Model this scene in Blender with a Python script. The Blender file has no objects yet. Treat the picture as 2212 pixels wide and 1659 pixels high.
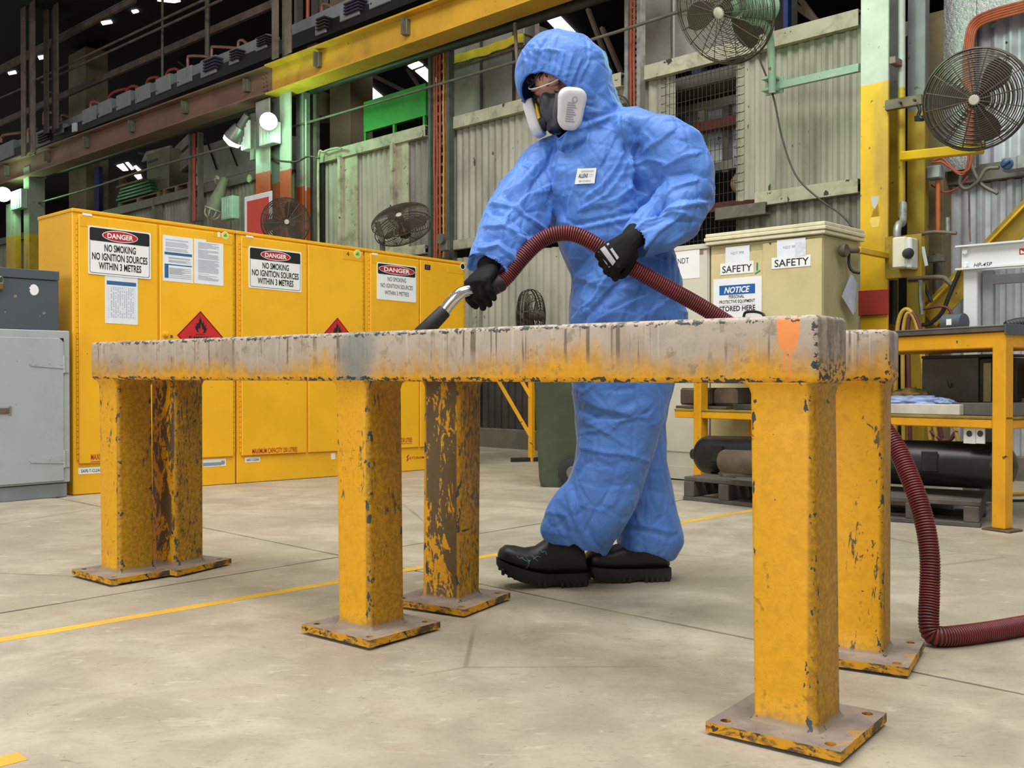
import bpy, bmesh, math, random
import numpy as np
from mathutils import Vector, Matrix, noise
from mathutils.bvhtree import BVHTree
random.seed(7)
S = bpy.context.scene
COL = S.collection
PI = math.pi

# ---------------------------------------------------------------- camera
F, CX, CY, PITCH, H = 2135.0, 1106.0, 829.5, 0.0092, 0.63
cam_d = bpy.data.cameras.new('camera'); cam = bpy.data.objects.new('camera', cam_d); COL.objects.link(cam)
cam.location = (0, 0, H); cam.rotation_euler = (PI/2-PITCH, 0, 0)
cam_d.sensor_width = 36.0; cam_d.lens = 36.0*F/2212.0; cam_d.clip_start = 0.05; cam_d.clip_end = 200
S.camera = cam
# ---------------------------------------------------------------- light
S.view_settings.view_transform = 'Standard'; S.view_settings.look = 'None'
S.view_settings.gamma = 1.0; S.view_settings.use_curve_mapping = False
S.view_settings.exposure = 0.0
wd = bpy.data.worlds.new('world'); S.world = wd; wd.use_nodes = True
bg = wd.node_tree.nodes['Background']; bg.inputs[0].default_value = (1.0, 0.985, 0.965, 1); bg.inputs[1].default_value = 0.36

def area(name, loc, target, sx, sy, power, col=(1, 1, 1)):
    l = bpy.data.lights.new(name, 'AREA'); l.shape = 'RECTANGLE'; l.size = sx; l.size_y = sy; l.energy = power; l.color = col
    o = bpy.data.objects.new(name, l); COL.objects.link(o); o.location = loc
    o.rotation_euler = (Vector(target)-Vector(loc)).to_track_quat('-Z', 'Y').to_euler()
    return o
# overhead lights for the near bay (above and behind the viewer, one added for the rear floor) and a key light to the viewer's left
area('overhead_light', (-1.2, 1.2, 7.0), (-0.6, 2.6, 0), 7.0, 2.5, 430, (1, 0.985, 0.96))
area('overhead_light', (2.6, -1.5, 7.0), (1.6, 3.2, 0), 5.0, 2.5, 200, (1, 0.985, 0.96))
area('overhead_light', (-0.4, 4.0, 6.9), (-0.4, 4.6, 0), 6.0, 1.6, 235, (1, 0.985, 0.96))  # unseen overhead lamp added to brighten the rear floor
area('left_key_light', (-5.5, -3.2, 2.6), (0.2, 3.0, 0.6), 4.0, 3.6, 230, (1, 0.99, 0.97))  # unseen soft key, added to model the forms from behind left

# ---------------------------------------------------------------- projection helpers (a pixel of the photograph at a chosen distance)
cp, sp = math.cos(PITCH), math.sin(PITCH)
def ray(px, py):
    a = (px-CX)/F; b = (CY-py)/F
    return Vector((a, cp+b*sp, -sp+b*cp))
CAM = Vector((0, 0, H))
def at_y(px, py, Y):
    d = ray(px, py); return CAM+d*(Y/d.y)
def at_z(px, py, z=0.0):
    d = ray(px, py); return CAM+d*((z-H)/d.z)
NW = Vector((0.6955, 0.7185, 0)); UW = Vector((0.7185, -0.6955, 0)); ZW = Vector((0, 0, 1))
def at_w(px, py, c):
    d = ray(px, py); return CAM+d*(c/d.dot(NW))
def uz(px, py, c):
    p = at_w(px, py, c); return p.dot(UW), p.z
def wp(u, z, c): return UW*u+NW*c+ZW*z
def floor_z(y): return 0.0 if y < 5.1 else -0.0225*(min(y, 7.3)-5.1)

# ---------------------------------------------------------------- mesh builder
class MB:
    def __init__(s): s.v = []; s.f = []; s.m = []; s.mi = 0
    def add(s, vs, fs):
        o = len(s.v); s.v += [tuple(v) for v in vs]; s.f += [tuple(o+i for i in f) for f in fs]; s.m += [s.mi]*len(fs); return s
    def bm(s, b, M=None):
        b.verts.ensure_lookup_table()
        vs = [(M @ v.co if M else v.co.copy()) for v in b.verts]
        s.add(vs, [[v.index for v in f.verts] for f in b.faces]); b.free(); return s
    def box(s, c, sz, R=None, bev=0.0, seg=1):
        b = bmesh.new(); bmesh.ops.create_cube(b, size=1.0)
        for v in b.verts: v.co = Vector((v.co.x*sz[0], v.co.y*sz[1], v.co.z*sz[2]))
        if bev > 0: bmesh.ops.bevel(b, geom=b.edges[:], offset=bev, segments=seg, profile=0.5, affect='EDGES')
        b.verts.index_update()
        M = Matrix.Translation(Vector(c)) @ (R.to_4x4() if R else Matrix.Identity(4))
        return s.bm(b, M)
    def fbox(s, O, ax, ay, az, lo, hi, bev=0.0, seg=1):
        # a box in the frame O, ax, ay, az between local corners lo and hi
        R = Matrix((ax, ay, az)).transposed()
        lo = Vector(lo); hi = Vector(hi); c = (lo+hi)/2
        return s.box(Vector(O)+R @ c, [abs(a) for a in (hi-lo)], R, bev, seg)
    def bar(s, p0, p1, w, d=None, up=(0, 0, 1), bev=0.0):
        p0 = Vector(p0); p1 = Vector(p1); x = (p1-p0); L = x.length; x.normalize()
        up = Vector(up)
        if abs(x.dot(up)) > 0.98: up = Vector((NW.x, NW.y, 0))
        y = up.cross(x).normalized(); z = x.cross(y)
        return s.box((p0+p1)/2, (L, w, d or w), Matrix((x, y, z)).transposed(), bev)
    def ring(s, c, x, y, rx, ry, n, ph=0.0):
        return [Vector(c)+x*(rx*math.cos(2*PI*i/n+ph))+y*(ry*math.sin(2*PI*i/n+ph)) for i in range(n)]
    def loft(s, rings, cap0=True, cap1=True, closed=True):
        n = len(rings[0]); o = len(s.v); vs = [p for r in rings for p in r]; fs = []
        for k in range(len(rings)-1):
            for i in range(n if closed else n-1):
                j = (i+1) % n
                fs.append((k*n+i, k*n+j, (k+1)*n+j, (k+1)*n+i))
        if cap0: fs.append(tuple(range(n))[::-1])
        if cap1: fs.append(tuple((len(rings)-1)*n+i for i in range(n)))
        return s.add(vs, fs)
    def cyl(s, p0, p1, r0, r1=None, n=16, cap=True):
        p0 = Vector(p0); p1 = Vector(p1); z = (p1-p0).normalized()
        x = z.orthogonal().normalized(); y = z.cross(x); r1 = r0 if r1 is None else r1
        return s.loft([s.ring(p0, x, y, r0, r0, n), s.ring(p1, x, y, r1, r1, n)], cap, cap)
    def lathe(s, p0, axis, prof, n=20, cap=True):
        # prof: (distance along axis, radius)
        z = Vector(axis).normalized(); x = z.orthogonal().normalized(); y = z.cross(x); p0 = Vector(p0)
        return s.loft([s.ring(p0+z*h, x, y, max(r, 1e-4), max(r, 1e-4), n) for h, r in prof], cap, cap)
    def tube(s, pts, r, n=8, closed=False, cap=True):
        pts = [Vector(p) for p in pts]; m = len(pts); rings = []
        t0 = (pts[1]-pts[0]).normalized(); x = t0.orthogonal().normalized()
        for i, p in enumerate(pts):
            a = pts[(i-1) % m] if (closed or i > 0) else p; b = pts[(i+1) % m] if (closed or i < m-1) else p
            t = (b-a).normalized(); x = (x-t*x.dot(t)).normalized(); y = t.cross(x)
            rr = r[i] if isinstance(r, (list, tuple, np.ndarray)) else r
            rings.append(s.ring(p, x, y, rr, rr, n))
        if closed: rings.append(rings[0]); return s.loft(rings, False, False)
        return s.loft(rings, cap, cap)
    def prism(s, pts, d):
        # polygon pts extruded along vector d
        pts = [Vector(p) for p in pts]; d = Vector(d); n = len(pts)
        return s.add(pts+[p+d for p in pts], [tuple(range(n))[::-1], tuple(range(n, 2*n))]+[(i, (i+1) % n, n+(i+1) % n, n+i) for i in range(n)])
    def ball(s, c, r, n=16, m=10, R=None):
        r = (r, r, r) if isinstance(r, (int, float)) else r
        b = bmesh.new(); bmesh.ops.create_uvsphere(b, u_segments=n, v_segments=m, radius=1.0)
        for v in b.verts: v.co = Vector((v.co.x*r[0], v.co.y*r[1], v.co.z*r[2]))
        b.verts.index_update()
        return s.bm(b, Matrix.Translation(Vector(c)) @ (R.to_4x4() if R else Matrix.Identity(4)))
    def build(s, name, mat, parent=None, smooth=True, angle=40, **props):
        me = bpy.data.meshes.new(name); me.from_pydata(s.v, [], s.f)
        mats = mat if isinstance(mat, (list, tuple)) else [mat]
        for m_ in mats: me.materials.append(m_)
        if len(mats) > 1: me.polygons.foreach_set('material_index', s.m)
        b = bmesh.new(); b.from_mesh(me); bmesh.ops.recalc_face_normals(b, faces=b.faces[:]); b.to_mesh(me); b.free()
        if smooth:
            me.polygons.foreach_set('use_smooth', [True]*len(me.polygons)); me.set_sharp_from_angle(angle=math.radians(angle))
        me.update()
        return link(name, me, parent, **props)
def link(name, me, parent=None, **props):
    o = bpy.data.objects.new(name, me); COL.objects.link(o)
    if parent is not None: setpar(o, parent)
    for k, v in props.items(): o[k] = v
    return o
def pmat(o):
    M = Matrix.LocRotScale(o.location, o.rotation_euler, o.scale)
    if o.parent is not None: M = pmat(o.parent) @ o.matrix_parent_inverse @ M
    return M
def setpar(o, parent):
    o.parent = parent; o.matrix_parent_inverse = pmat(parent).inverted()
def tag(o, label, cat, group=None):
    o['label'] = label; o['category'] = cat
    if group: o['group'] = group
    return o
def thing(name, label, cat, loc=(0, 0, 0), group=None):
    o = bpy.data.objects.new(name, None); COL.objects.link(o); o.location = loc; o.empty_display_size = 0.1
    return tag(o, label, cat, group)
def spline(P, n=8, closed=False):
    P = [Vector(p) for p in P]; out = []; m = len(P)
    for i in range(m if closed else m-1):
        a = P[(i-1) % m] if (closed or i > 0) else P[0]*2-P[1]; b = P[i]; c = P[(i+1) % m]
        d = P[(i+2) % m] if (closed or i < m-2) else P[-1]*2-P[-2]
        for k in range(n):
            t = k/n
            out.append(0.5*((2*b)+(c-a)*t+(2*a-5*b+4*c-d)*t*t+(3*b-a-3*c+d)*t**3))
    if not closed: out.append(P[-1])
    return out
def text_mb(mb, body, O, ax, ay, h, width=None, bold=0.0, depth=0.0008, slant=0.0, spacing=1.0, mono=False):
    # letters as real thin geometry centred on O in the plane ax, ay; h = cap height
    cu = bpy.data.curves.new('lettering', 'FONT'); cu.body = body; cu.size = 1.0; cu.align_x = 'CENTER'; cu.resolution_u = 3
    cu.offset = bold; cu.shear = slant; cu.space_character = spacing
    o = bpy.data.objects.new('lettering', cu); COL.objects.link(o)
    dg = bpy.context.evaluated_depsgraph_get(); me = bpy.data.meshes.new_from_object(o.evaluated_get(dg))
    bpy.data.objects.remove(o)
    co = np.array([v.co[:] for v in me.vertices]) if len(me.vertices) else np.zeros((0, 3))
    if len(co) == 0: return
    xm, xM = co[:, 0].min(), co[:, 0].max(); k = h/0.72
    kx = k if width is None else width/(xM-xm)
    ax = Vector(ax).normalized(); ay = Vector(ay).normalized(); nz = ax.cross(ay).normalized(); xc = (xm+xM)/2; O = Vector(O)
    vs = [O+ax*((c[0]-xc)*kx)+ay*((c[1]-0.36)*k)+nz*depth for c in co]
    mb.add(vs, [tuple(p.vertices) for p in me.polygons]); bpy.data.meshes.remove(me)

# ---------------------------------------------------------------- materials
def lin(c):
    if isinstance(c, str):
        c = c.lstrip('#'); c = tuple(int(c[i:i+2], 16)/255 for i in (0, 2, 4))
    return tuple((x/12.92 if x <= 0.04045 else ((x+0.055)/1.055)**2.4) for x in c)+(1.0,)
class NT:
    def __init__(s, name):
        s.mat = bpy.data.materials.new(name); s.mat.use_nodes = True; s.t = s.mat.node_tree; s.n = s.t.nodes
        s.b = s.n['Principled BSDF']; s._tc = None
    def new(s, ty, **kw):
        n = s.n.new(ty)
        for k, v in kw.items(): setattr(n, k, v)
        return n
    def L(s, a, b): s.t.links.new(a, b)
    def setin(s, sock, v):
        if isinstance(v, bpy.types.NodeSocket): s.L(v, sock)
        elif v is not None: sock.default_value = v
    @property
    def obj(s):
        if s._tc is None: s._tc = s.new('ShaderNodeTexCoord')
        return s._tc.outputs['Object']
    def math(s, op, a, b=None, c=None, clamp=False):
        n = s.new('ShaderNodeMath', operation=op, use_clamp=clamp)
        for i, v in enumerate((a, b, c)):
            if v is not None: s.setin(n.inputs[i], v)
        return n.outputs[0]
    def vscale(s, v, sc, off=(0, 0, 0)):
        n = s.new('ShaderNodeMapping'); s.setin(n.inputs['Vector'], v); n.inputs['Scale'].default_value = sc; n.inputs['Location'].default_value = off
        return n.outputs[0]
    def noise(s, v, scale, detail=4, rough=0.55, dist=0.0):
        n = s.new('ShaderNodeTexNoise'); s.setin(n.inputs['Vector'], v); n.inputs['Scale'].default_value = scale
        n.inputs['Detail'].default_value = detail; n.inputs['Roughness'].default_value = rough; n.inputs['Distortion'].default_value = dist
        return n.outputs['Fac']
    def voro(s, v, scale, feature='F1', rnd=1.0):
        n = s.new('ShaderNodeTexVoronoi', feature=feature); s.setin(n.inputs['Vector'], v); n.inputs['Scale'].default_value = scale; n.inputs['Randomness'].default_value = rnd
        return n.outputs['Distance']
    def step(s, v, lo, hi):
        n = s.new('ShaderNodeMapRange', interpolation_type='SMOOTHSTEP'); s.setin(n.inputs[0], v)
        s.setin(n.inputs[1], lo); s.setin(n.inputs[2], hi); n.inputs[3].default_value = 0; n.inputs[4].default_value = 1
        return n.outputs[0]
    def mix(s, fac, a, b):
        n = s.new('ShaderNodeMix', data_type='RGBA'); s.setin(n.inputs[0], fac); s.setin(n.inputs[6], a); s.setin(n.inputs[7], b); return n.outputs[2]
    def sep(s, v):
        n = s.new('ShaderNodeSeparateXYZ'); s.L(v, n.inputs[0]); return n.outputs
    def bump(s, h, strength=0.3, dist=0.01):
        n = s.new('ShaderNodeBump'); n.inputs['Strength'].default_value = strength; n.inputs['Distance'].default_value = dist
        s.L(h, n.inputs['Height']); s.L(n.outputs[0], s.b.inputs['Normal'])
    def fin(s, col, rough=0.5, metal=0.0, spec=0.5):
        s.setin(s.b.inputs['Base Color'], col); s.setin(s.b.inputs['Roughness'], rough); s.setin(s.b.inputs['Metallic'], metal)
        s.b.inputs['Specular IOR Level'].default_value = spec; return s.mat
def mat(name, c, rough=0.55, metal=0.0, var=0.12, scale=6.0, dirt=None, damt=0.5, dscale=5.0, chip=None, camt=0.36, cscale=30.0, bump=0.0, bscale=60.0, spec=0.5, vert=1.0):
    """painted or bare surface: small tone variation, a dirt film and chips, all in the object's own coordinates"""
    t = NT(name); v = t.vscale(t.obj, (1, 1, vert)); c = lin(c)
    dk = tuple(x*(1-var*1.6) for x in c[:3])+(1,); lt = tuple(min(1, x*(1+var)) for x in c[:3])+(1,)
    col = t.mix(t.step(t.noise(v, scale, 5), 0.3, 0.7), dk, lt)
    if dirt is not None: col = t.mix(t.math('MULTIPLY', t.step(t.noise(v, dscale, 6, 0.65, 0.3), 0.45, 0.75), damt), col, lin(dirt))
    if chip is not None: col = t.mix(t.step(t.noise(v, cscale, 3, 0.6), 1-camt, 1-camt+0.02), col, lin(chip))
    if bump: t.bump(t.noise(t.obj, bscale, 4), bump, 0.004)
    return t.fin(col, rough, metal, spec)
def emat(name, c, e):
    t = NT(name); c = lin(c); t.b.inputs['Emission Color'].default_value = c; t.b.inputs['Emission Strength'].default_value = e
    return t.fin(c, 0.4)
MT = {}
MT['cab_yellow'] = mat('cabinet_yellow', '#efb21e', 0.42, var=0.05, scale=2.0, dirt='#d4981a', damt=0.35, dscale=3.0, chip='#5a4310', camt=0.27, cscale=45)
MT['cab_yellow2'] = mat('cabinet_yellow_edge', '#e8aa1a', 0.45, var=0.05)
MT['black'] = mat('black_plastic', '#141414', 0.5, var=0.1)
MT['ink'] = mat('black_print', '#15171a', 0.55, var=0.0)
MT['white'] = mat('white_print', '#e6e7e8', 0.5, var=0.02)
MT['paper'] = mat('paper', '#dfe3ea', 0.7, var=0.03, scale=12)
MT['greyink'] = mat('grey_print', '#8f97a3', 0.7, var=0.05)
MT['blueink'] = mat('blue_print', '#2f5f8f', 0.6, var=0.02)
MT['redink'] = mat('red_print', '#b5202c', 0.5, var=0.03)
MT['redtext'] = mat('red_lettering', '#a5281c', 0.55, var=0.03)
MT['greenink'] = mat('green_print', '#4f9a1e', 0.55, var=0.05)
MT['flam'] = mat('flammable_red', '#c2262a', 0.5, var=0.04)
MT['steel'] = mat('bare_steel', '#8e8c88', 0.38, 0.85, var=0.1, scale=10)
MT['galv'] = mat('galvanised', '#9b9c99', 0.45, 0.5, var=0.18, scale=14, dirt='#6d6658', damt=0.5)
MT['zinc'] = mat('zinc_sheet', '#b9bcc2', 0.5, 0.25, var=0.1, scale=5, dirt='#6d6a62', damt=0.45, dscale=3, chip='#2f2c28', camt=0.3, cscale=9)
MT['clad'] = mat('painted_cladding', '#a9a695', 0.6, var=0.1, scale=3, dirt='#716c5c', damt=0.7, dscale=2.6, chip='#4a4438', camt=0.3, cscale=16, vert=0.35)
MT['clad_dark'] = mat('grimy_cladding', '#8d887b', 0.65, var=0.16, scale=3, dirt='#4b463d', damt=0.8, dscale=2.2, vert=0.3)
MT['girt'] = mat('girt_paint', '#b3b097', 0.6, var=0.1, scale=5, dirt='#5f5a48', damt=0.75, dscale=6, chip='#39342a', camt=0.34, cscale=14)
MT['girt_dark'] = mat('girt_dark_steel', '#6b675c', 0.65, var=0.15, scale=5, dirt='#3c382f', damt=0.7)  # darker steel tone than the girt paint
MT['brown'] = mat('brown_crane_steel', '#85604f', 0.6, var=0.12, scale=2, dirt='#6a4c40', damt=0.6, dscale=3, chip='#9d8a80', camt=0.3, cscale=20)
MT['brown_dark'] = mat('dark_brown_steel', '#77665b', 0.65, var=0.18, scale=4, dirt='#332a26', damt=0.6)
MT['crane_yellow'] = mat('crane_yellow', '#d3a22c', 0.5, var=0.06, scale=2, dirt='#9a7424', damt=0.6, dscale=2.5, chip='#5b4a24', camt=0.3, cscale=25)
MT['pipe_dark'] = mat('dark_pipe', '#3a362e', 0.55, var=0.2, scale=8, dirt='#5d564a', damt=0.4)
MT['pipe_grey'] = mat('grey_pipe', '#6a675c', 0.5, 0.2, var=0.15, scale=8)
MT['bus_grey'] = mat('grey_enclosure', '#93979a', 0.6, var=0.08, scale=5, dirt='#6d6a62', damt=0.5)
MT['copper'] = mat('copper_conduit', '#a8766a', 0.45, 0.3, var=0.12, scale=20)
MT['orange_cable'] = mat('orange_cable', '#964528', 0.55, var=0.12, scale=30)
MT['red_cable'] = mat('red_cable', '#a03a2a', 0.55, var=0.12, scale=30)
MT['col_white'] = mat('column_white', '#b6b8b0', 0.55, var=0.07, scale=4, dirt='#8b8a7c', damt=0.5)
MT['col_orange'] = mat('column_orange', '#b04a22', 0.55, var=0.08, scale=5, dirt='#7d3a1c', damt=0.5)
MT['col_beige'] = mat('column_beige', '#8d8264', 0.65, var=0.1, scale=3, dirt='#665c45', damt=0.5)
MT['pillar_yellow'] = mat('pillar_yellow', '#d8ab1c', 0.5, var=0.06, scale=3, dirt='#a5801c', damt=0.5, dscale=4, chip='#4d4428', camt=0.31, cscale=22)
MT['olive'] = mat('grimy_yellow_steel', '#a18418', 0.55, var=0.16, scale=5, dirt='#5c5016', damt=0.8, dscale=5, chip='#2f2c1c', camt=0.33, cscale=18)
MT['dark'] = mat('dimmed_interior', '#1c1815', 0.8, var=0.3, scale=1.0)  # near-black base colour keeps the unlit back bay dim
MT['roof'] = mat('dimmed_roof', '#15120f', 0.85, var=0.2, scale=1.0)  # same gloom put into the roof colour
MT['truss'] = mat('truss_brown', '#6a574a', 0.7, var=0.2, scale=2)
MT['fan_wire'] = mat('fan_wire', '#4a4238', 0.5, 0.3, var=0.15, scale=20)
MT['fan_blade'] = mat('fan_blade', '#4a3d36', 0.55, var=0.12, scale=8)
MT['fan_hub'] = mat('fan_badge', '#b9b3a6', 0.5, var=0.08, scale=30)
MT['fan_motor'] = mat('fan_motor', '#8fa596', 0.5, 0.2, var=0.1)
MT['mint'] = mat('mint_paint', '#9fb8a6', 0.5, var=0.08, scale=10, chip='#8b6a4a', camt=0.33, cscale=20)
MT['blue_pallet'] = mat('blue_pallet', '#25344a', 0.6, var=0.15, scale=5)
MT['blue_rack'] = mat('blue_rack', '#1d2f66', 0.5, var=0.12, scale=6)
MT['wood'] = mat('raw_timber', '#8a7354', 0.75, var=0.2, scale=4, dirt='#4a3c2b', damt=0.5, vert=4)
MT['wood_dark'] = mat('grey_pallet_timber', '#57504a', 0.8, var=0.2, scale=5, dirt='#2f2a26', damt=0.6)
MT['tank'] = mat('stainless_sheet', '#b9b6ad', 0.3, 0.7, var=0.12, scale=3, dirt='#867f70', damt=0.4)
MT['tank2'] = mat('dull_sheet', '#9a968f', 0.5, 0.3, var=0.12, scale=3, dirt='#5a554c', damt=0.5)
MT['yel_sheet'] = mat('yellow_tarpaulin', '#c9b92c', 0.5, var=0.1, scale=8)
MT['green_panel'] = mat('green_panel', '#2f9a3a', 0.45, var=0.06, scale=3, dirt='#1f6f2b', damt=0.4)
MT['red_sign'] = mat('red_sign', '#cf4536', 0.5, var=0.03)
MT['beige'] = mat('beige_cabinet', '#cabd8b', 0.5, var=0.05, scale=3, dirt='#a89b6a', damt=0.4, dscale=4)
MT['beige_side'] = mat('beige_cabinet_shell', '#b3a97c', 0.55, var=0.06, scale=3, dirt='#857c58', damt=0.5)
MT['cream'] = mat('cream_lid', '#d9d2b3', 0.5, var=0.06, scale=5, dirt='#958c6c', damt=0.5)
MT['pale_cab'] = mat('pale_cabinet', '#c6c3b2', 0.5, var=0.05, scale=3)
MT['grey_cab'] = mat('light_grey_locker', '#a3a9ab', 0.5, var=0.05, scale=2, dirt='#7f8482', damt=0.4, dscale=4, chip='#5a5f60', camt=0.27, cscale=40)
MT['grey_base'] = mat('locker_base', '#7b8184', 0.55, var=0.1, scale=4, dirt='#565a5c', damt=0.5)
MT['dgrey'] = mat('slate_grey_box', '#4c545a', 0.45, var=0.06, scale=3)
MT['press'] = mat('press_white', '#d6d9d8', 0.4, var=0.03, scale=4)
MT['tab_yellow'] = mat('table_yellow', '#e0a012', 0.45, var=0.05, scale=4, dirt='#b27a10', damt=0.4, dscale=6, chip='#4a3a18', camt=0.31, cscale=28)
MT['bin_green'] = mat('bin_green', '#3f4a36', 0.5, var=0.08, scale=4, dirt='#59604e', damt=0.4, dscale=8)
MT['rubber'] = mat('black_rubber', '#1b1a19', 0.6, var=0.15, scale=12)
MT['cyl_black'] = mat('black_steel_vessel', '#15171a', 0.34, 0.1, var=0.15, scale=6, dirt='#3a3632', damt=0.5)
MT['rusty'] = mat('rusty_steel', '#6a5b4c', 0.6, 0.3, var=0.2, scale=9, dirt='#4a3d33', damt=0.6)
MT['grey_steel'] = mat('grey_steel_box', '#6d6b66', 0.55, 0.3, var=0.15, scale=5, dirt='#4a4742', damt=0.5)
MT['rag_blue'] = mat('blue_rag', '#8fa6d0', 0.8, var=0.12, scale=20)
MT['rag_tan'] = mat('tan_rag', '#8a6f3a', 0.85, var=0.15, scale=20)
MT['hose_yellow'] = mat('yellow_hose', '#b08f35', 0.6, var=0.12, scale=10)
MT['hose_maroon'] = mat('maroon_hose', '#5c2a2a', 0.6, var=0.12, scale=10)
MT['red_box'] = mat('crimson_box', '#b81f3c', 0.5, var=0.04)
MT['green_box'] = mat('bottle_green_box', '#164a34', 0.5, var=0.06)
MT['cardboard'] = mat('cardboard', '#94785a', 0.8, var=0.1, scale=6)
MT['red_plate'] = mat('red_pillar_plate', '#a5322a', 0.55, var=0.1, scale=8, dirt='#5a4a42', damt=0.5)
MT['orange_pipe'] = mat('orange_conduit', '#c0673c', 0.5, var=0.08, scale=10)
MT['line_yellow'] = mat('floor_line_yellow', '#d9a93a', 0.6, var=0.08, scale=6, dirt='#a8905c', damt=0.6, dscale=7)
# ---------------------------------------------------------------- floor: four concrete slabs meeting at two joints
def floor_mat():
    t = NT('concrete'); v = t.obj
    n1 = t.noise(v, 0.9, 6, 0.6, 0.4); n2 = t.noise(v, 5.0, 8, 0.65, 0.5); n3 = t.noise(v, 70, 3, 0.6)
    col = t.mix(t.step(n2, 0.3, 0.7), lin('#9e9482'), lin('#b9af9b'))
    col = t.mix(t.math('MULTIPLY', t.step(n1, 0.42, 0.62), 0.55), col, lin('#938c7a'))
    col = t.mix(t.math('MULTIPLY', t.step(t.noise(t.vscale(v, (1, 1, 1), (4, 1, 0)), 1.6, 7, 0.65, 0.6), 0.5, 0.7), 0.6), col, lin('#968674'))
    # trowel scuffs running across the bay
    w = t.vscale(v, (2.4, 6.5, 1.0)); sc = t.noise(w, 4.0, 8, 0.7, 1.2)
    col = t.mix(t.math('MULTIPLY', t.step(sc, 0.57, 0.67), 0.4), col, lin('#cdc4b2'))
    col = t.mix(t.math('MULTIPLY', t.step(t.noise(w, 9.0, 7, 0.72, 1.8), 0.60, 0.66), 0.6), col, lin('#6f6552'))
    col = t.mix(t.math('MULTIPLY', t.step(n3, 0.5, 0.75), 0.22), col, lin('#7d745f'))
    oil = t.math('MULTIPLY', t.step(t.noise(t.vscale(v, (1, 1, 1), (9, 5, 2)), 1.1, 6, 0.7, 0.8), 0.56, 0.70), t.step(t.noise(v, 12, 6, 0.7), 0.36, 0.6))
    col = t.mix(t.math('MULTIPLY', oil, 0.45), col, lin('#7c7666'))
    pit = t.step(t.voro(v, 22), 0.035, 0.02)
    pit = t.math('MULTIPLY', pit, t.step(t.noise(v, 1.7, 2), 0.5, 0.6))
    col = t.mix(t.math('MULTIPLY', pit, 0.8), col, lin('#4b4336'))
    # hairline cracks, broken up
    cr = t.voro(t.mix(0.12, v, t.new('ShaderNodeTexNoise').outputs['Color']), 0.9, 'DISTANCE_TO_EDGE')
    cr = t.math('MULTIPLY', t.step(cr, 0.006, 0.001), t.step(t.noise(v, 0.8, 2), 0.5, 0.6))
    col = t.mix(t.math('MULTIPLY', cr, 0.5), col, lin('#5f5546'))
    t.bump(t.math('ADD', sc, t.math('MULTIPLY', n3, 0.6)), 0.25, 0.003)
    rough = t.math('MULTIPLY_ADD', n2, 0.25, 0.42)
    return t.fin(col, rough, 0, 0.35)
MT['floor'] = floor_mat()
MT['joint'] = mat('joint_filler', '#6b6353', 0.9, var=0.3, scale=18)
JX = Vector((-0.587, 3.44, 0)); JA = Vector((0.683, 0.730, 0)); JB = Vector((0.7311, -0.682, 0))
fl_sub = MB(); fl_sub.add([(-26, -6, -0.2), (14, -6, -0.2), (14, 30, -0.2), (-26, 30, -0.2)], [(0, 1, 2, 3)])
g = MB()
for a0, a1, b0, b1 in ((-14, 26, -22, 18),):
    A = np.linspace(a0, a1, 81); Bq = np.linspace(b0, b1, 81); o = len(g.v)
    vs = []
    for a in A:
        for b in Bq:
            p = JX+JA*a+JB*b; vs.append((p.x, p.y, floor_z(p.y)-0.03))
    g.add(vs, [(i*81+j, i*81+j+1, (i+1)*81+j+1, (i+1)*81+j) for i in range(80) for j in range(80)])
floor = g.build('floor', MT['joint'], kind='structure')
def slab(sa, sb, dmax_a, dmax_b):
    # quarter of the floor: a in sa*[gap, dmax], b in sb*[gap, dmax]; ragged lip along the joint
    rnd = random.Random(int(17*sa+5*sb+60)); mb = MB(); gap = 0.0035
    def nodes(d):
        out = [0.0]; st = 0.05
        while out[-1] < d: out.append(out[-1]+st); st = min(st*1.08, 0.6)
        return out
    NA, NB_ = nodes(dmax_a), nodes(dmax_b); ca = [gap+abs(noise.noise((x*7, sa*3, sb)))*0.007 for x in NB_]; cb = [gap+abs(noise.noise((x*7, sb*9, sa+4)))*0.007 for x in NA]
    top = []
    for i, a in enumerate(NA):
        for j, b in enumerate(NB_):
            aa = a if i else ca[j]; bb = b if j else cb[i]
            p = JX+JA*(sa*aa)+JB*(sb*bb)
            dz = -0.002 if (i == 0 or j == 0) else 0.0
            top.append((p.x, p.y, floor_z(p.y)+dz))
    n, m = len(NA), len(NB_)
    mb.add(top, [(i*m+j, i*m+j+1, (i+1)*m+j+1, (i+1)*m+j) for i in range(n-1) for j in range(m-1)])
    for line in ([i*m for i in range(n)], list(range(m))):
        vs = [top[k] for k in line]+[(top[k][0], top[k][1], top[k][2]-0.03) for k in line]; L = len(line)
        mb.add(vs, [(k, k+1, L+k+1, L+k) for k in range(L-1)])
    o = mb.build('slab', MT['floor'], floor, angle=60)
    up = o.data
    b = bmesh.new(); b.from_mesh(up)
    for f in b.faces:
        if abs(f.normal.z) > 0.7 and f.normal.z < 0: f.normal_flip()
    b.to_mesh(up); b.free()
slab(1, 1, 26, 18); slab(1, -1, 26, 22); slab(-1, 1, 14, 18); slab(-1, -1, 14, 22)
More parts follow.
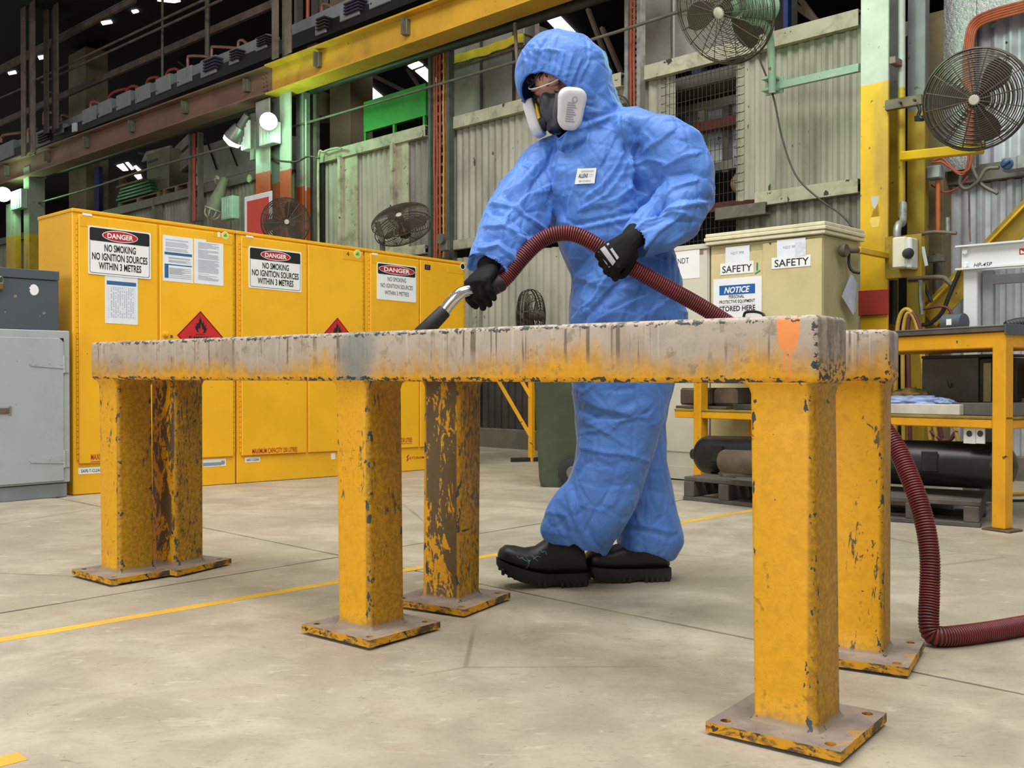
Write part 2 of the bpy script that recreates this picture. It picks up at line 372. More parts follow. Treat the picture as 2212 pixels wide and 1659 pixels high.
# painted walkway line (a thin raised coat) and the corner of a second one
def stripe(name, P, Q, w):
    P = Vector(P); Q = Vector(Q); d = (Q-P).normalized(); s = Vector((-d.y, d.x, 0)); n = int((Q-P).length/0.06); mb = MB(); ra = []
    for k in range(n+1):
        p = P+(Q-P)*(k/n); e1 = 0.0025*noise.noise((k*0.9, 1, 2)); e2 = 0.0025*noise.noise((k*0.9, 7, 2)); z = floor_z(p.y)
        a = p+s*(w/2+e1); b = p-s*(w/2+e2)
        ra.append([Vector((a.x, a.y, z+0.0008)), Vector((b.x, b.y, z+0.0008)), Vector((b.x, b.y, z-0.002)), Vector((a.x, a.y, z-0.002))])
    mb.loft(ra); return mb.build(name, MT['line_yellow'], kind='structure', smooth=False)
P0, P1 = at_z(0, 1383), at_z(1612, 1105); dd = (P1-P0).normalized()
stripe('trim_1', P0-dd*0.8, P1+dd*2.5, 0.042)
q0 = at_z(0, 1646); stripe('trim_2', q0-dd*0.8+Vector((0.012, -0.02, 0)), q0+dd*0.035, 0.045)

# ---------------------------------------------------------------- the two welded trestles
def beam_mat(name, x0, x1, z0, z1, spray=None, patch=None, pale=0.5, seed=0.0):
    t = NT(name); v = t.vscale(t.obj, (1, 1, 1), (seed, seed*0.7, 0)); o = t.sep(t.obj); h = (z1-z0)
    zz = t.math('DIVIDE', t.math('SUBTRACT', o[2], z0), h)          # 0 bottom .. 1 top
    fine = t.noise(v, 34, 7, 0.7); mid = t.noise(v, 9, 6, 0.65, 0.5)
    yel = t.mix(t.step(fine, 0.35, 0.7), lin('#d2940f'), lin('#eaa916'))
    tan = t.mix(t.step(mid, 0.3, 0.7), lin('#9d8d7a'), lin('#bfb2a3'))
    grey = t.mix(fine, lin('#807468'), lin('#aa9d92'))
    # paint rubbed away from the top down, ragged, with vertical runs
    strk = t.noise(t.vscale(v, (44, 44, 2.6)), 1.0, 7, 0.7, 0.25)
    big = t.noise(t.vscale(v, (3.0, 3.0, 3.0)), 1.0, 3, 0.5)
    f = t.math('ADD', zz, t.math('ADD', t.math('MULTIPLY', t.math('SUBTRACT', strk, 0.5), 0.9), t.math('MULTIPLY', t.math('SUBTRACT', big, 0.5), 1.5)))
    m = t.step(f, pale-0.55, pale+0.34)
    och = t.mix(t.step(fine, 0.35, 0.65), lin('#b98a3c'), lin('#cfa45c'))
    col = t.mix(t.step(m, 0.0, 0.26), yel, och); col = t.mix(t.step(m, 0.2, 0.9), col, tan)
    col = t.mix(t.math('MULTIPLY', t.step(mid, 0.47, 0.66), t.math('MULTIPLY', m, 0.7)), col, grey)
    col = t.mix(t.math('MULTIPLY', t.step(fine, 0.54, 0.66), 0.5), col, lin('#6e5b45'))
    col = t.mix(t.math('MULTIPLY', t.step(t.noise(v, 21, 5, 0.7, 1.0), 0.6, 0.7), 0.4), col, lin('#d9a02a'))
    ed = t.step(zz, 0.16, 0.06); col = t.mix(ed, col, yel)
    # dark drip lines
    lines = t.noise(t.vscale(v, (80, 80, 2.4)), 1.0, 3, 0.5, 0.25)
    ln = t.math('MULTIPLY', t.step(lines, 0.57, 0.615), t.math('MULTIPLY', t.step(zz, 0.2, 0.6), t.step(t.noise(t.vscale(v, (4, 4, 9)), 1.0, 3), 0.4, 0.55)))
    col = t.mix(t.math('MULTIPLY', ln, 0.8), col, lin('#5d4b3b'))
    lt = t.math('MULTIPLY', t.step(t.noise(t.vscale(v, (80, 80, 2.0), (9, 3, 1)), 1.0, 2), 0.64, 0.68), m)
    col = t.mix(t.math('MULTIPLY', lt, 0.22), col, lin('#ddd3c9'))
    if patch is not None:
        d = t.math('ADD', t.math('ABSOLUTE', t.math('DIVIDE', t.math('SUBTRACT', o[0], patch), 0.075)), t.math('MULTIPLY', t.math('SUBTRACT', mid, 0.5), 2.2))
        col = t.mix(t.math('MULTIPLY', t.step(d, 1.0, 0.4), 0.92), col, t.mix(fine, lin('#6f706c'), lin('#959490')))
    if spray is not None:
        dx = t.math('ABSOLUTE', t.math('DIVIDE', t.math('SUBTRACT', o[0], spray), 0.0205)); dz = t.math('DIVIDE', t.math('SUBTRACT', zz, 0.93), 0.46)
        wob = t.math('MULTIPLY', t.math('SUBTRACT', t.noise(v, 60, 3), 0.5), 0.35)
        r = t.math('ADD', t.math('SQRT', t.math('ADD', t.math('MULTIPLY', t.math('MULTIPLY', dx, dx), t.math('MULTIPLY', dx, dx)), t.math('MULTIPLY', dz, dz))), wob)
        sm = t.math('MULTIPLY', t.step(r, 1.15, 0.85), t.step(zz, 1.0, 0.90))
        for ox, zb in ((-0.006, 0.17), (0.004, -0.02)):
            q = t.math('ABSOLUTE', t.math('SUBTRACT', o[0], t.math('MULTIPLY_ADD', t.math('SUBTRACT', zz, 0.5), 0.006, spray+ox)))
            sm = t.math('MAXIMUM', sm, t.math('MULTIPLY', t.step(q, 0.0032, 0.0016), t.math('MULTIPLY', t.step(zz, zb, zb+0.04), t.step(zz, 0.6, 0.5))))
        face = t.step(o[1], 0.02, 0.0)
        col = t.mix(t.math('MULTIPLY', t.math('MULTIPLY', sm, face), 0.86), col, lin('#f08a2c'))
    # chips along the worn edges
    e1 = t.math('ABSOLUTE', t.math('SUBTRACT', zz, 0.035)); e2 = t.math('ABSOLUTE', t.math('SUBTRACT', zz, 0.955)); e3 = t.math('DIVIDE', t.math('ABSOLUTE', t.math('SUBTRACT', o[0], x1-0.004)), h)
    em = t.step(t.math('MINIMUM', t.math('MINIMUM', e1, e2), e3), 0.11, 0.02)
    ch = t.math('ADD', t.noise(t.vscale(v, (1, 1, 1.5), (3, 1, 2)), 75, 4, 0.6), t.math('MULTIPLY', em, 0.225))
    ch = t.math('ADD', ch, t.math('MULTIPLY', t.math('SUBTRACT', t.noise(v, 6, 2), 0.5), 0.22))
    chip = t.step(ch, 0.735, 0.75)
    col = t.mix(chip, col, lin('#3b403e'))
    tl = t.math('MULTIPLY', t.step(zz, 0.93, 0.97), t.step(fine, 0.44, 0.5)); col = t.mix(t.math('MULTIPLY', tl, 0.5), col, lin('#b3a593'))
    # flat ends are bare and grey
    endm = t.math('MULTIPLY', t.step(o[0], x1-0.004, x1-0.001), t.step(t.math('ADD', zz, t.math('MULTIPLY', mid, 0.7)), 0.5, 0.8))
    col = t.mix(t.math('MULTIPLY', endm, 0.85), col, t.mix(t.step(t.noise(t.vscale(v, (40, 40, 10)), 1.0, 4), 0.4, 0.6), lin('#75695f'), lin('#a39485')))
    t.bump(t.math('SUBTRACT', fine, t.math('MULTIPLY', chip, 0.8)), 0.25, 0.002)
    return t.fin(col, t.math('MULTIPLY_ADD', mid, 0.25, 0.38), 0, 0.4)
def leg_mat(name, half, z1, wear, seed, side_grime_shade=0.85):
    t = NT(name); v = t.vscale(t.obj, (1, 1, 1), (seed*3.1, seed*1.7, seed)); o = t.sep(t.obj)
    fine = t.noise(v, 46, 7, 0.72, 0.3); mid = t.noise(t.vscale(v, (1, 1, 0.45)), 11, 6, 0.65, 0.7)
    col = t.mix(t.step(fine, 0.3, 0.72), lin('#d2960c'), lin('#eaab12'))
    # oily speckle, then the right face darkened: grime and painted-in shade
    sp = t.math('MULTIPLY', t.step(fine, 0.52, 0.66), t.step(mid, 0.40, 0.66)); col = t.mix(t.math('MULTIPLY', sp, 0.78), col, lin('#80600f'))
    rightface = t.step(o[0], half-0.012, half-0.004); col = t.mix(t.math('MULTIPLY', t.math('MULTIPLY', rightface, side_grime_shade), t.math('MULTIPLY_ADD', t.step(t.noise(v, 90, 4, 0.7), 0.35, 0.65), 0.5, 0.5)), col, lin('#86630f'))
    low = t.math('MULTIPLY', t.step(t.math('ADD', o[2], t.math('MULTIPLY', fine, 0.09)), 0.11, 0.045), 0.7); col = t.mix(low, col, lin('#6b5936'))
    if wear > 0:
        w = t.noise(t.vscale(v, (9, 9, 3.4)), 1.0, 7, 0.68, 1.6); s2 = t.noise(t.vscale(v, (46, 46, 16)), 1.0, 4, 0.6, 2.5)
        wm = t.step(t.math('ADD', w, t.math('MULTIPLY', t.math('SUBTRACT', s2, 0.5), 0.42)), 0.64-wear*0.22, 0.675-wear*0.22)
        edge_ = t.step(t.math('MINIMUM', t.math('ABSOLUTE', o[0]), t.math('ABSOLUTE', o[1])), half-0.012, half-0.004)
        wm = t.math('MULTIPLY', wm, t.math('SUBTRACT', 1.0, t.math('MULTIPLY', edge_, 0.85)))
        wm = t.math('MULTIPLY', wm, t.math('SUBTRACT', 1.0, t.math('MULTIPLY', rightface, t.step(s2, 0.62, 0.45))))
        col = t.mix(t.math('MULTIPLY', wm, 0.92), col, t.mix(fine, lin('#38322b'), lin('#5d5140')))
    col = t.mix(t.math('MULTIPLY', t.step(o[2], 0.036, 0.029), 0.85), col, lin('#857868'))
    em = t.step(t.math('MINIMUM', t.math('ABSOLUTE', o[0]), t.math('ABSOLUTE', o[1])), half-0.026, half-0.004)
    c1 = t.math('ADD', t.noise(t.vscale(v, (1, 1, 0.55), (5, 2, 1)), 52, 4, 0.6), t.math('MULTIPLY', em, 0.16))
    c1 = t.math('ADD', c1, t.math('MULTIPLY', t.math('SUBTRACT', t.noise(v, 7, 2), 0.5), 0.2))
    chip = t.step(c1, 0.745, 0.758)
    c2 = t.step(t.math('ADD', t.noise(t.vscale(v, (1.0, 1.0, 1.6), (1, 7, 3)), 26, 3, 0.55, 0.6), t.math('MULTIPLY', t.math('SUBTRACT', t.noise(v, 4, 2), 0.5), 0.3)), 0.745, 0.756); chip = t.math('MAXIMUM', chip, c2)
    c3 = t.math('MULTIPLY', t.step(t.noise(t.vscale(v, (10, 10, 75), (2, 9, 4)), 1.0, 3, 0.6), 0.66, 0.68), t.step(t.noise(t.vscale(v, (5, 5, 3.5), (7, 2, 8)), 1.0, 2), 0.62, 0.66)); chip = t.math('MAXIMUM', chip, c3)
    col = t.mix(chip, col, lin('#3a413f'))
    t.bump(t.math('SUBTRACT', fine, t.math('MULTIPLY', chip, 0.9)), 0.3, 0.002)
    return t.fin(col, t.math('MULTIPLY_ADD', mid, 0.25, 0.36), 0, 0.42)
def plate_mats():
    t = NT('plate_top'); v = t.obj; n = t.noise(v, 9, 6, 0.65); f = t.noise(v, 60, 5, 0.7)
    col = t.mix(t.step(n, 0.35, 0.7), lin('#7d7068'), lin('#9b8d80')); col = t.mix(t.math('MULTIPLY', t.step(f, 0.6, 0.68), 0.7), col, lin('#4d443d'))
    col = t.mix(t.math('MULTIPLY', t.step(t.noise(v, 14, 4, 0.6, 0.8), 0.62, 0.68), 0.7), col, lin('#c28f1e')); t.bump(f, 0.3, 0.002)
    a = t.fin(col, 0.6, 0, 0.3)
    t = NT('plate_edge'); v = t.obj; n = t.noise(t.vscale(v, (1, 1, 2)), 24, 6, 0.68, 0.6)
    col = t.mix(t.step(n, 0.40, 0.56), lin('#5a4a35'), lin('#d3971a')); col = t.mix(t.step(t.noise(v, 70, 3), 0.62, 0.66), col, lin('#3f3a30')); t.bump(n, 0.3, 0.002)
    return [a, t.fin(col, 0.55, 0, 0.3)]
PLM = plate_mats()
def plate_mesh(b, th, hole=0.0095, inset=0.026):
    """square plate with four drilled holes"""
    mb = MB(); h = b/2; k = 0.05; xs = [-h, -h+k, h-k, h]; n = 16
    for zt_, fl in ((th, 1), (0.0, -1)):
        for i in range(3):
            for j in range(3):
                x0, x1, y0, y1 = xs[i], xs[i+1], xs[j], xs[j+1]
                mb.mi = 0
                if i != 1 and j != 1:
                    cx_ = (-h+inset) if i == 0 else (h-inset); cy_ = (-h+inset) if j == 0 else (h-inset)
                    sq, ci = [], []
                    for q in range(n):
                        an = 2*PI*q/n+PI/4; c, s = math.cos(an), math.sin(an); m = max(abs(c), abs(s)); mx, my = (x0+x1)/2, (y0+y1)/2
                        sq.append((mx+c/m*(x1-x0)/2, my+s/m*(y1-y0)/2, zt_)); ci.append((cx_+hole*c, cy_+hole*s, zt_))
                    mb.add(sq+ci, [(q, (q+1) % n, n+(q+1) % n, n+q) for q in range(n)])
                    if fl > 0:
                        mb.mi = 1; mb.add(ci+[(p[0], p[1], 0.0) for p in ci], [(q, (q+1) % n, n+(q+1) % n, n+q) for q in range(n)])
                else: mb.add([(x0, y0, zt_), (x1, y0, zt_), (x1, y1, zt_), (x0, y1, zt_)], [(0, 1, 2, 3)])
    mb.mi = 1; cs = [(-h, -h), (h, -h), (h, h), (-h, h)]
    mb.add([(x, y, 0) for x, y in cs]+[(x, y, th) for x, y in cs], [(i, (i+1) % 4, 4+(i+1) % 4, 4+i) for i in range(4)])
    b_ = bmesh.new(); vv = [b_.verts.new(p) for p in mb.v]
    return mb
def trestle(label, org, yaw, a, b, L, M, hb, th, leans, wears, seed, spray=None, patch=None, ov=(0.014, 0.022), pale=0.5):
    root = thing('steel_trestle', label, 'trestle', (org[0], org[1], 0)); root.rotation_euler = (0, 0, yaw)
    zb = hb-th; z0 = 0.006; TH = 0.017
    mb = MB(); x0, x1 = -L-a-ov[1], ov[0]
    mb.box(((x0+x1)/2, a/2, hb-th/2), (x1-x0, a+0.026, th), None, 0.011, 3)
    bo = mb.build('beam', beam_mat('beam_paint', x0, x1, zb, hb, spray, patch, pale, seed), None, angle=50); bo.parent = root
    for k, s in enumerate((0.0, -M, -L)):
        cx_ = s-a/2; cy_ = a/2; lz = zb-0.012; le = leans[k]
        mb = MB(); hh = a/2; z1 = z0+TH
        def rr(z, e=0.0, sh=0.0, r=0.009):
            # rounded square section
            out = []
            for q, (sx, sy) in enumerate(((1, 1), (-1, 1), (-1, -1), (1, -1))):
                for w in range(4):
                    an = PI/2*q+PI/2*w/3; out.append(Vector((sx*(hh+e-r)+r*math.cos(an)+sh, sy*(hh+e-r)+r*math.sin(an), z)))
            return out
        zs = np.linspace(z1+0.011, lz-0.006, 12)
        rings = [rr(z1, 0.008, le), rr(z1+0.003, 0.004, le), rr(z1+0.011, 0.0, le)]
        rings += [rr(z, 0.0, le*(1-(z-z1)/(lz-z1))) for z in zs[1:]]+[rr(lz+0.006, 0.003, 0.0), rr(lz+0.0115, 0.008, 0.0), rr(lz+0.02, 0.008, 0.0)]
        mb.loft(rings)
        lo = mb.build('leg', leg_mat('leg_paint', hh, lz, wears[k], seed*5+k*1.37+0.3), None, angle=35); lo.parent = root; lo.location = (cx_, cy_, 0)
        pm = plate_mesh(b, TH)
        po = pm.build('base_plate', PLM, None, smooth=False); po.parent = root; po.location = (cx_+le, cy_, z0)
        po.rotation_euler = (random.uniform(-.012, .012), random.uniform(-.012, .012), random.uniform(-.03, .03))
        # levelling shim under the plate
        sh = MB(); sh.box((0, 0, 0.0045), (0.09, 0.07, 0.009)); so = sh.build('shim', MT['rusty'], None, smooth=False); so.parent = root; so.location = (cx_+le, cy_, 0.0)
    return root
trestle('long heavy yellow steel trestle nearest the viewer, its worn pale beam splashed with orange paint', (0.509, 1.672), -0.666, 0.115, 0.238, 2.178, 1.081, 0.732, 0.117,
        (0.0085, 0.0085, 0.011), (0.0, 0.12, 0.1), 1.0, spray=-0.0385, patch=-1.105)
o2 = Vector((0.509, 1.672, 0))+Vector((math.cos(-.666), math.sin(-.666), 0))*-0.05+Vector((-math.sin(-.666), math.cos(-.666), 0))*0.532
trestle('second yellow steel trestle standing behind the first, its inner legs scraped dark and rusty', (o2.x, o2.y), -0.5, 0.115, 0.238, 2.126, 1.069, 0.728, 0.113,
        (0.0, -0.005, 0.0), (0.05, 0.95, 0.62), 2.3, pale=0.66)
# ---------------------------------------------------------------- back wall: corrugated sheets on girts and posts
CW = 6.55
def U_(px, c=CW): return uz(px, 700, c)[0]
ZT, ZM = 3.12, 1.90
FB = -0.05
wall = MB(); wall.fbox((0, 0, 0), UW, NW, ZW, (-21, CW-0.03, -0.3), (6, CW+0.15, 0.13), 0.01)
WALL = wall.build('wall_back', mat('kerb_concrete', '#6d665a', 0.85, var=0.2, scale=3, bump=0.3), kind='structure')
def sheet(u0, u1, z0, z1, m, c=CW, pitch=0.088, amp=0.011, flat=0.35, name='cladding_sheet'):
    mb = MB(); n = max(2, int(round((u1-u0)/pitch*6))); a = []
    for k in range(n+1):
        u = u0+(u1-u0)*k/n; ph = math.sin(2*PI*u/pitch); d = amp*max(-1, min(1, ph*(1+flat*3)))
        a.append((u, c+d))
    for s, e in ((0.0, 0), (0.0015, 1)):
        vs = [wp(u, z0, cc+s) for u, cc in a]+[wp(u, z1, cc+s) for u, cc in a]; N = len(a)
        mb.add(vs, [(k, k+1, N+k+1, N+k) for k in range(N-1)])
    return mb.build(name, m, WALL, angle=30)
def sheets(u0, u1, z0, z1, m, w=0.8, **k):
    n = max(1, int(round((u1-u0)/w)))
    for i in range(n):
        dz = 0.012*noise.noise((u0+i*3.3, z0, 1)); sheet(u0+(u1-u0)*i/n-0.004, u0+(u1-u0)*(i+1)/n+0.004, z0+dz*0, z1+dz, m, c=k.get('c', CW)+(i % 2)*0.003)
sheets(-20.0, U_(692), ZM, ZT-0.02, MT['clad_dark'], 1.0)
sheets(U_(704), U_(745), ZM, ZT-0.02, MT['clad']); sheets(U_(775), U_(858), ZM, ZT-0.02, MT['clad'], 0.6); sheets(U_(886), U_(927), ZM, ZT-0.02, MT['clad_dark'], 0.6)
sheets(U_(968), U_(1456), ZM, ZT-0.02, MT['clad']); sheets(U_(1592), U_(1868), ZM+0.04, ZT-0.02, MT['clad'], 0.75)
LOW0 = FB-0.02
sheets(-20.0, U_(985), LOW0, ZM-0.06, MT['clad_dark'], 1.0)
sheets(U_(990), U_(1440), .57, ZM-0.14, MT['clad']); sheets(U_(990), U_(1440), LOW0, .56, mat('dark_lower_cladding', '#3a362f', .7, var=.25, scale=4), 1.1); sheets(U_(1592), U_(1868), LOW0, ZM-0.02, MT['clad_dark'])  # lower sheets are a separate row in a darker colour
sheets(U_(2040), 1.6, ZM+0.02, 4.2, MT['zinc'], 0.85); sheets(U_(2045), 1.6, LOW0, ZM-0.06, MT['zinc'], 0.85)
def girt(u0, u1, z0, z1, m, c=CW, d=0.07):
    mb = MB(); mb.fbox((0, 0, 0), UW, NW, ZW, (u0, c-d, z0), (u1, c-0.018, z0+0.012), 0.003); mb.fbox((0, 0, 0), UW, NW, ZW, (u0, c-d, z1-0.012), (u1, c-0.018, z1), 0.003)
    mb.fbox((0, 0, 0), UW, NW, ZW, (u0, c-d-0.004, z0), (u1, c-d+0.006, z1), 0.002)
    return mb.build('girt', m, WALL, smooth=False)
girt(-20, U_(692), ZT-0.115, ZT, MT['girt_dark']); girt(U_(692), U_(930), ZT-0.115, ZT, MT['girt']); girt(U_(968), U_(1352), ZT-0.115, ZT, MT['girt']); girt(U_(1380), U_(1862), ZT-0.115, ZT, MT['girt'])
girt(U_(700), U_(930), ZM-0.06, ZM+0.03, MT['girt']); girt(U_(968), U_(1440), ZM-0.06, ZM+0.03, MT['girt']); girt(U_(1640), U_(1862), ZM-0.03, ZM+0.07, MT['girt']); girt(U_(1560), U_(1668), ZM-0.1, ZM-0.01, MT['girt_dark'], d=0.1)
girt(U_(2005), 1.6, ZM-0.06, ZM+0.045, MT['girt_dark'])
def post(px0, px1, z0, z1, m, d=0.10, c=CW):
    mb = MB(); u0, u1 = U_(px0), U_(px1); mb.fbox((0, 0, 0), UW, NW, ZW, (u0, c-d, z0), (u0+0.045, c-0.018, z1), 0.003); mb.fbox((0, 0, 0), UW, NW, ZW, (u0+0.045, c-0.04, z0), (u1, c-0.016, z1), 0.003)
    return mb.build('post', m, WALL, smooth=False)
post(745, 778, 0, ZT-0.1, MT['girt']); post(858, 888, 0, ZT-0.1, MT['girt']); post(1030, 1040, 0, ZM, MT['girt'], 0.06); post(340, 356, 0, ZT, MT['girt_dark'], 0.08); post(692, 706, 0, ZT-0.1, MT['dark'], 0.05)
# welded mesh across the opening
mb = MB(); u0, u1 = U_(1440), U_(1594)
for k in range(18):
    u = u0+(u1-u0)*k/17; mb.tube([wp(u, ZM-0.45, CW-0.02), wp(u, ZT-0.1, CW-0.02)], 0.0022, 5)
for k in range(20):
    z = ZM-0.4+k*0.085; mb.tube([wp(u0, z, CW-0.022), wp(u1, z, CW-0.022)], 0.0022, 5)
mb.build('wire_mesh', MT['pipe_dark'], WALL, kind='stuff')
# loops of tie wire down the cladding beside the opening
mb = MB()
for px in (1436, 1594, 1603):
    for k in range(16):
        z = ZM+0.12+k*0.065; u = U_(px); mb.tube([wp(u-0.02, z, CW-0.014), wp(u-0.012, z-0.012, CW-0.035), wp(u+0.012, z-0.012, CW-0.035), wp(u+0.02, z, CW-0.014)], 0.003, 5)
mb.build('tie_wire', MT['pipe_dark'], WALL, kind='stuff')
# ---------------------------------------------------------------- the bay behind: walls and roof coloured near black to hold its gloom, with roof lights
mb = MB(); mb.fbox((0, 0, 0), UW, NW, ZW, (-34, 17.0, -0.5), (14, 17.3, 9), 0); mb.build('wall_far', MT['dark'], kind='structure')
mb = MB(); mb.fbox((0, 0, 0), UW, NW, ZW, (-34.3, 3.0, -0.5), (-34, 17.3, 9), 0); mb.build('wall_left', MT['dark'], kind='structure')
mb = MB(); mb.fbox((0, 0, 0), UW, NW, ZW, (13.7, CW+0.4, -0.5), (14, 17.3, 9), 0); mb.build('wall_right', MT['dark'], kind='structure')
mb = MB(); mb.fbox((0, 0, 0), UW, NW, ZW, (-34, 4.3, 6.5), (14, 17.3, 6.62), 0); CEIL = mb.build('ceiling', MT['roof'], kind='structure')
SKY = emat('roof_light_sheet', '#ffffff', 3.0)
def skylight(n, q):
    pts = [at_z(x, y, 6.497) for x, y in q]; mb = MB(); mb.prism(pts, (0, 0, -0.02)); return mb.build('window_%d' % n, SKY, kind='structure', smooth=False)
for n, q in enumerate((((759, 176), (785, 172), (793, 179), (768, 185)), ((771, 188), (797, 182), (833, 213), (808, 219)), ((856, 120), (882, 109), (886, 115), (866, 122)), ((881, 141), (904, 132), (914, 139), (890, 148)), ((897, 152), (918, 144), (946, 172), (932, 182)),
                       ((1146, 18), (1180, 5), (1190, 12), (1158, 26)), ((1178, 38), (1204, 28), (1254, 80), (1228, 90)), ((1258, 104), (1268, 98), (1290, 121), (1278, 128)), ((252, 357), (266, 353), (277, 367), (266, 368)), ((271, 351), (277, 350), (290, 364), (284, 366)), ((289, 359), (294, 357), (307, 369), (301, 372)),
                       ((290, 378), (304, 376), (307, 385), (299, 388)), ((340, 0), (352, -3), (390, 1), (377, 4)), ((218, 46), (239, 43), (243, 48), (222, 52)), ((17, 156), (33, 152), (36, 157), (20, 160)), ((82, 121), (94, 119), (95, 125), (85, 127)), ((284, 22), (296, 20), (300, 24), (288, 27)))):
    skylight(n+1, q)
# roof framing glimpsed through the gaps
def truss_bar(p, q, c, w=0.07):
    P, Q = at_w(*p, c), at_w(*q, c); mb = MB(); mb.bar(P, Q, w, w*0.8); return mb.build('rafter', MT['truss'], CEIL, smooth=False)
for p, q, c, w in (((190, 66), (350, 125), 9, .06), ((330, 0), (480, 60), 9, .06), ((30, 60), (100, 160), 8.5, .05), ((0, 108), (45, 117), 8.5, .07), ((20, 35), (130, 60), 9, .06), ((370, 120), (420, 160), 9, .05), ((620, 165), (720, 210), 9.5, .05), ((800, 160), (905, 212), 9, .06), ((1300, 60), (1345, 165), 8.5, .05), ((1298, 170), (1345, 200), 8.5, .07), ((1270, 20), (1330, 180), 8.8, .05), ((1700, 0), (1800, 70), 8, .06), ((1730, 0), (1790, 80), 8, .05), ((60, 180), (110, 250), 9, .05), ((265, 385), (330, 440), 9, .05), ((300, 330), (420, 360), 9.4, .05), ((880, 150), (925, 215), 9.6, .05), ((190, 150), (260, 190), 9, .05), ((420, 60), (500, 40), 10, .05)):
    truss_bar(p, q, c, w)
# ---------------------------------------------------------------- things stacked in the rack behind the wall
RK = ZT-0.02
mb = MB(); mb.fbox((0, 0, 0), UW, NW, ZW, (-20, CW+0.18, RK-0.16), (5.9, CW+1.5, RK-0.06)); mb.build('trim_3', MT['girt_dark'], kind='structure', smooth=False)
def pallet(name, label, u0, u1, c0, z, m, dep=0.9, hh=0.13, group=None):
    r = thing(name, label, 'pallet', wp((u0+u1)/2, z, c0+dep/2), group)
    for k in range(5):
        mb = MB(); d0 = c0+dep*k/5; mb.fbox((0, 0, 0), UW, NW, ZW, (u0, d0+0.005, z+hh-0.022), (u1, d0+dep/5-0.03, z+hh), 0.002); mb.build('deck_board', m, r, smooth=False)
    for k in range(3):
        mb = MB(); uu = u0+(u1-u0-0.09)*k/2; mb.fbox((0, 0, 0), UW, NW, ZW, (uu, c0, z+0.02), (uu+0.09, c0+dep, z+hh-0.022), 0.002); mb.build('bearer', m, r, smooth=False)
    mb = MB(); mb.fbox((0, 0, 0), UW, NW, ZW, (u0, c0, z), (u1, c0+0.09, z+0.02)); mb.build('bottom_board', m, r, smooth=False)
    return r
def wbox(name, label, cat, px0, px1, zb, zt, c0, dep, m, group=None, bev=0.006):
    u0, u1 = U_(px0, c0), U_(px1, c0); r = thing(name, label, cat, wp((u0+u1)/2, zb, c0+dep/2), group)
    mb = MB(); mb.fbox((0, 0, 0), UW, NW, ZW, (u0, c0, zb), (u1, c0+dep, zt), bev); mb.build('body', m, r, smooth=False)
    return r, u0, u1
# stainless crate with yellow sheet
CB = CW+0.22
ua, ub = U_(968, CB), U_(1140, CB)
pallet('skid_pallet', 'dark blue plastic pallet under the bright stainless crate topped with yellow sheeting', ua, ub, CB, RK-0.06, MT['blue_pallet'])
zb = RK+0.08; zt_ = at_w(1050, 118, CB).z
r, u0, u1 = wbox('steel_crate', 'bright stainless crate strapped with dark bands, yellow sheet over its top', 'crate', 968, 1132, zb, zt_, CB+0.02, 0.8, MT['tank'])
for k, px in enumerate((1038, 1108)):
    mb = MB(); u = U_(px, CB); mb.fbox((0, 0, 0), UW, NW, ZW, (u-0.014, CB+0.004, zb), (u+0.014, CB+0.022, zt_+0.2)); mb.build('band', MT['pipe_dark'], r, smooth=False)
mb = MB(); mb.fbox((0, 0, 0), UW, NW, ZW, (u0-0.01, CB+0.0, zt_-0.04), (u1+0.01, CB+0.022, zt_-0.015)); mb.build('band', MT['rusty'], r, smooth=False)
mb = MB(); mb.fbox((0, 0, 0), UW, NW, ZW, (u0, CB+0.02, zt_), (u1, CB+0.82, zt_+0.22), 0.004); mb.build('lid', MT['tank2'], r, smooth=False)
mb = MB(); n = 24; top = []; bot = []
for k in range(n+1):
    u = u0-0.02+(u1-u0+0.04)*k/n; w = 0.02*noise.noise((u*5, 1, 1)); top.append(wp(u, zt_+0.085+w, CB-0.01)); bot.append(wp(u, zt_-0.002+w*1.6, CB-0.016+0.01*noise.noise((u*9, 3, 3))))
mb.add(top+bot, [(k, k+1, n+2+k, n+1+k) for k in range(n)]); mb.add([p+NW*0.012 for p in top+bot], [(k, k+1, n+2+k, n+1+k) for k in range(n)]); mb.add(top+[p+NW*0.8+ZW*0.01 for p in top], [(k, k+1, n+2+k, n+1+k) for k in range(n)])
mb.build('yellow_sheet', MT['yel_sheet'], r)
# second crate
ua, ub = U_(1384, CB), U_(1560, CB)
pallet('skid_pallet', 'dark blue plastic pallet under the dull stainless tank behind the wire-cage fan', ua, ub+0.3, CB, RK-0.06, MT['blue_pallet'])
r, u0, u1 = wbox('steel_tank', 'tall stainless tank behind the wire-cage fan at the top', 'tank', 1392, 1600, RK+0.08, 5.0, CB+0.02, 0.9, MT['tank'])
for px in (1449, 1668):
    mb = MB(); u = U_(px, CB); mb.fbox((0, 0, 0), UW, NW, ZW, (u-0.01, CB+0.006, RK+0.08), (u+0.01, CB+0.022, 5.0)); mb.build('seam', MT['steel'], r, smooth=False)
mb = MB(); mb.fbox((0, 0, 0), UW, NW, ZW, (U_(1690, CB+.3), CB+0.3, RK-0.06), (U_(1700, CB+.3), CB+0.36, 5.4)); u = mb.build('rack_upright', MT['blue_rack'], None, smooth=False); tag(u, 'blue racking upright beside the stainless tank by the white and yellow pillar', 'rack upright')
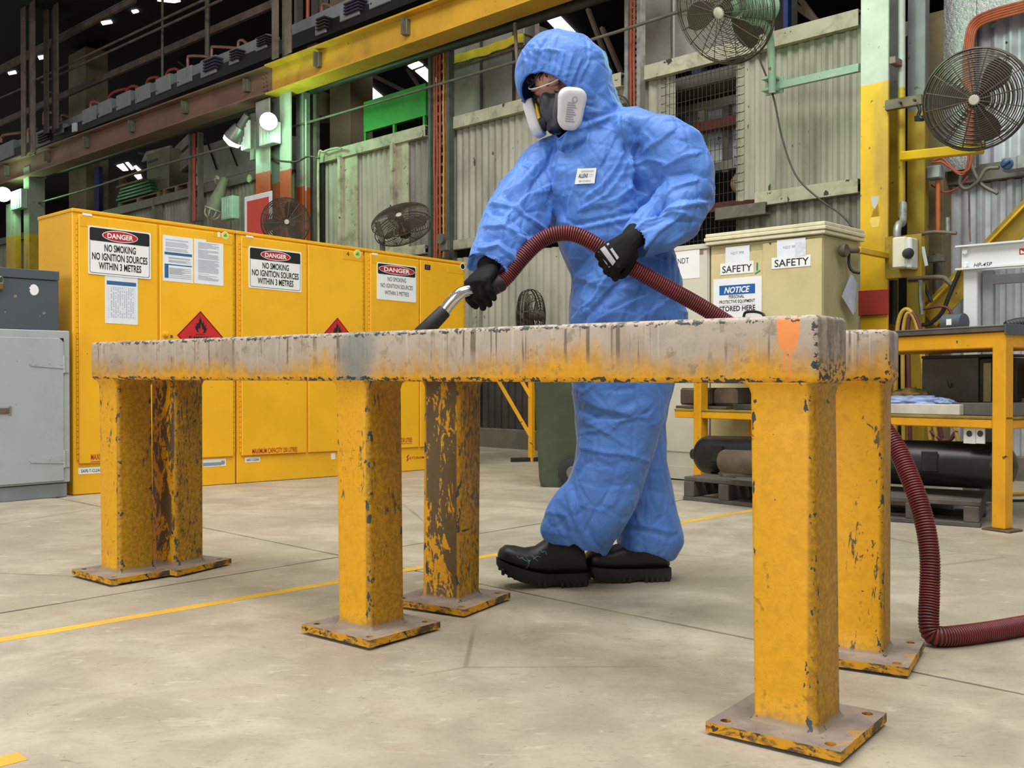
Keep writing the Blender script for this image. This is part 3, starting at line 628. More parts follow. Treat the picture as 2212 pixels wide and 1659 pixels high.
# green panel on stubs
r = thing('green_hoarding', 'bright green sheet panel standing on short legs above the cladding', 'panel', wp(U_(855), RK, CW+0.1))
mb = MB(); u0, u1 = U_(789, CW+.1), U_(923, CW+.1); mb.fbox((0, 0, 0), UW, NW, ZW, (u0, CW+0.08, RK+0.17), (u1, CW+0.12, RK+0.5), 0.003); mb.build('sheet', MT['green_panel'], r, smooth=False)
for px in (791, 853, 918):
    mb = MB(); u = U_(px, CW+.1); mb.fbox((0, 0, 0), UW, NW, ZW, (u-0.015, CW+0.085, RK), (u+0.015, CW+0.115, RK+0.18)); mb.build('leg', MT['green_panel'], r, smooth=False)
# dull tank by the lamps
ua, ub = U_(424, CB), U_(556, CB)
pallet('timber_pallet', 'timber pallet under the dull grey box tank beside the floodlights', ua, ub, CB, RK-0.02, MT['wood'], hh=0.15)
zt_ = at_w(424, 318, CB).z
r, u0, u1 = wbox('box_tank', 'dull grey box tank with slanted dark cables across it, beside the floodlights', 'tank', 427, 556, RK+0.14, zt_, CB+0.02, 0.8, MT['tank2'])
for p, q in (((445, 300), (468, 366)), ((492, 306), (512, 358))):
    mb = MB(); mb.tube([at_w(*p, CB+0.005), at_w(*q, CB+0.005)], 0.012, 6); mb.build('cable', MT['black'], r)
mb = MB(); mb.fbox((0, 0, 0), UW, NW, ZW, (u0, CB+0.005, RK+0.14), (u0+0.1, CB+0.022, zt_)); mb.build('edge_strip', MT['tank'], r, smooth=False)
# left: junk on pallets
ua, ub = U_(255, CB), U_(345, CB)
pallet('timber_pallet', 'pale timber pallet with a bright edge under the khaki metal box', ua, ub, CB, RK-0.02, MT['wood'], hh=0.22)
pallet('timber_pallet', 'timber pallet stacked beside the red cable riser, empty on top', U_(352, CB), U_(412, CB), CB, RK-0.02, MT['wood'], hh=0.24)
mb = MB(); mb.fbox((0, 0, 0), UW, NW, ZW, (U_(254, CB), CB-0.02, RK+0.42), (U_(312, CB), CB+0.4, RK+0.45)); mb.build('plank', MT['wood'], None, smooth=False)
tag(bpy.data.objects['plank'], 'loose pale plank lying on the green folded sheet', 'plank')
mb = MB(); u0, u1 = U_(252, CB), U_(330, CB)
for k in range(4): mb.fbox((0, 0, 0), UW, NW, ZW, (u0+0.05*k, CB-0.01, RK+0.22+0.05*k), (u1-0.03*k, CB+0.7, RK+0.262+0.05*k), 0.012, 2)
tag(mb.build('folded_sheet', mat('green_tarpaulin', '#3f6a44', 0.45, var=0.25, scale=6), None), 'dark green folded sheeting on the left timber pallet', 'tarpaulin')
r, u0, u1 = wbox('metal_box', 'khaki metal box standing on the left timber pallet', 'box', 318, 366, RK+0.24, RK+0.84, CB+0.1, 0.5, mat('khaki_box', '#6f6c55', 0.5, var=0.1))
mb = MB(); mb.fbox((0, 0, 0), UW, NW, ZW, (u0+0.05, CB+0.09, RK+0.7), (u0+0.35, CB+0.1, RK+0.73)); mb.build('handle', MT['pipe_dark'], r, smooth=False)
mb = MB(); P = [at_w(305, 350, CB+0.1), at_w(315, 328, CB+0.1), at_w(368, 314, CB+0.1), at_w(360, 332, CB+0.1)]; mb.prism(P, NW*0.04)
tag(mb.build('sheet_metal', MT['tank2'], None, smooth=False), 'tilted grey metal sheet resting on top of the khaki box', 'sheet')
for nm, lb, px, pz in (('rack_upright', 'blue racking upright at the left end of the rack above the first yellow cabinet', (204, 215), 1.6), ('rack_upright', 'blue racking upright between the khaki box and the red cable riser', (364, 373), 1.1)):
    mb = MB(); u0, u1 = U_(px[0], CB+.3), U_(px[1], CB+.3); mb.fbox((0, 0, 0), UW, NW, ZW, (u0, CB+0.3, RK-0.06), (u1, CB+0.36, RK+pz-0.6)); tag(mb.build(nm, MT['blue_rack'], None, smooth=False), lb, 'rack upright')
for k, (px, py) in enumerate(((392, 318), (395, 345), (388, 365))):
    mb = MB(); p = at_w(px, py, CB+.3); mb.bar(p-UW*0.3-ZW*0.1, p+UW*0.28+ZW*0.08, 0.06, 0.14)
    tag(mb.build('bracket', MT['tank2'], None, smooth=False), ['pale angle bracket lying highest in the rack beside the red riser', 'grey angle bracket lying in the middle of the rack pile beside the red riser', 'grey angle bracket lying lowest in the rack pile beside the red riser'][k], 'bracket')
r = thing('timber_crate', 'brown vertical-boarded timber crate at the left end of the rack', 'crate', wp(U_(210, CB+.8), RK, CB+.9))
for k in range(7):
    mb = MB(); u0 = U_(194, CB+.8)+k*0.2; mb.fbox((0, 0, 0), UW, NW, ZW, (u0, CB+0.8, RK-0.06), (u0+0.19, CB+0.84, RK+0.95)); mb.build('board', MT['wood_dark'] if k % 3 else MT['wood'], r, smooth=False)
# things seen through the mesh opening
r = thing('framed_panel', 'grey framed metal panel standing behind the wire mesh opening', 'panel', wp(U_(1520), 0, CW+0.5))
zA, zB = at_w(1520, 370, CW+.5).z, at_w(1520, 238, CW+.5).z
mb = MB(); mb.fbox((0, 0, 0), UW, NW, ZW, (U_(1465, CW+.5), CW+0.5, zA), (U_(1605, CW+.5), CW+0.54, zB)); mb.build('sheet', MT['zinc'], r, smooth=False)
for px in (1464, 1510, 1562, 1600):
    mb = MB(); u = U_(px, CW+.46); mb.fbox((0, 0, 0), UW, NW, ZW, (u, CW+0.44, zA-0.05), (u+0.06, CW+0.5, zB+0.05)); mb.build('stile', MT['steel'] if px != 1510 else MT['girt'], r, smooth=False)
for z in (zA-0.03, zB-0.02):
    mb = MB(); mb.fbox((0, 0, 0), UW, NW, ZW, (U_(1455, CW+.46), CW+0.43, z), (U_(1610, CW+.46), CW+0.5, z+0.07)); mb.build('rail', MT['tank'], r, smooth=False)
mb = MB(); mb.fbox((0, 0, 0), UW, NW, ZW, (U_(1440), CW+0.3, -0.05), (U_(1640), CW+0.36, ZM-0.35)); tag(mb.build('storage_bin', MT['brown_dark'], None, smooth=False), 'dark brown storage bin behind the wire mesh, below the panel', 'bin')
mb = MB(); mb.fbox((0, 0, 0), UW, NW, ZW, (U_(1440), CW+0.34, ZM+0.05), (U_(1625), CW+0.42, ZM+0.12)); tag(mb.build('rack_beam', mat('rust_red', '#6a2f26', .6, var=.2), None, smooth=False), 'dull red rack beam behind the mesh opening', 'rack beam')
mb = MB(); mb.fbox((0, 0, 0), UW, NW, ZW, (U_(1440), CW+0.34, ZM+0.72), (U_(1625), CW+0.42, ZM+0.8)); tag(mb.build('rack_beam', mat('rust_red', '#5d2a22', .6, var=.2), None, smooth=False), 'rusty red upper rack beam behind the mesh opening, above the framed panel', 'rack beam')
mb = MB(); mb.ball(wp(U_(1550), ZM+0.25, CW+0.4), (0.12, 0.08, 0.1), 12, 8); tag(mb.build('sack', MT['cardboard'], None), 'crumpled tan sack behind the wire mesh', 'sack')
# ---------------------------------------------------------------- a helper for faces: frame with origin O, axes ax (right), ay (up), az (towards the viewer)
class Face:
    def __init__(s, O, ax, az, slope=0.0, ay=(0, 0, 1)):
        s.O = Vector(O); s.ax = Vector(ax); s.az = Vector(az); s.slope = slope; s.ay = Vector(ay)
        s.axs = (s.ax+Vector((0, 0, slope)))
    def uv(s, px, py):
        d = ray(px, py); t = (s.O-CAM).dot(s.az)/d.dot(s.az); p = CAM+d*t-s.O; u = p.dot(s.ax); return u, p.z-s.slope*u
    def P(s, u, v, w=0.0): return s.O+s.axs*u+s.ay*v+s.az*w
    def box(s, mb, u0, v0, u1, v1, w0, w1, bev=0.0, seg=1):
        b = bmesh.new(); bmesh.ops.create_cube(b, size=1.0)
        for q in b.verts: q.co = Vector(((u0+u1)/2+q.co.x*(u1-u0), (v0+v1)/2+q.co.y*(v1-v0), (w0+w1)/2+q.co.z*(w1-w0)))
        if bev: bmesh.ops.bevel(b, geom=b.edges[:], offset=bev, segments=seg, profile=0.5, affect='EDGES')
        for q in b.verts: q.co = s.P(*q.co)
        b.verts.index_update(); mb.bm(b)
    def poly(s, mb, pts, w0, w1):
        mb.prism([s.P(u, v, w0) for u, v in pts], s.az*(w1-w0))
    def text(s, mb, body, u, v, h, width=None, bold=0.0, w=0.002, slant=0.0):
        text_mb(mb, body, s.P(u, v, w-0.0008), s.axs, s.ay, h, width, bold, 0.0008, slant)
def rrect(u0, v0, u1, v1, r, n=4):
    out = []
    for k, (cx_, cy_) in enumerate(((u1-r, v1-r), (u0+r, v1-r), (u0+r, v0+r), (u1-r, v0+r))):
        for i in range(n+1):
            a = PI/2*k+PI/2*i/n; out.append((cx_+r*math.cos(a), cy_+r*math.sin(a)))
    return out
def ell(u, v, ru, rv, n=40): return [(u+ru*math.cos(2*PI*i/n), v+rv*math.sin(2*PI*i/n)) for i in range(n)]
def part(fn, name, m, parent, smooth=False, **k):
    mb = MB(); fn(mb); return mb.build(name, m, parent, smooth=smooth, **k)

AC = Vector((0.683, 0.730, 0)).normalized(); NF = Vector((0.730, -0.683, 0)).normalized()
C0 = at_z(155, 1070, 0.0); SL = -0.0164
CF = Face(C0, AC, NF, SL)
FLAME = [(1200, 225), (1215, 290), (1250, 350), (1255, 400), (1270, 430), (1285, 400), (1290, 345), (1310, 400), (1310, 450), (1325, 500), (1350, 460), (1360, 415), (1365, 470), (1350, 520), (1360, 545), (1385, 520), (1375, 580), (1340, 640), (1270, 660), (1305, 610), (1300, 545), (1265, 575), (1258, 520), (1238, 440), (1215, 430), (1228, 490), (1215, 530), (1196, 580), (1183, 530), (1150, 575), (1160, 620), (1190, 660), (1130, 625), (1090, 560), (1080, 510), (1060, 455), (1100, 510), (1120, 470), (1105, 405), (1140, 440), (1165, 420), (1185, 370), (1170, 330), (1130, 300), (1180, 325), (1205, 355), (1200, 300)]
def danger_sign(fr, par, tl, br, w, style):
    u0, v1 = fr.uv(*tl); u1, v0 = fr.uv(*br); W, Hh = u1-u0, v1-v0; uc = (u0+u1)/2
    V = lambda f: v1-f*Hh
    s = part(lambda mb: fr.poly(mb, rrect(u0, v0, u1, v1, 0.006), w, w+0.002), 'danger_sign', MT['white'], par)
    m = 0.022*W
    part(lambda mb: fr.poly(mb, rrect(u0+m, V(0.31 if style else 0.30), u1-m, v1-m, 0.010), w+0.002, w+0.0028), 'black_band', MT['ink'], s)
    if style == 0:
        def frame(mb):
            o = rrect(u0+m, v0+m, u1-m, v1-m, 0.012); i = rrect(u0+m+0.0025, v0+m+0.0025, u1-m-0.0025, v1-m-0.0025, 0.010); n = len(o)
            mb.add([fr.P(a, b, w+0.0026) for a, b in o]+[fr.P(a, b, w+0.0026) for a, b in i], [(k, (k+1) % n, n+(k+1) % n, n+k) for k in range(n)])
        part(frame, 'border_line', MT['ink'], s)
    rx, ry, ey = ((0.285, 0.118, 0.165), (0.46, 0.122, 0.165))[style]
    part(lambda mb: fr.poly(mb, ell(uc, V(ey), rx*W, ry*Hh), w+0.0028, w+0.0034), 'oval_rim', MT['white'], s)
    part(lambda mb: fr.poly(mb, ell(uc, V(ey), rx*W-0.004, ry*Hh-0.004), w+0.0034, w+0.004), 'oval', MT['redink'], s)
    part(lambda mb: fr.text(mb, 'DANGER', uc, V(ey), (0.105, 0.115)[style]*Hh, (0.41, 0.66)[style]*W, 0.028, w+0.0048), 'danger_lettering', MT['white'], s)
    L = (('NO SMOKING', 0.425, 0.50), ('NO IGNITION SOURCES', 0.615, 0.885), ('WITHIN 3 METRES', 0.805, 0.68)) if style == 0 else (('NO SMOKING', 0.42, 0.47), ('NO IGNITION SOURCES', 0.605, 0.82), ('WITHIN 3 METRES', 0.795, 0.62))
    def lines(mb):
        for t, y, ww in L: fr.text(mb, t, uc, V(y), (0.148, 0.118)[style]*Hh, ww*W, (0.022, 0.0)[style], w+0.003)
    part(lines, 'warning_lettering', MT['ink'], s)
    return s
def flam_diamond(fr, par, tip, half, w):
    u, v = fr.uv(*tip); cv = v-half
    s = part(lambda mb: fr.poly(mb, [(u, cv+half), (u-half, cv), (u, cv-half), (u+half, cv)], w, w+0.002), 'flammable_diamond', MT['flam'], par)
    def rim(mb):
        o = [(u, cv+half), (u-half, cv), (u, cv-half), (u+half, cv)]; h2 = half*0.94; h1 = half*0.985
        o = [(u, cv+h1), (u-h1, cv), (u, cv-h1), (u+h1, cv)]; i = [(u, cv+h2), (u-h2, cv), (u, cv-h2), (u+h2, cv)]
        mb.add([fr.P(a, b, w+0.0026) for a, b in o+i], [(k, (k+1) % 4, 4+(k+1) % 4, 4+k) for k in range(4)])
    part(rim, 'rim_line', mat('dark_red_print', '#5f0d10', 0.5, var=0), s)
    k = half/600.0
    part(lambda mb: fr.poly(mb, [(u+(x-1220)*k, cv+half-(y-130)*k) for x, y in FLAME], w+0.002, w+0.0028), 'flame_symbol', MT['ink'], s)
    part(lambda mb: fr.box(mb, u-135*k, cv+half-565*k, u+115*k, cv+half-553*k, w+0.002, w+0.0026), 'ground_bar', MT['ink'], s)
    part(lambda mb: fr.text(mb, 'FLAMMABLE', u, cv-0.06*half, 0.13*half, 0.98*half, 0.02, w+0.003), 'hazard_lettering', MT['ink'], s)
    part(lambda mb: fr.text(mb, 'LIQUID', u, cv-0.25*half, 0.12*half, 0.6*half, 0.02, w+0.003), 'hazard_lettering', MT['ink'], s)
def textlines(fr, mb, u0, v1, u1, rows, dv, seed, hh=0.0022, w=0.0016, indent=0.0):
    r = random.Random(seed)
    for k in range(rows):
        if r.random() < 0.10: continue
        e = u1-(u1-u0)*(r.random()*0.55 if r.random() < 0.35 else r.random()*0.08)
        fr.box(mb, u0+indent, v1-k*dv-hh, e, v1-k*dv, w, w+0.0003)
def sheet_paper(fr, par, tl, br, w, kind, name='notice_sheet'):
    u0, v1 = fr.uv(*tl); u1, v0 = fr.uv(*br); W, Hh = u1-u0, v1-v0
    s = part(lambda mb: fr.box(mb, u0, v0, u1, v1, w, w+0.0012), name, MT['paper'], par)
    V = lambda f: v1-f*Hh; Uu = lambda f: u0+f*W
    if kind == 'a':
        part(lambda mb: (textlines(fr, mb, Uu(.08), V(.08), Uu(.85), 14, Hh*.019, 3, w=w+.0012), textlines(fr, mb, Uu(.18), V(.47), Uu(.95), 6, Hh*.02, 5, w=w+.0016), textlines(fr, mb, Uu(.2), V(.70), Uu(.95), 12, Hh*.019, 6, w=w+.0016)), 'small_print', MT['greyink'], s)
        part(lambda mb: (fr.box(mb, Uu(.05), V(.42), Uu(.96), V(.36), w+.0012, w+.0016), fr.box(mb, Uu(.05), V(.645), Uu(.96), V(.62), w+.0012, w+.0016), fr.box(mb, Uu(.05), V(.93), Uu(.18), V(.645), w+.0012, w+.0016)), 'blue_band', MT['blueink'], s)
    elif kind == 'b':
        part(lambda mb: textlines(fr, mb, Uu(.13), V(.07), Uu(.86), 46, Hh*.0185, 8, w=w+.0012), 'small_print', MT['greyink'], s)
    else:
        part(lambda mb: fr.box(mb, Uu(.05), V(.21), Uu(.95), V(.13), w+.0012, w+.0016), 'blue_band', MT['blueink'], s)
        def grid(mb):
            for k in range(19): fr.box(mb, Uu(.05), V(.25+k*.035), Uu(.95), V(.249+k*.035)+0.0005, w+.0012, w+.0014)
        part(grid, 'table_lines', MT['greyink'], s)
        def marks(mb):
            r = random.Random(4)
            for k in range(18):
                for j in range(11):
                    if r.random() < .8: fr.box(mb, Uu(.18+j*.066), V(.275+k*.035), Uu(.205+j*.066), V(.257+k*.035), w+.0012, w+.0015)
        part(marks, 'table_marks', mat('pale_blue_print', '#7f95b0', 0.7, var=0.0), s, kind='stuff')
    return s
DEP, HC = 0.44, CF.uv(155, 449)[1]
zd0 = CF.uv(166, 1002)[1]; zd1 = CF.uv(168, 463)[1]
def cabinet(label, px0, px1, doors):
    u0, u1 = CF.uv(px0, 800)[0], CF.uv(px1, 800)[0]
    r = thing('safety_cabinet', label, 'cabinet', CF.P((u0+u1)/2, 0, -DEP/2), 'yellow flammable liquid cabinets in a row')
    g = 0.004
    part(lambda mb: CF.box(mb, u0+g, 0.0, u1-g, HC-0.012, -DEP, 0, 0.004), 'shell', MT['cab_yellow'], r)
    part(lambda mb: CF.box(mb, u0+g-0.004, HC-0.02, u1-g+0.004, HC, -DEP-0.004, 0.008, 0.004), 'top_lip', MT['cab_yellow2'], r)
    ds = []
    for a, b in doors:
        ua, ub = CF.uv(a, 800)[0], CF.uv(b, 800)[0]
        d = part(lambda mb: CF.box(mb, ua, zd0, ub, zd1, 0.001, 0.014, 0.004), 'door', MT['cab_yellow'], r); ds.append((d, ua, ub))
    # piano hinges at the outer stiles
    for (d, ua, ub), side in zip(ds, (0, 1)):
        uh = ua-0.006 if side == 0 else ub+0.006
        def hinge(mb):
            n = 42; L = (zd1-zd0-0.04)/n
            for k in range(n): mb.cyl(CF.P(uh, zd0+0.02+k*L+0.002, 0.007), CF.P(uh, zd0+0.02+(k+1)*L-0.002, 0.007), 0.0045, None, 6)
        part(hinge, 'piano_hinge', MT['cab_yellow2'], d, kind='stuff')
    # top label pockets
    for (d, ua, ub), (f0, f1) in zip(ds, ((0.0, 0.36), (0.60, 1.0))):
        part(lambda mb: CF.box(mb, ua+(ub-ua)*f0+0.006, zd1-0.062, ua+(ub-ua)*f1-0.006, zd1-0.006, 0.014, 0.0155, 0.0007), 'label_pocket', MT['cab_yellow2'], d)
    return r, ds
r1, d1 = cabinet('yellow flammable cabinet beside the grey lockers with three paper sheets on its doors', 155.5, 509.5, ((168.5, 339), (343.5, 502)))
r2, d2 = cabinet('middle yellow flammable cabinet with a handwritten 4 near its top corner', 510, 787, ((519.5, 660), (664, 782)))
r3, d3 = cabinet('yellow flammable cabinet with doors beside the gloved hand on the wand', 787.5, 1006, ((797.5, 902.5), (905.5, 999)))
W0 = 0.0142
danger_sign(CF, d1[0][0], (187, 487), (322.6, 604), W0+0.002, 0); sheet_paper(CF, d1[0][0], (224, 592), (295, 702), W0, 'c')
sheet_paper(CF, d1[1][0], (349, 507.6), (414.4, 612.5), W0, 'a'); sheet_paper(CF, d1[1][0], (416.5, 515.5), (479.6, 618), W0, 'b')
danger_sign(CF, d2[0][0], (534, 531.5), (648, 632), W0, 0); danger_sign(CF, d3[0][0], (811, 566), (895.5, 654), W0, 1)
hd = CF.uv(430, 672)[1]-CF.uv(430, 726.5)[1]
flam_diamond(CF, d1[1][0], (430, 672), hd, W0); flam_diamond(CF, d2[1][0], (725.8, 686), hd*0.95, W0)
def cap(d, pc, wpx, under=True):
    u, v = CF.uv(*pc); W = CF.uv(pc[0]+wpx/2, pc[1])[0]-CF.uv(pc[0]-wpx/2, pc[1])[0]
    def f(mb):
        CF.text(mb, 'MAXIMUM CAPACITY 250 LITRES', u, v, 0.030, W, 0.012, W0+0.001); CF.box(mb, u-W/2, v-0.026, u+W/2, v-0.0235, W0, W0+0.001)
    part(f, 'capacity_lettering', MT['redtext'], d)
cap(d1[0][0], (256, 984), 122); cap(d2[0][0], (591.5, 972), 97); cap(d3[0][0], (850, 951), 76)
def sticker(par, tl, br, m, name, txt=None, tm='ink', w=W0, h=0.5, bold=0.01):
    u0, v1 = CF.uv(*tl); u1, v0 = CF.uv(*br)
    s = part(lambda mb: CF.poly(mb, rrect(u0, v0, u1, v1, min(0.004, (v1-v0)*.3)), w, w+0.0012), name, MT[m], par)
    if txt: part(lambda mb: CF.text(mb, txt, (u0+u1)/2, (v0+v1)/2, (v1-v0)*h, (u1-u0)*0.8, bold, w+0.002), 'lettering', MT[tm], s)
    return s
sticker(d1[0][0], (175, 460), (196, 468), 'white', 'name_sticker', None, 'greyink', W0+.0016); sticker(d2[0][0], (528, 508.5), (544, 515), 'white', 'name_sticker', None, 'greyink', W0+.0016); sticker(d3[0][0], (800, 546), (813, 553), 'white', 'name_sticker')
sticker(r1, (169, 1011), (226, 1021.5), 'white', 'base_sticker', 'SAFE-T-CLEAN', 'ink', 0.0004); sticker(r2, (529, 988.5), (562, 997.5), 'white', 'base_sticker', 'SAFE-T-CLEAN', 'ink', 0.0004); sticker(r2, (715, 979), (724, 992), 'white', 'base_sticker', None, 'ink', 0.0004)
s_ = sticker(r1, (438, 993), (488, 1006.5), 'white', 'base_sticker', None, 'ink', 0.0004)
def st(mb): u0, v1 = CF.uv(438, 1000); u1, v0 = CF.uv(478, 1005); CF.box(mb, u0, v0, u1, v1, .0016, .002); u0, v1 = CF.uv(476, 994.5); u1, v0 = CF.uv(486, 1004); CF.poly(mb, ell((u0+u1)/2, (v0+v1)/2, (u1-u0)/2, (v1-v0)/2, 6), .0016, .0022)
part(st, 'grey_print', MT['greyink'], s_)
def disc(par, c, rpx, m1, m2, rim=0.72):
    u, v = CF.uv(*c); R_ = CF.uv(c[0]+rpx, c[1])[0]-u
    s = part(lambda mb: CF.poly(mb, ell(u, v, R_, R_, 20), W0+.0016, W0+.0026), 'round_sticker', MT[m1], par); part(lambda mb: CF.poly(mb, ell(u, v, R_*rim, R_*rim, 20), W0+.0026, W0+.0032), 'sticker_centre', MT[m2], s)
    return s, u, v, R_
lime = MT['lime'] = mat('lime_sticker', '#c9d65a', 0.5, var=0.05)
for d, c in ((d1[1][0], (483.5, 509)), (d2[1][0], (769, 549))):
    s, u, v, R_ = disc(d, c, 7.4, 'white', 'lime', 0.85); part(lambda mb: CF.poly(mb, [(u-R_*.6, v-R_*.2), (u-R_*.1, v+R_*.3), (u+R_*.2, v+R_*.5), (u+R_*.3, v+R_*.1), (u+R_*.6, v-R_*.4), (u+R_*.1, v-R_*.2), (u-R_*.1, v-R_*.4)], W0+.0032, W0+.0038), 'sticker_symbol', MT['greenink'], s)
disc(d3[1][0], (996, 576), 5.5, 'white', 'ink', 0.74)
sticker(d1[1][0], (458, 501), (463, 512), 'cab_yellow2', 'worn_label', None, 'ink', W0+.0016); sticker(d1[1][0], (467, 501.5), (472, 513), 'white', 'worn_label', None, 'ink', W0+.0016)
part(lambda mb: CF.text(mb, '4', *CF.uv(748, 548.5), 0.028, 0.024, -0.004, W0+0.0024), 'handwritten_number', MT['ink'], d2[1][0])
s_ = sticker(d3[1][0], (914.5, 571.5), (926.5, 584), 'ink', 'small_plate'); part(lambda mb: CF.text(mb, 'ICT', *CF.uv(920.5, 577.7), 0.022, 0.026, 0.0, W0+0.002), 'lettering', mat('mauve_print', '#b06aa0', 0.5, var=0), s_)
def logo(mb):
    u, v = CF.uv(880.5, 988.5); k = 0.0011
    CF.poly(mb, [(u-10*k, v+4*k), (u+10*k, v+22*k), (u+10*k, v+12*k), (u-1*k, v+2*k), (u+8*k, v-6*k), (u+8*k, v-12*k), (u-8*k, v-26*k), (u-8*k, v-16*k), (u+1*k, v-7*k)], .0003, .001)
    CF.text(mb, 'STOREMASTA', *CF.uv(911, 988), 0.016, CF.uv(938, 988)[0]-CF.uv(885, 988)[0], 0.01, .001)
part(logo, 'maker_lettering', MT['redtext'], r3)
for (d, ua, ub), px in ((d1[1], (357, 722)), (d2[1], (672, 735)), (d3[1], (914, 748))):
    u, v = CF.uv(*px)
    part(lambda mb: (mb.lathe(CF.P(ua+0.03, v, 0.014), NF, [(0, .019), (.004, .019), (.006, .011), (.018, .011), (.02, .014), (.026, .013), (.028, .006)], 18)), 'latch_knob', MT['cab_yellow2'], d, smooth=True)
    part(lambda mb: CF.box(mb, ua+0.06, v-0.02, ua+0.075, v-0.004, .014, .0152, .0005), 'keyhole_plate', MT['rusty'], d)
# ---------------------------------------------------------------- grey steel locker and the slate box on it
LO = at_z(149, 1073, 0.0); LF = Face(LO, AC, NF, 0.0)
zt_ = LF.uv(153, 715)[1]; ul = -1.15; zb_ = LF.uv(150, 1041)[1]
r = thing('steel_locker', 'low pale grey steel locker with long strap hinges, beside the first yellow cabinet', 'locker', LF.P(ul/2, 0, -.22))
part(lambda mb: LF.box(mb, ul, 0.0, -0.004, zb_-0.004, -.42, -0.012, .003), 'plinth', MT['grey_base'], r)
LD = 0.005
part(lambda mb: LF.box(mb, ul, zb_, 0.008, zt_, -.43, -0.002, .004), 'shell', MT['grey_cab'], r)
ud, vd = LF.uv(136, 731)
vb = LF.uv(137, 1042)[1]+0.01
D_ = part(lambda mb: LF.box(mb, ul+0.08, vb, ud, vd, -0.001, 0.006, .002), 'door', MT['grey_cab'], r)
part(lambda mb: LF.poly(mb, [(ud+.001, vd+.001), (ud-.02, vd+.001), (ud+.001, vd-.02)], .0062, .0068), 'corner_gap', MT['black'], D_)
for yy in (786.5, 991):
    v = LF.uv(136, yy)[1]; uA = LF.uv(66, yy)[0]
    def strap(mb):
        pts = [(uA, v-.011), (uA-.008, v), (uA, v+.011), (ud, v+.024), (ud, v-.024)]
        LF.poly(mb, pts, .006, .0095); LF.box(mb, ud+.004, v-.045, ud+.03, v+.045, -.002, .003, .0008); mb.cyl(LF.P(ud+.003, v-.045, .005), LF.P(ud+.003, v+.045, .005), .006, None, 10)
        for uu in (.02, .09, .15): mb.lathe(LF.P(uA+uu*1.0, v+(.004 if uu == .09 else -.003), .0095), NF, [(0, .004), (.002, .003)], 8)
    part(strap, 'strap_hinge', MT['grey_cab'], D_)
part(lambda mb: LF.box(mb, LF.uv(0, 887)[0]-.2, LF.uv(10, 893)[1], LF.uv(18, 888)[0], LF.uv(10, 881)[1], .0062, .014, .002), 'latch_bar', MT['rusty'], D_)
part(lambda mb: LF.box(mb, LF.uv(17, 888)[0], LF.uv(17, 896)[1], LF.uv(23, 888)[0], LF.uv(17, 877)[1], .0062, .012, .001), 'latch_keep', MT['galv'], D_)
BF = Face(LF.P(0, zt_, -.03), AC, NF, 0.0); ur = BF.uv(127, 650)[0]; h = BF.uv(120, 586)[1]; hb_ = BF.uv(120, 606)[1]
r = thing('tool_box', 'slate grey steel box with flaked white spots, standing on the grey locker', 'box', BF.P(ur-.5, 0, -.17))
part(lambda mb: BF.box(mb, ul+.05, 0.001, ur, hb_-.002, -.36, 0, .003), 'body', MT['dgrey'], r)
part(lambda mb: BF.box(mb, ul+.047, hb_, ur+.002, h, -.362, .005, .003), 'lid', MT['dgrey'], r)
u, v = BF.uv(73, 626)
part(lambda mb: BF.poly(mb, [(u+.024*math.cos(a)*(1-.25*(1+math.cos(a-2.9))*abs(noise.noise((a*3, 1, 1)))*2), v+.028*math.sin(a)) for a in [2*PI*i/30 for i in range(30)]], .0002, .0008), 'sticker_remnant', MT['white'], r)
for c, rr_ in (((33, 640), .009), ((95, 676), .01), ((11, 674), .004), ((86, 683), .004)):
    u2, v2 = BF.uv(*c); rg = random.Random(c[0]); part(lambda mb: BF.poly(mb, [(u2+rr_*math.cos(a)*rg.uniform(.5, 1.1), v2+rr_*math.sin(a)*rg.uniform(.5, 1.2)) for a in [2*PI*i/11 for i in range(11)]], .0002, .0008), 'paint_flake', MT['galv'], r)
p = BF.P(*BF.uv(1, 612), .02)
r = thing('padlock', 'brass padlock hanging on the front of the slate grey box', 'padlock', p)
part(lambda mb: BF.box(mb, BF.uv(-6, 620)[0], BF.uv(0, 625)[1], BF.uv(5, 620)[0], BF.uv(0, 611)[1], .008, .022, .003), 'body', mat('brass', '#a5853f', 0.4, 0.7, var=.1), r)
part(lambda mb: mb.tube(spline([BF.P(*BF.uv(-4, 611), .015), BF.P(*BF.uv(-4, 602), .015), BF.P(*BF.uv(0, 598), .015), BF.P(*BF.uv(4, 602), .015), BF.P(*BF.uv(4, 611), .015)], 5), .0035, 8), 'shackle', MT['steel'], r, smooth=True)
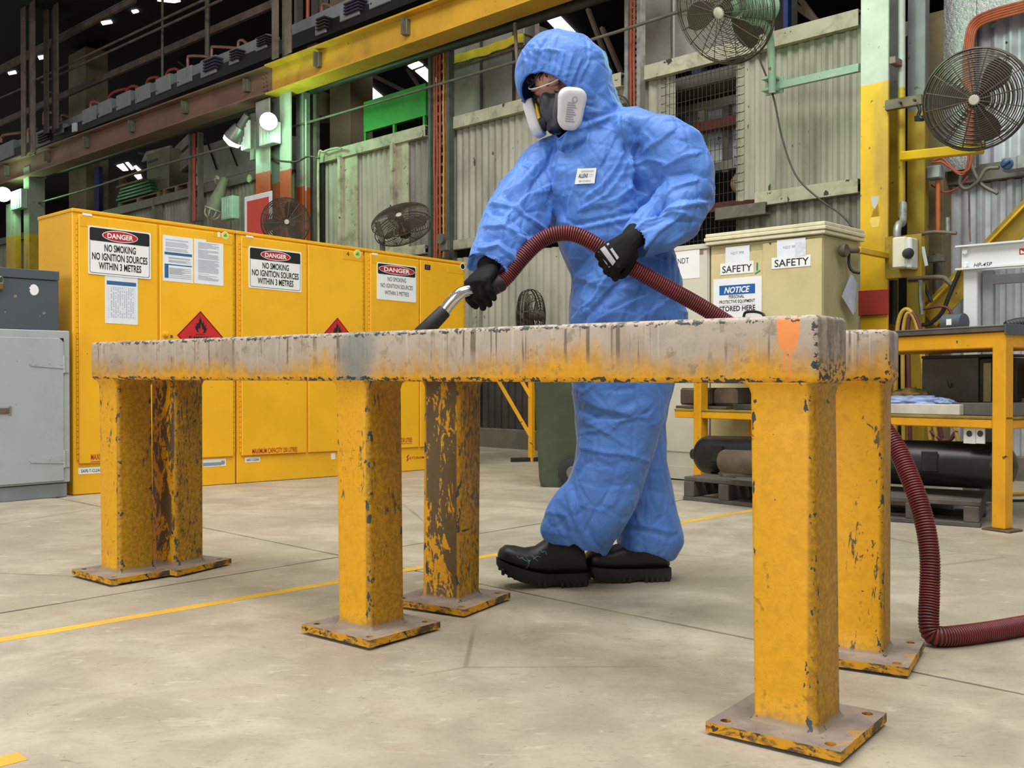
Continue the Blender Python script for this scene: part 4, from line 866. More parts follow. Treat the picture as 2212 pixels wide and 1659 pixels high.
# ---------------------------------------------------------------- crane runway: brown and yellow girders, columns, pipes, bus duct
CC = 6.0
def lerp(a, b, t): return a+(b-a)*t
def girder(name, label, pa, pb, c, m, bolts=(), h_extra=0.0):
    """pa, pb: (px, y_top, y_bottom) at the two ends"""
    ends = []
    for px, yt, yb in (pa, pb):
        u, z1 = uz(px, yt, c); _, z0 = uz(px, yb, c); ends.append((u, z0, z1))
    r = thing(name, label, 'girder', wp((ends[0][0]+ends[1][0])/2, ends[0][1], c))
    def slab_(u0, u1, f0, f1, c0, c1, nm, mm):
        # f: fraction of height at both ends (+ metres)
        mb = MB(); vs = []
        for (u, z0, z1) in ends:
            za, zb = z0+(z1-z0)*f0[0]+f0[1], z0+(z1-z0)*f1[0]+f1[1]
            vs += [wp(u, za, c0), wp(u, za, c1), wp(u, zb, c1), wp(u, zb, c0)]
        mb.add(vs, [(0, 1, 2, 3), (7, 6, 5, 4), (0, 4, 5, 1), (1, 5, 6, 2), (2, 6, 7, 3), (3, 7, 4, 0)]); return mb.build(nm, mm, r, smooth=False)
    slab_(0, 1, (0, 0), (0, 0.016), c-0.02, c+0.22, 'bottom_flange', m)
    slab_(0, 1, (1, -0.018), (1, 0), c-0.03, c+0.23, 'top_flange', m)
    slab_(0, 1, (0, 0.016), (1, -0.018), c+0.07, c+0.085, 'web', m)
    slab_(0, 1, (1, 0), (1, 0.03), c+0.05, c+0.12, 'crane_rail', MT['brown_dark'])
    for bx in bolts:
        t = (bx-pa[0])/(pb[0]-pa[0]); yt = lerp(pa[1], pb[1], t); yb = lerp(pa[2], pb[2], t)
        u, z1 = uz(bx, yt, c+.06); _, z0 = uz(bx, yb, c+.06)
        mb = MB(); mb.fbox((0, 0, 0), UW, NW, ZW, (u-.035, c+.02, z0+(z1-z0)*.28), (u+.035, c+.07, z0+(z1-z0)*.75), .004); mb.fbox((0, 0, 0), UW, NW, ZW, (u-.012, c-.012, z0+(z1-z0)*.28), (u+.012, c+.03, z0+(z1-z0)*.75)); mb.build('stiffener', MT['pipe_grey'], r, smooth=False)
    return r
girder('crane_girder', 'long dull brown crane girder running under the row of grey electrical boxes', (-60, 375, 420), (575, 144, 203), CC, MT['brown'], (18, 105, 190, 288, 403, 537))
girder('crane_girder', 'bright yellow crane girder that carries on from the brown one', (576, 141, 205), (1330, -145, -62), CC, MT['crane_yellow'], (690, 880))
# bolted splice at the joint
mb = MB(); u, z1 = uz(572, 150, CC); _, z0 = uz(572, 196, CC)
for i in range(2):
    for j in range(4): mb.cyl(wp(u-.05-.07*i, lerp(z0, z1, .15+.22*j), CC+.07), wp(u-.05-.07*i, lerp(z0, z1, .15+.22*j), CC+.05), .014, None, 6)
mb.build('bolt_group', MT['brown_dark'], bpy.data.objects['crane_girder'], smooth=False, kind='stuff')
def pipe(name, label, pts, c, rpx, m, cat='pipe', n=10, cs=None):
    P = [at_w(x, y, (cs[i] if cs else c)) for i, (x, y) in enumerate(pts)]; Y = P[len(P)//2].y; mb = MB(); mb.tube(P if len(P) == 2 else spline(P, 6), rpx*Y/F, n)
    return tag(mb.build(name, m, None), label, cat)
pipe('steel_pipe', 'thick dark pipe slung just below the yellow and brown girders', ((40, 399), (330, 305), (720, 180), (1100, 58), (1420, -46)), 6.42, 9.5, MT['pipe_dark'])
pipe('steel_pipe', 'second dark pipe hugging the lower edge of the brown girder', ((-20, 424), (200, 338), (430, 262), (545, 222)), 6.42, 6, MT['pipe_dark'])
pipe('conduit_run', 'thin grey conduit crossing the front of the cladding above the green panel', ((629, 275), (860, 208), (1115, 133), (1300, 79), (1490, 18), (1640, -26)), 6.3, 3.6, MT['pipe_grey'], 'conduit')
pipe('conduit_run', 'thin grey conduit dropping past the rack above the first yellow cabinet', ((74, 441), (200, 405), (330, 362), (520, 310), (560, 297)), 6.2, 2.6, MT['pipe_grey'], 'conduit')
pipe('hanger_rod', 'dark hanger rod beside the bright crate, holding the thick pipe', ((1112, 50), (1118, 150)), 6.25, 4, MT['brown_dark'], 'rod')
pipe('hanger_post', 'brown post rising above the bright crate by the hood', ((1160, -10), (1160, 90)), 6.8, 7, MT['brown_dark'], 'post', 4)
# ---------------------------------------------------------------- columns
def two_tone(name, top, bot, zsplit, seed=0.0, soft=0.05):
    t = NT(name); o = t.sep(t.obj); v = t.obj; n = t.noise(v, 6, 5); e = t.noise(v, 5, 3)
    m = t.step(t.math('ADD', o[2], t.math('MULTIPLY', t.math('SUBTRACT', e, 0.5), soft)), zsplit-0.006, zsplit+0.006)
    c0 = t.mix(t.step(n, .3, .7), tuple(x*.8 for x in lin(bot)[:3])+(1,), lin(bot)); c1 = t.mix(t.step(n, .3, .7), tuple(x*.8 for x in lin(top)[:3])+(1,), lin(top))
    col = t.mix(m, c0, c1); col = t.mix(t.step(t.noise(v, 20, 4, .6), .68, .7), col, lin('#4f4a3a'))
    col = t.mix(t.math('MULTIPLY', t.step(t.noise(t.vscale(v, (1, 1, .2)), 4, 5), .5, .7), .45), col, lin('#6f6a52'))
    return t.fin(col, .5)
def hcol(name, label, px0, px1, c, z0, z1, m, dep=0.26, web=None):
    u0, u1 = U_(px0, c), U_(px1, c); r = thing(name, label, 'column', wp((u0+u1)/2, z0, c))
    mb = MB(); mb.fbox((0, 0, 0), UW, NW, ZW, (u0, c, z0), (u1, c+.016, z1), .003); mb.build('front_flange', m, r, smooth=False)
    mb = MB(); mb.fbox((0, 0, 0), UW, NW, ZW, ((u0+u1)/2-.006, c+.016, z0), ((u0+u1)/2+.006, c+dep, z1)); mb.build('web', web or m, r, smooth=False)
    mb = MB(); mb.fbox((0, 0, 0), UW, NW, ZW, (u0, c+dep, z0), (u1, c+dep+.016, z1), .003); mb.build('rear_flange', web or m, r, smooth=False)
    return r, u0, u1
def zat(px, py, c): return at_w(px, py, c).z
zs = zat(570, 372, 6.05)
cm = two_tone('column_white_orange', '#aeb0a8', '#b0491f', zs)
def bcol(name, label, px0, px1, c, z0, z1, m, dep=0.2, cat='column'):
    u0, u1 = U_(px0, c), U_(px1, c); mb = MB(); mb.fbox((0, 0, 0), UW, NW, ZW, (u0, c, z0), (u1, c+dep, z1), .004); return tag(mb.build(name, m, None, smooth=False), label, cat)
rc, u0, u1 = hcol('steel_column', 'white steel column with orange lower part carrying the bright round lamp', 553, 583, 6.05, FB-.02, zat(570, 215, 6.05), cm)
mb = MB(); a, b = U_(584, 6.12), U_(604, 6.12); mb.fbox((0, 0, 0), UW, NW, ZW, (a, 6.14, 0), (b, 6.16, zat(570, 212, 6.05)), .002); mb.build('web_plate', two_tone('column_web', '#6f7370', '#97401f', zs-.12), rc, smooth=False)
mb = MB(); a, b = U_(605, 6.1), U_(628, 6.1); mb.fbox((0, 0, 0), UW, NW, ZW, (a, 6.1, 0), (b, 6.12, zat(570, 205, 6.05)), .002); mb.build('right_flange', two_tone('column_flange', '#a9ada4', '#b0491f', zs-.02), rc, smooth=False)
bcol('service_post', 'narrow grey post with orange foot right of the white and orange column', 640, 655, 6.3, FB, zat(645, 200, 6.3), two_tone('post_tone', '#8d9288', '#a9471f', zat(645, 405, 6.3), 1), .1, 'post')
pipe('conduit', 'pale vertical conduit beside the narrow grey post', ((661, 215), (661, 520)), 6.28, 2.2, two_tone('conduit_tone', '#a9aca0', '#a9471f', zat(661, 412, 6.28), 2), 'conduit')
bcol('service_post', 'dark grey flat post left of the pale cladding near the lamp column', 664, 684, 6.45, FB, 4.4, MT['girt_dark'], .05, 'post')
pipe('conduit', 'pale bent conduit framing the left edge of the pale cladding', ((688, 530), (688, 345), (700, 328), (726, 320), (738, 322)), 6.4, 2.6, MT['girt'], 'conduit')
pipe('cable', 'grey cable looping from the lamp column to the cladding corner', ((580, 330), (600, 346), (640, 349), (665, 338), (690, 342)), 6.1, 2, MT['pipe_dark'], 'cable')
bcol('concrete_column', 'beige column standing in the dark bay behind the green panel', 713, 757, 7.3, FB, 6.4, MT['col_beige'], .35)
bcol('concrete_column', 'pale beige column behind the brown girder on the left', 150, 187, 7.3, FB, 6.4, MT['col_beige'], .4)
mb = MB(); mb.cyl(at_w(692, 210, 7.4)-ZW*.0, at_w(692, 258, 7.4), .19, None, 20); tag(mb.build('drum', MT['col_beige'], None), 'dusty beige drum in the gap beside the beige column', 'drum')
# left-hand column and its flanges
cl = two_tone('column_green_yellow', '#8f9a86', '#c7a019', zat(20, 516, 6.05), 3)
bcol('steel_column', 'grey steel column with yellow foot at the edge of the yellow cabinet', 52, 64, 6.05, FB-.1, 4.0, cl, .25)
bcol('lamp_post', 'narrow post with green-lit top and yellow foot under the far left lamp', 14, 33, 6.0, FB-.1, zat(20, 440, 6.0), two_tone('post_yellow', '#a9b39a', '#cfa51b', zat(20, 511, 6.0), 4), .1, 'post')
# hangers and handrails above the girder
for lb, a, b, y0, y1, c in (('rough brown hanging column furthest left above the brown girder', 47, 77, -30, 340, 5.95), ('dark brown channel column beside the beige one above the girder', 96, 127, -30, 290, 6.25), ('brown hanging column where the girder turns yellow', 588, 629, -30, 128, 5.95)):
    u0, u1 = U_(a, c), U_(b, c); r = thing('hanging_column', lb, 'column', wp((u0+u1)/2, zat(a, y1, c), c))
    for k, (x0, x1, d0, d1) in enumerate(((0, .32, 0, .02), (.30, .70, .06, .08), (.68, 1.0, 0, .02))):
        mb = MB(); mb.fbox((0, 0, 0), UW, NW, ZW, (lerp(u0, u1, x0), c+d0, zat(a, y1, c)), (lerp(u0, u1, x1), c+d1, zat(a, y0, c)), .003); mb.build(('left_flange', 'web', 'right_flange')[k], MT['brown_dark'], r, smooth=False)
def rail(label, p, q, c, w, m, name='handrail', cat='rail', cyl=False):
    P, Q = at_w(*p, c), at_w(*q, c); mb = MB()
    if cyl: mb.cyl(P, Q, w/2, None, 8)
    else: mb.bar(P, Q, .05, w)
    return tag(mb.build(name, m, None, smooth=cyl), label, cat)
rail('brown rail with pale upper edge at the top left', (-30, 168), (292, -2), 6.6, .1, MT['brown_dark'], 'guard_rail')
rail('pale steel strip along the top of the highest guard rail', (-30, 160), (292, -9), 6.58, .014, MT['galv'], 'edge_strip', 'strip')
rail('upper thin rusty pipe of the pair above the electrical boxes', (80, 171), (440, 0), 6.5, .036, MT['brown_dark'], 'handrail', 'pipe', True)
rail('lower thin rusty pipe of the pair above the electrical boxes', (90, 179), (478, 0), 6.5, .036, MT['brown_dark'], 'handrail', 'pipe', True)
rail('broad dark brown rail slanting just above the electrical boxes', (-30, 279), (592, 8), 6.9, .1, MT['brown_dark'], 'guard_rail')
rail('thin rail crossing behind the leftmost hanging column', (-20, 220), (50, 190), 6.5, .03, MT['brown_dark'], 'handrail', 'pipe', True)
for px, y1, w, lb in ((351, 172, .04, 'slim grey upright above the fifth electrical box'), (448, 128, .07, 'thicker grey upright above the stained electrical box')):
    rail(lb, (px, -20), (px, y1), 6.7, w, MT['pipe_grey'], 'upright', 'post', True)
mb = MB(); P, Q = at_w(-20, 40, 6.6), at_w(70, -5, 6.6); mb.bar(P, Q, .2, .16); tag(mb.build('crane_rail_beam', MT['crane_yellow'], None, smooth=False), 'yellow beam crossing the top left corner', 'beam')
pipe('orange_riser', 'orange pipe rising behind the duct at the top beside the brown hanging column', ((665, -20), (665, 60)), 6.6, 4, MT['orange_pipe'])
for k, px in enumerate((645, 682, 700)): rail(('leftmost', 'middle', 'rightmost')[k]+' grey vertical channel behind the duct by the orange riser', (px, -20), (px, 60), 6.7, .09, MT['girt_dark'], 'channel', 'channel')
# bus duct: a long grey trunking with tap-off boxes
CD = 6.55
P, Q = at_w(-40, 352, CD), at_w(592, 92, CD); mb = MB(); mb.bar(P, Q, .16, .17); r = tag(mb.build('bus_duct', MT['bus_grey'], None, smooth=False), 'long grey electrical trunking above the brown girder', 'trunking')
P2, Q2 = at_w(630, 82, CD), at_w(930, -50, CD); mb = MB(); mb.bar(P2, Q2, .16, .2); tag(mb.build('bus_duct', MT['bus_grey'], None, smooth=False), 'grey electrical trunking above the yellow girder', 'trunking')
P3, Q3 = at_w(-40, 362, CD-.1), at_w(930, -22, CD-.1); mb = MB(); mb.bar(P3, Q3, .1, .16); tag(mb.build('collector_rail', MT['black'], None, smooth=False), 'black collector rail lying between trunking and girder', 'rail')
BOX = ((22, 324, 44, 40, 0), (100, 298, 44, 36, 1), (134, 279, 26, 24, 0), (201, 247, 40, 36, 0), (235, 232, 38, 36, 0), (275, 216, 40, 38, 0), (317, 200, 42, 38, 0), (361, 181, 42, 40, 0), (407, 163, 42, 40, 0), (459, 143, 44, 44, 2), (512, 122, 26, 36, 1), (572, 92, 32, 34, 1), (700, 55, 30, 44, 1), (765, 20, 56, 44, 2), (830, -8, 60, 44, 0))
names = ('far left', 'vented second', 'small third', 'fourth', 'fifth', 'sixth', 'seventh', 'eighth', 'ninth', 'purple-stained tenth', 'narrow vented', 'vented last', 'narrow tall', 'dark-vented', 'half hidden')
for k, (px, py, w, h, ty) in enumerate(BOX):
    c = CD-.14; u0, u1 = U_(px-w*.46, c), U_(px+w*.28, c); z0, z1 = zat(px, py+h*.42, c), zat(px, py-h*.45, c)
    where = 'on the trunking over the brown girder' if px < 600 else 'on the trunking over the yellow girder'
    r = thing('tap_off_box', names[k]+' grey electrical box '+where, 'electrical box', wp((u0+u1)/2, z0, c), 'tap-off boxes on the trunking')
    mb = MB(); mb.fbox((0, 0, 0), UW, NW, ZW, (u0, c-.03, z0), (u1, c+.16, z1), .006); mb.build('body', MT['bus_grey'], r, smooth=False)
    if ty == 0:
        mb = MB(); mb.cyl(wp(u0+.04, z0+.05, c-.03), wp(u0+.04, z0+.05, c-.036), .01, None, 8); mb.build('screw', MT['pipe_dark'], r, smooth=False)
    else:
        for j in range(4):
            mb = MB(); zz = lerp(z0, z1, .2+.18*j); mb.fbox((0, 0, 0), UW, NW, ZW, (lerp(u0, u1, .35), c-.07, zz), (u1+.04, c+.1, zz+(z1-z0)*.10), .003); mb.build('vent_slat', MT['pipe_dark'] if ty == 1 else mat('purple_stained', '#3f3850', .6), r, smooth=False)
def cond(label, pts, rpx=4.0, m='copper'):
    return pipe('conduit_elbow', label, pts, CD-.05, rpx, MT[m], 'conduit', 8)
for k, (pts, lb) in enumerate((
    (((3, 308), (4, 296), (12, 291), (44, 287)), 'copper conduit above the far left electrical box'), (((61, 330), (61, 284), (66, 279), (78, 279)), 'copper conduit rising beside the leftmost hanging column'), (((95, 270), (95, 246), (100, 243), (118, 243)), 'copper conduit above the vented second box'),
    (((103, 262), (104, 203), (110, 199), (130, 201)), 'thin grey conduit bent above the vented second box'), (((132, 262), (134, 250), (142, 249), (150, 253)), 'short elbow above the small third box'), (((196, 232), (198, 222), (206, 220), (218, 224)), 'short copper elbow above the fourth box'),
    (((234, 216), (240, 204), (255, 196), (272, 192)), 'brown cable arching over the fifth box'), (((273, 198), (280, 189), (290, 186), (300, 190)), 'brown cable arching over the sixth box'), (((316, 182), (322, 171), (334, 167), (342, 168)), 'brown cable arching over the seventh box'), (((359, 162), (366, 152), (378, 149), (386, 152)), 'brown cable arching over the eighth box'),
    (((406, 146), (406, 126), (412, 121), (452, 122)), 'copper conduit elbow above the ninth box'), (((457, 122), (458, 104), (464, 101), (515, 104)), 'copper conduit elbow above the stained box'), (((514, 102), (516, 90), (524, 87), (535, 96)), 'copper conduit loop above the narrow vented box'), (((694, 40), (696, 14), (704, 9), (726, 20)), 'dull copper conduit above the narrow tall box'))):
    cond(lb, pts, 3.2 if k != 3 else 2.0, 'copper' if k not in (3, 6, 7, 8, 9) else ('pipe_grey' if k == 3 else 'red_cable'))
mb = MB(); p = at_w(158, 275, CD-.2); mb.fbox(p, UW, NW, ZW, (-.06, 0, -.07), (.06, .05, .07), .008); tag(mb.build('name_plate', MT['paper'], None, smooth=False), 'white tag hanging on the trunking left of the fourth box', 'tag')
# ---------------------------------------------------------------- vertical cable ladders
def ladder(name, label, px0, px1, y0, y1, c, m, cables, rung=0.1):
    u0, u1 = U_(px0, c), U_(px1, c); z1, z0 = zat(px0, y0, c), zat(px0, y1, c); r = thing(name, label, 'cable ladder', wp((u0+u1)/2, z0, c))
    for uu in (u0, u1-.035):
        mb = MB(); mb.fbox((0, 0, 0), UW, NW, ZW, (uu, c, z0), (uu+.035, c+.07, z1)); mb.build('side_rail', m, r, smooth=False)
    mb = MB(); n = int((z1-z0)/rung)
    for k in range(n): mb.fbox((0, 0, 0), UW, NW, ZW, (u0+.03, c+.035, z0+k*rung), (u1-.03, c+.06, z0+k*rung+.028))
    mb.build('rungs', MT['galv'], r, smooth=False, kind='stuff')
    for k, (f, mm, rr) in enumerate(cables):
        mb = MB(); mb.tube([wp(lerp(u0, u1, f)+.006*noise.noise((z*3, k, 1)), z, c+.02-.012*(k % 2)+.008*noise.noise((z*2, k*3, 5))) for z in np.linspace(z0, z1, 26)], rr, 7); mb.build('cable', MT[mm], r)
    return r
ladder('cable_ladder', 'cable ladder carrying four orange and red cables beside the bright crate', 925, 970, 70, 560, 6.42, mat('dark_green_rail', '#4d564c', .55, var=.15), ((.24, 'orange_cable', .014), (.40, 'orange_cable', .011), (.5, 'orange_cable', .013), (.72, 'hose_yellow', .01), (.80, 'orange_cable', .013)))
ladder('cable_ladder', 'cable ladder with two orange cables behind the shoulder of the blue suit', 1348, 1382, -20, 240, 6.42, MT['galv'], ((.32, 'orange_cable', .012), (.58, 'orange_cable', .011)), .05)
ladder('cable_ladder', 'narrow cable ladder with red cables next to the dull grey box tank', 408, 430, 292, 480, 6.4, MT['girt_dark'], ((.38, 'red_cable', .02), (.55, 'red_cable', .018)), .2)
# ---------------------------------------------------------------- lamps
GRN = '#a6f2b4'
def lampbox(r, px0, px1, y0, y1, c, m, dep=.1):
    u0, u1 = U_(px0, c), U_(px1, c); mb = MB(); mb.fbox((0, 0, 0), UW, NW, ZW, (u0, c, zat(px0, y1, c)), (u1, c+dep, zat(px0, y0, c)), .006)
    for k in range(4): mb.fbox((0, 0, 0), UW, NW, ZW, (lerp(u0, u1, .12+.22*k), c-.008, zat(px0, y1, c)+.02), (lerp(u0, u1, .2+.22*k), c, zat(px0, y0, c)-.02))
    return mb.build('gear_box', m, r, smooth=False)
def light(name, p, e, col, rad=.08, spot=None):
    l = bpy.data.lights.new(name, 'POINT'); l.energy = e; l.color = lin(col)[:3]; l.shadow_soft_size = rad; o = bpy.data.objects.new(name, l); COL.objects.link(o); o.location = p; return o
# bright round lamp on the column
p = at_w(580, 262, 5.85); ax = (CAM+Vector((0, 0, -1.2))-p).normalized()
r = thing('flood_lamp', 'glowing round lamp shining green-white on the white and orange column', 'lamp', p)
R_ = 19*p.y/F
mb = MB(); mb.lathe(p-ax*.34, ax, [(0, .03), (.10, .035), (.14, .05), (.26, R_*.8), (.33, R_), (.345, R_)], 24); mb.build('reflector', MT['steel'], r)
mb = MB(); mb.lathe(p-ax*.0, ax, [(0, R_*.97), (.02, R_*.9), (.035, R_*.55), (.04, .01)], 24); mb.build('lens', emat('lamp_glow', '#c0ffc8', 4), r)
lampbox(r, 560, 591, 270, 316, 5.97, MT['press'])
light('lamp_light', p+ax*.30, 30, GRN)
# side-on flood lamp
p = at_w(510, 290, 5.9); ax = (-UW*.62-ZW*.75-NW*.2).normalized(); Rl = 21*p.y/F
r = thing('flood_lamp', 'silver flood lamp tilted down and left, left of the glowing lamp', 'lamp', p)
mb = MB(); mb.lathe(p-ax*.26, ax, [(0, .045), (.16, .05), (.165, .075), (.2, .085), (.3, Rl), (.33, Rl)], 24); mb.build('housing', MT['steel'], r)
mb = MB(); mb.lathe(p+ax*.065, ax, [(0, Rl*.99), (.05, Rl*.9), (.085, .02)], 24); mb.build('lens', emat('lamp_glow_2', '#effff0', 7), r)
lampbox(r, 521, 537, 263, 325, 5.95, MT['press']); mb = MB(); u = U_(545, 5.98); mb.fbox((0, 0, 0), UW, NW, ZW, (u-.04, 5.98, zat(545, 345, 5.98)), (u+.04, 6.0, zat(545, 245, 5.98))); mb.build('mount_plate', MT['girt_dark'], r, smooth=False)
light('lamp_light', p+ax*.25, 9, GRN)
# lamp cut by the left edge
p = at_w(7, 420, 5.85); ax = (CAM-p).normalized(); Rl = 16*p.y/F
r = thing('flood_lamp', 'glowing lamp cut by the left edge, above the narrow yellow-footed post', 'lamp', p)
mb = MB(); mb.lathe(p-ax*.3, ax, [(0, .05), (.1, .05), (.28, Rl), (.3, Rl)], 20); mb.build('reflector', MT['steel'], r)
mb = MB(); mb.lathe(p, ax, [(0, Rl*.97), (.03, Rl*.7), (.04, .01)], 20); mb.build('lens', emat('lamp_glow_3', '#dfffe2', 16), r)
lampbox(r, 24, 47, 414, 455, 5.95, MT['mint']); light('lamp_light', p+ax*.2+UW*.1, 26, GRN)
# unlit cage lamp
p = at_w(462, 450, 6.2); ax = (-UW*.25-ZW*.93-NW*.25).normalized(); Rl = 18*p.y/F
r = thing('cage_lamp', 'unlit dusty cone lamp with wire guard hanging above the first yellow cabinet', 'lamp', p)
MT['dusty'] = mat('dusty_olive', '#7c7a66', .65, var=.12, scale=8, dirt='#55523f', damt=.5)
mb = MB(); mb.lathe(p-ax*.40, ax, [(0, .05), (.1, .055), (.3, .09), (.34, Rl*.95), (.40, Rl), (.42, Rl)], 20); mb.build('housing', MT['dusty'], r)
mb = MB()
for k in range(4):
    x = ax.orthogonal().normalized(); y = ax.cross(x); d = x*math.cos(PI*k/4)+y*math.sin(PI*k/4); mb.tube(spline([p+d*Rl+ax*.02, p+d*Rl*.8+ax*.1, p+ax*.14, p-d*Rl*.8+ax*.1, p-d*Rl+ax*.02], 4), .009, 6)
x = ax.orthogonal().normalized(); y = ax.cross(x); mb.tube([p+ax*.02+x*Rl*math.cos(t)+y*Rl*math.sin(t) for t in np.linspace(0, 2*PI, 25)[:-1]], .012, 6, True); mb.build('wire_guard', MT['girt'], r)
lampbox(r, 478, 502, 427, 476, 6.2, MT['mint']); mb = MB(); mb.tube([p-ax*.38, at_w(474, 400, 6.3), at_w(470, 388, 6.4)], .03, 8); mb.build('arm', MT['dusty'], r)
for lb, cx_, cy_ in (('pale round disc fixed above the cage lamp', 470, 388), ('pale round disc on the rail near the white and orange column', 541, 386)):
    p = at_w(cx_, cy_, 6.38); mb = MB(); mb.cyl(p, p-NW*.02, 8.5*p.y/F, None, 20); tag(mb.build('disc_plate', MT['girt'], None), lb, 'disc')
# red sign
p0 = at_w(527, 428, 5.7); F_ = Face(wp(0, 0, 5.7), UW, -NW); u0, v1 = F_.uv(528, 426); u1, v0 = F_.uv(587, 520)
r = thing('red_sign', 'red sign with white border behind the yellow cabinets', 'sign', F_.P((u0+u1)/2, v0, 0))
part(lambda mb: F_.box(mb, u0, v0, u1, v1, -.01, 0, .002), 'board', MT['white'], r); k = (u1-u0)*.1; part(lambda mb: F_.box(mb, u0+k, v0+k, u1-k, v1-k, 0, .002), 'red_panel', MT['red_sign'], r)
# ---------------------------------------------------------------- fans
def fan(label, c, ax, R, rings=18, spokes=16, depth=None, blades=3, phase=0.3, wire='fan_wire', wr=0.0028, motor='fan_blade', badge='fan_hub', name='wall_fan'):
    c = Vector(c); ax = Vector(ax).normalized(); x = Vector((0, 0, 1)).cross(ax).normalized(); y = ax.cross(x); dp = depth or R*.42
    r = thing(name, label, 'fan', c)
    prof = lambda s: math.sqrt(max(0, 1-(s*.92)**2.4))          # dome of the guard
    for sgn, nr, nm in ((1, rings, 'front_guard'), (-1, max(6, rings//2), 'rear_guard')):
        mb = MB()
        for k in range(nr):
            s = .13+.87*(k+1)/nr; h = sgn*dp*.5*prof(s)/1.0*(.9 if s < 1 else 0)+sgn*.012
            mb.tube([c+ax*h+(x*math.cos(t)+y*math.sin(t))*R*s for t in np.linspace(0, 2*PI, 41)[:-1]], wr if s < .99 else wr*1.9, 4, True)
        for k in range(spokes if sgn > 0 else spokes//2):
            t = 2*PI*k/(spokes if sgn > 0 else spokes//2)+.1
            mb.tube([c+ax*(sgn*dp*.5*prof(s)*(.9 if s < 1 else 0)+sgn*.012)+(x*math.cos(t)+y*math.sin(t))*R*s for s in (.1, .3, .5, .7, .85, .95, 1.0)], wr*1.15, 4)
        mb.build(nm, MT[wire], r, kind='stuff')
    for k in range(blades):
        t0 = phase+2*PI*k/blades; vs = []; nI, nJ = 7, 5
        for i in range(nI):
            rr_ = R*(.12+.74*i/(nI-1)); wdt = (.30+.42*math.sin(PI*min(1, .15+i/(nI-1)*.8)))*(1 if i < nI-1 else .8)
            for j in range(nJ):
                q = j/(nJ-1)-.5; tt = t0+q*wdt*1.25+.10*i/(nI-1); vs.append(c+(x*math.cos(tt)+y*math.sin(tt))*rr_+ax*(q*.30*R*.5*(1.1-.5*i/(nI-1))))
        mb = MB(); fs = [(i*nJ+j, i*nJ+j+1, (i+1)*nJ+j+1, (i+1)*nJ+j) for i in range(nI-1) for j in range(nJ-1)]; mb.add(vs, fs); mb.add([v-ax*.004 for v in vs], [f[::-1] for f in fs]); mb.build('blade', MT['fan_blade'], r, angle=60)
    mb = MB(); mb.lathe(c-ax*dp*.16, ax, [(0, R*.13), (dp*.3, R*.13), (dp*.36, R*.09), (dp*.37, .002)], 20); mb.build('hub', MT['fan_blade'], r)
    mb = MB(); mb.lathe(c+ax*(dp*.47), ax, [(0, R*.11), (.008, R*.11), (.014, R*.085), (.015, .002)], 20); mb.build('badge', MT[badge], r)
    mb = MB(); mb.lathe(c-ax*(dp*.16+R*.42), ax, [(0, R*.10), (.02, R*.2), (R*.36, R*.21), (R*.42, R*.15)], 20); mb.build('motor', MT[motor], r)
    return r
tocam = lambda p: (CAM-p).normalized()
# big guard fan at the top right centre
p = at_w(1566, 20, 5.6); a = (tocam(p)*.86-UW*.50-ZW*.12)
r = fan('large wire-cage fan with mint-green arm high on the cladding beside the stainless tank', p, a, 118*p.y/F, 22, 20, None, 3, .9, 'fan_wire', .0024, 'fan_motor')
arm = spline([at_w(1600, 45, 5.85), at_w(1640, 48, 5.95), at_w(1658, 62, 6.05), at_w(1664, 90, 6.15), at_w(1667, 140, 6.2), at_w(1668, 200, 6.25)], 6)
mb = MB(); mb.tube(arm, .026, 12); mb.build('arm', MT['mint'], r)
mb = MB(); q = at_w(1672, 185, 6.32); mb.fbox(q, UW, NW, ZW, (-.07, 0, -.06), (.07, .015, .06), .004); mb.fbox(q, UW, NW, ZW, (-.05, -.09, -.05), (.045, 0, -.03), .003); mb.fbox(q, UW, NW, ZW, (-.05, -.09, .03), (.045, 0, .05), .003); mb.build('bracket_plate', MT['mint'], r, smooth=False)
mb = MB(); mb.cyl(at_w(1608, 10, 5.8), at_w(1608, 10, 5.8)+NW*.2+UW*.1, .075, None, 16); mb.build('motor_can', MT['fan_motor'], r)
mb = MB(); mb.bar(at_w(1688, 184, 6.3), at_w(1858, 146, 6.15), .035, .05); tag(mb.build('support_angle', MT['mint'], None, smooth=False), 'mint painted angle iron from the big fan bracket to the pillar', 'bracket')
light('lamp_light', at_w(1720, -60, 4.9), 26, GRN)
# fan with yellow arm on the right
p = at_w(2109, 215, 5.35); a = (tocam(p)*.97-UW*.18+ZW*.0)
r = fan('round wire-cage fan on a yellow arm against the pale ribbed cladding', p, a, 106*p.y/F, 20, 16, None, 3, .75)
P, Q = at_w(1952, 338, 5.95), at_w(2118, 321, 5.55); mb = MB(); mb.bar(P, Q, .06, .055, bev=.006); mb.build('arm', MT['pillar_yellow'], r, smooth=False)
mb = MB(); mb.tube(spline([at_w(2112, 318, 5.55), at_w(2113, 300, 5.6), p-Vector(a)*.15-ZW*.04], 5), .02, 8); mb.build('stem', MT['fan_wire'], r)
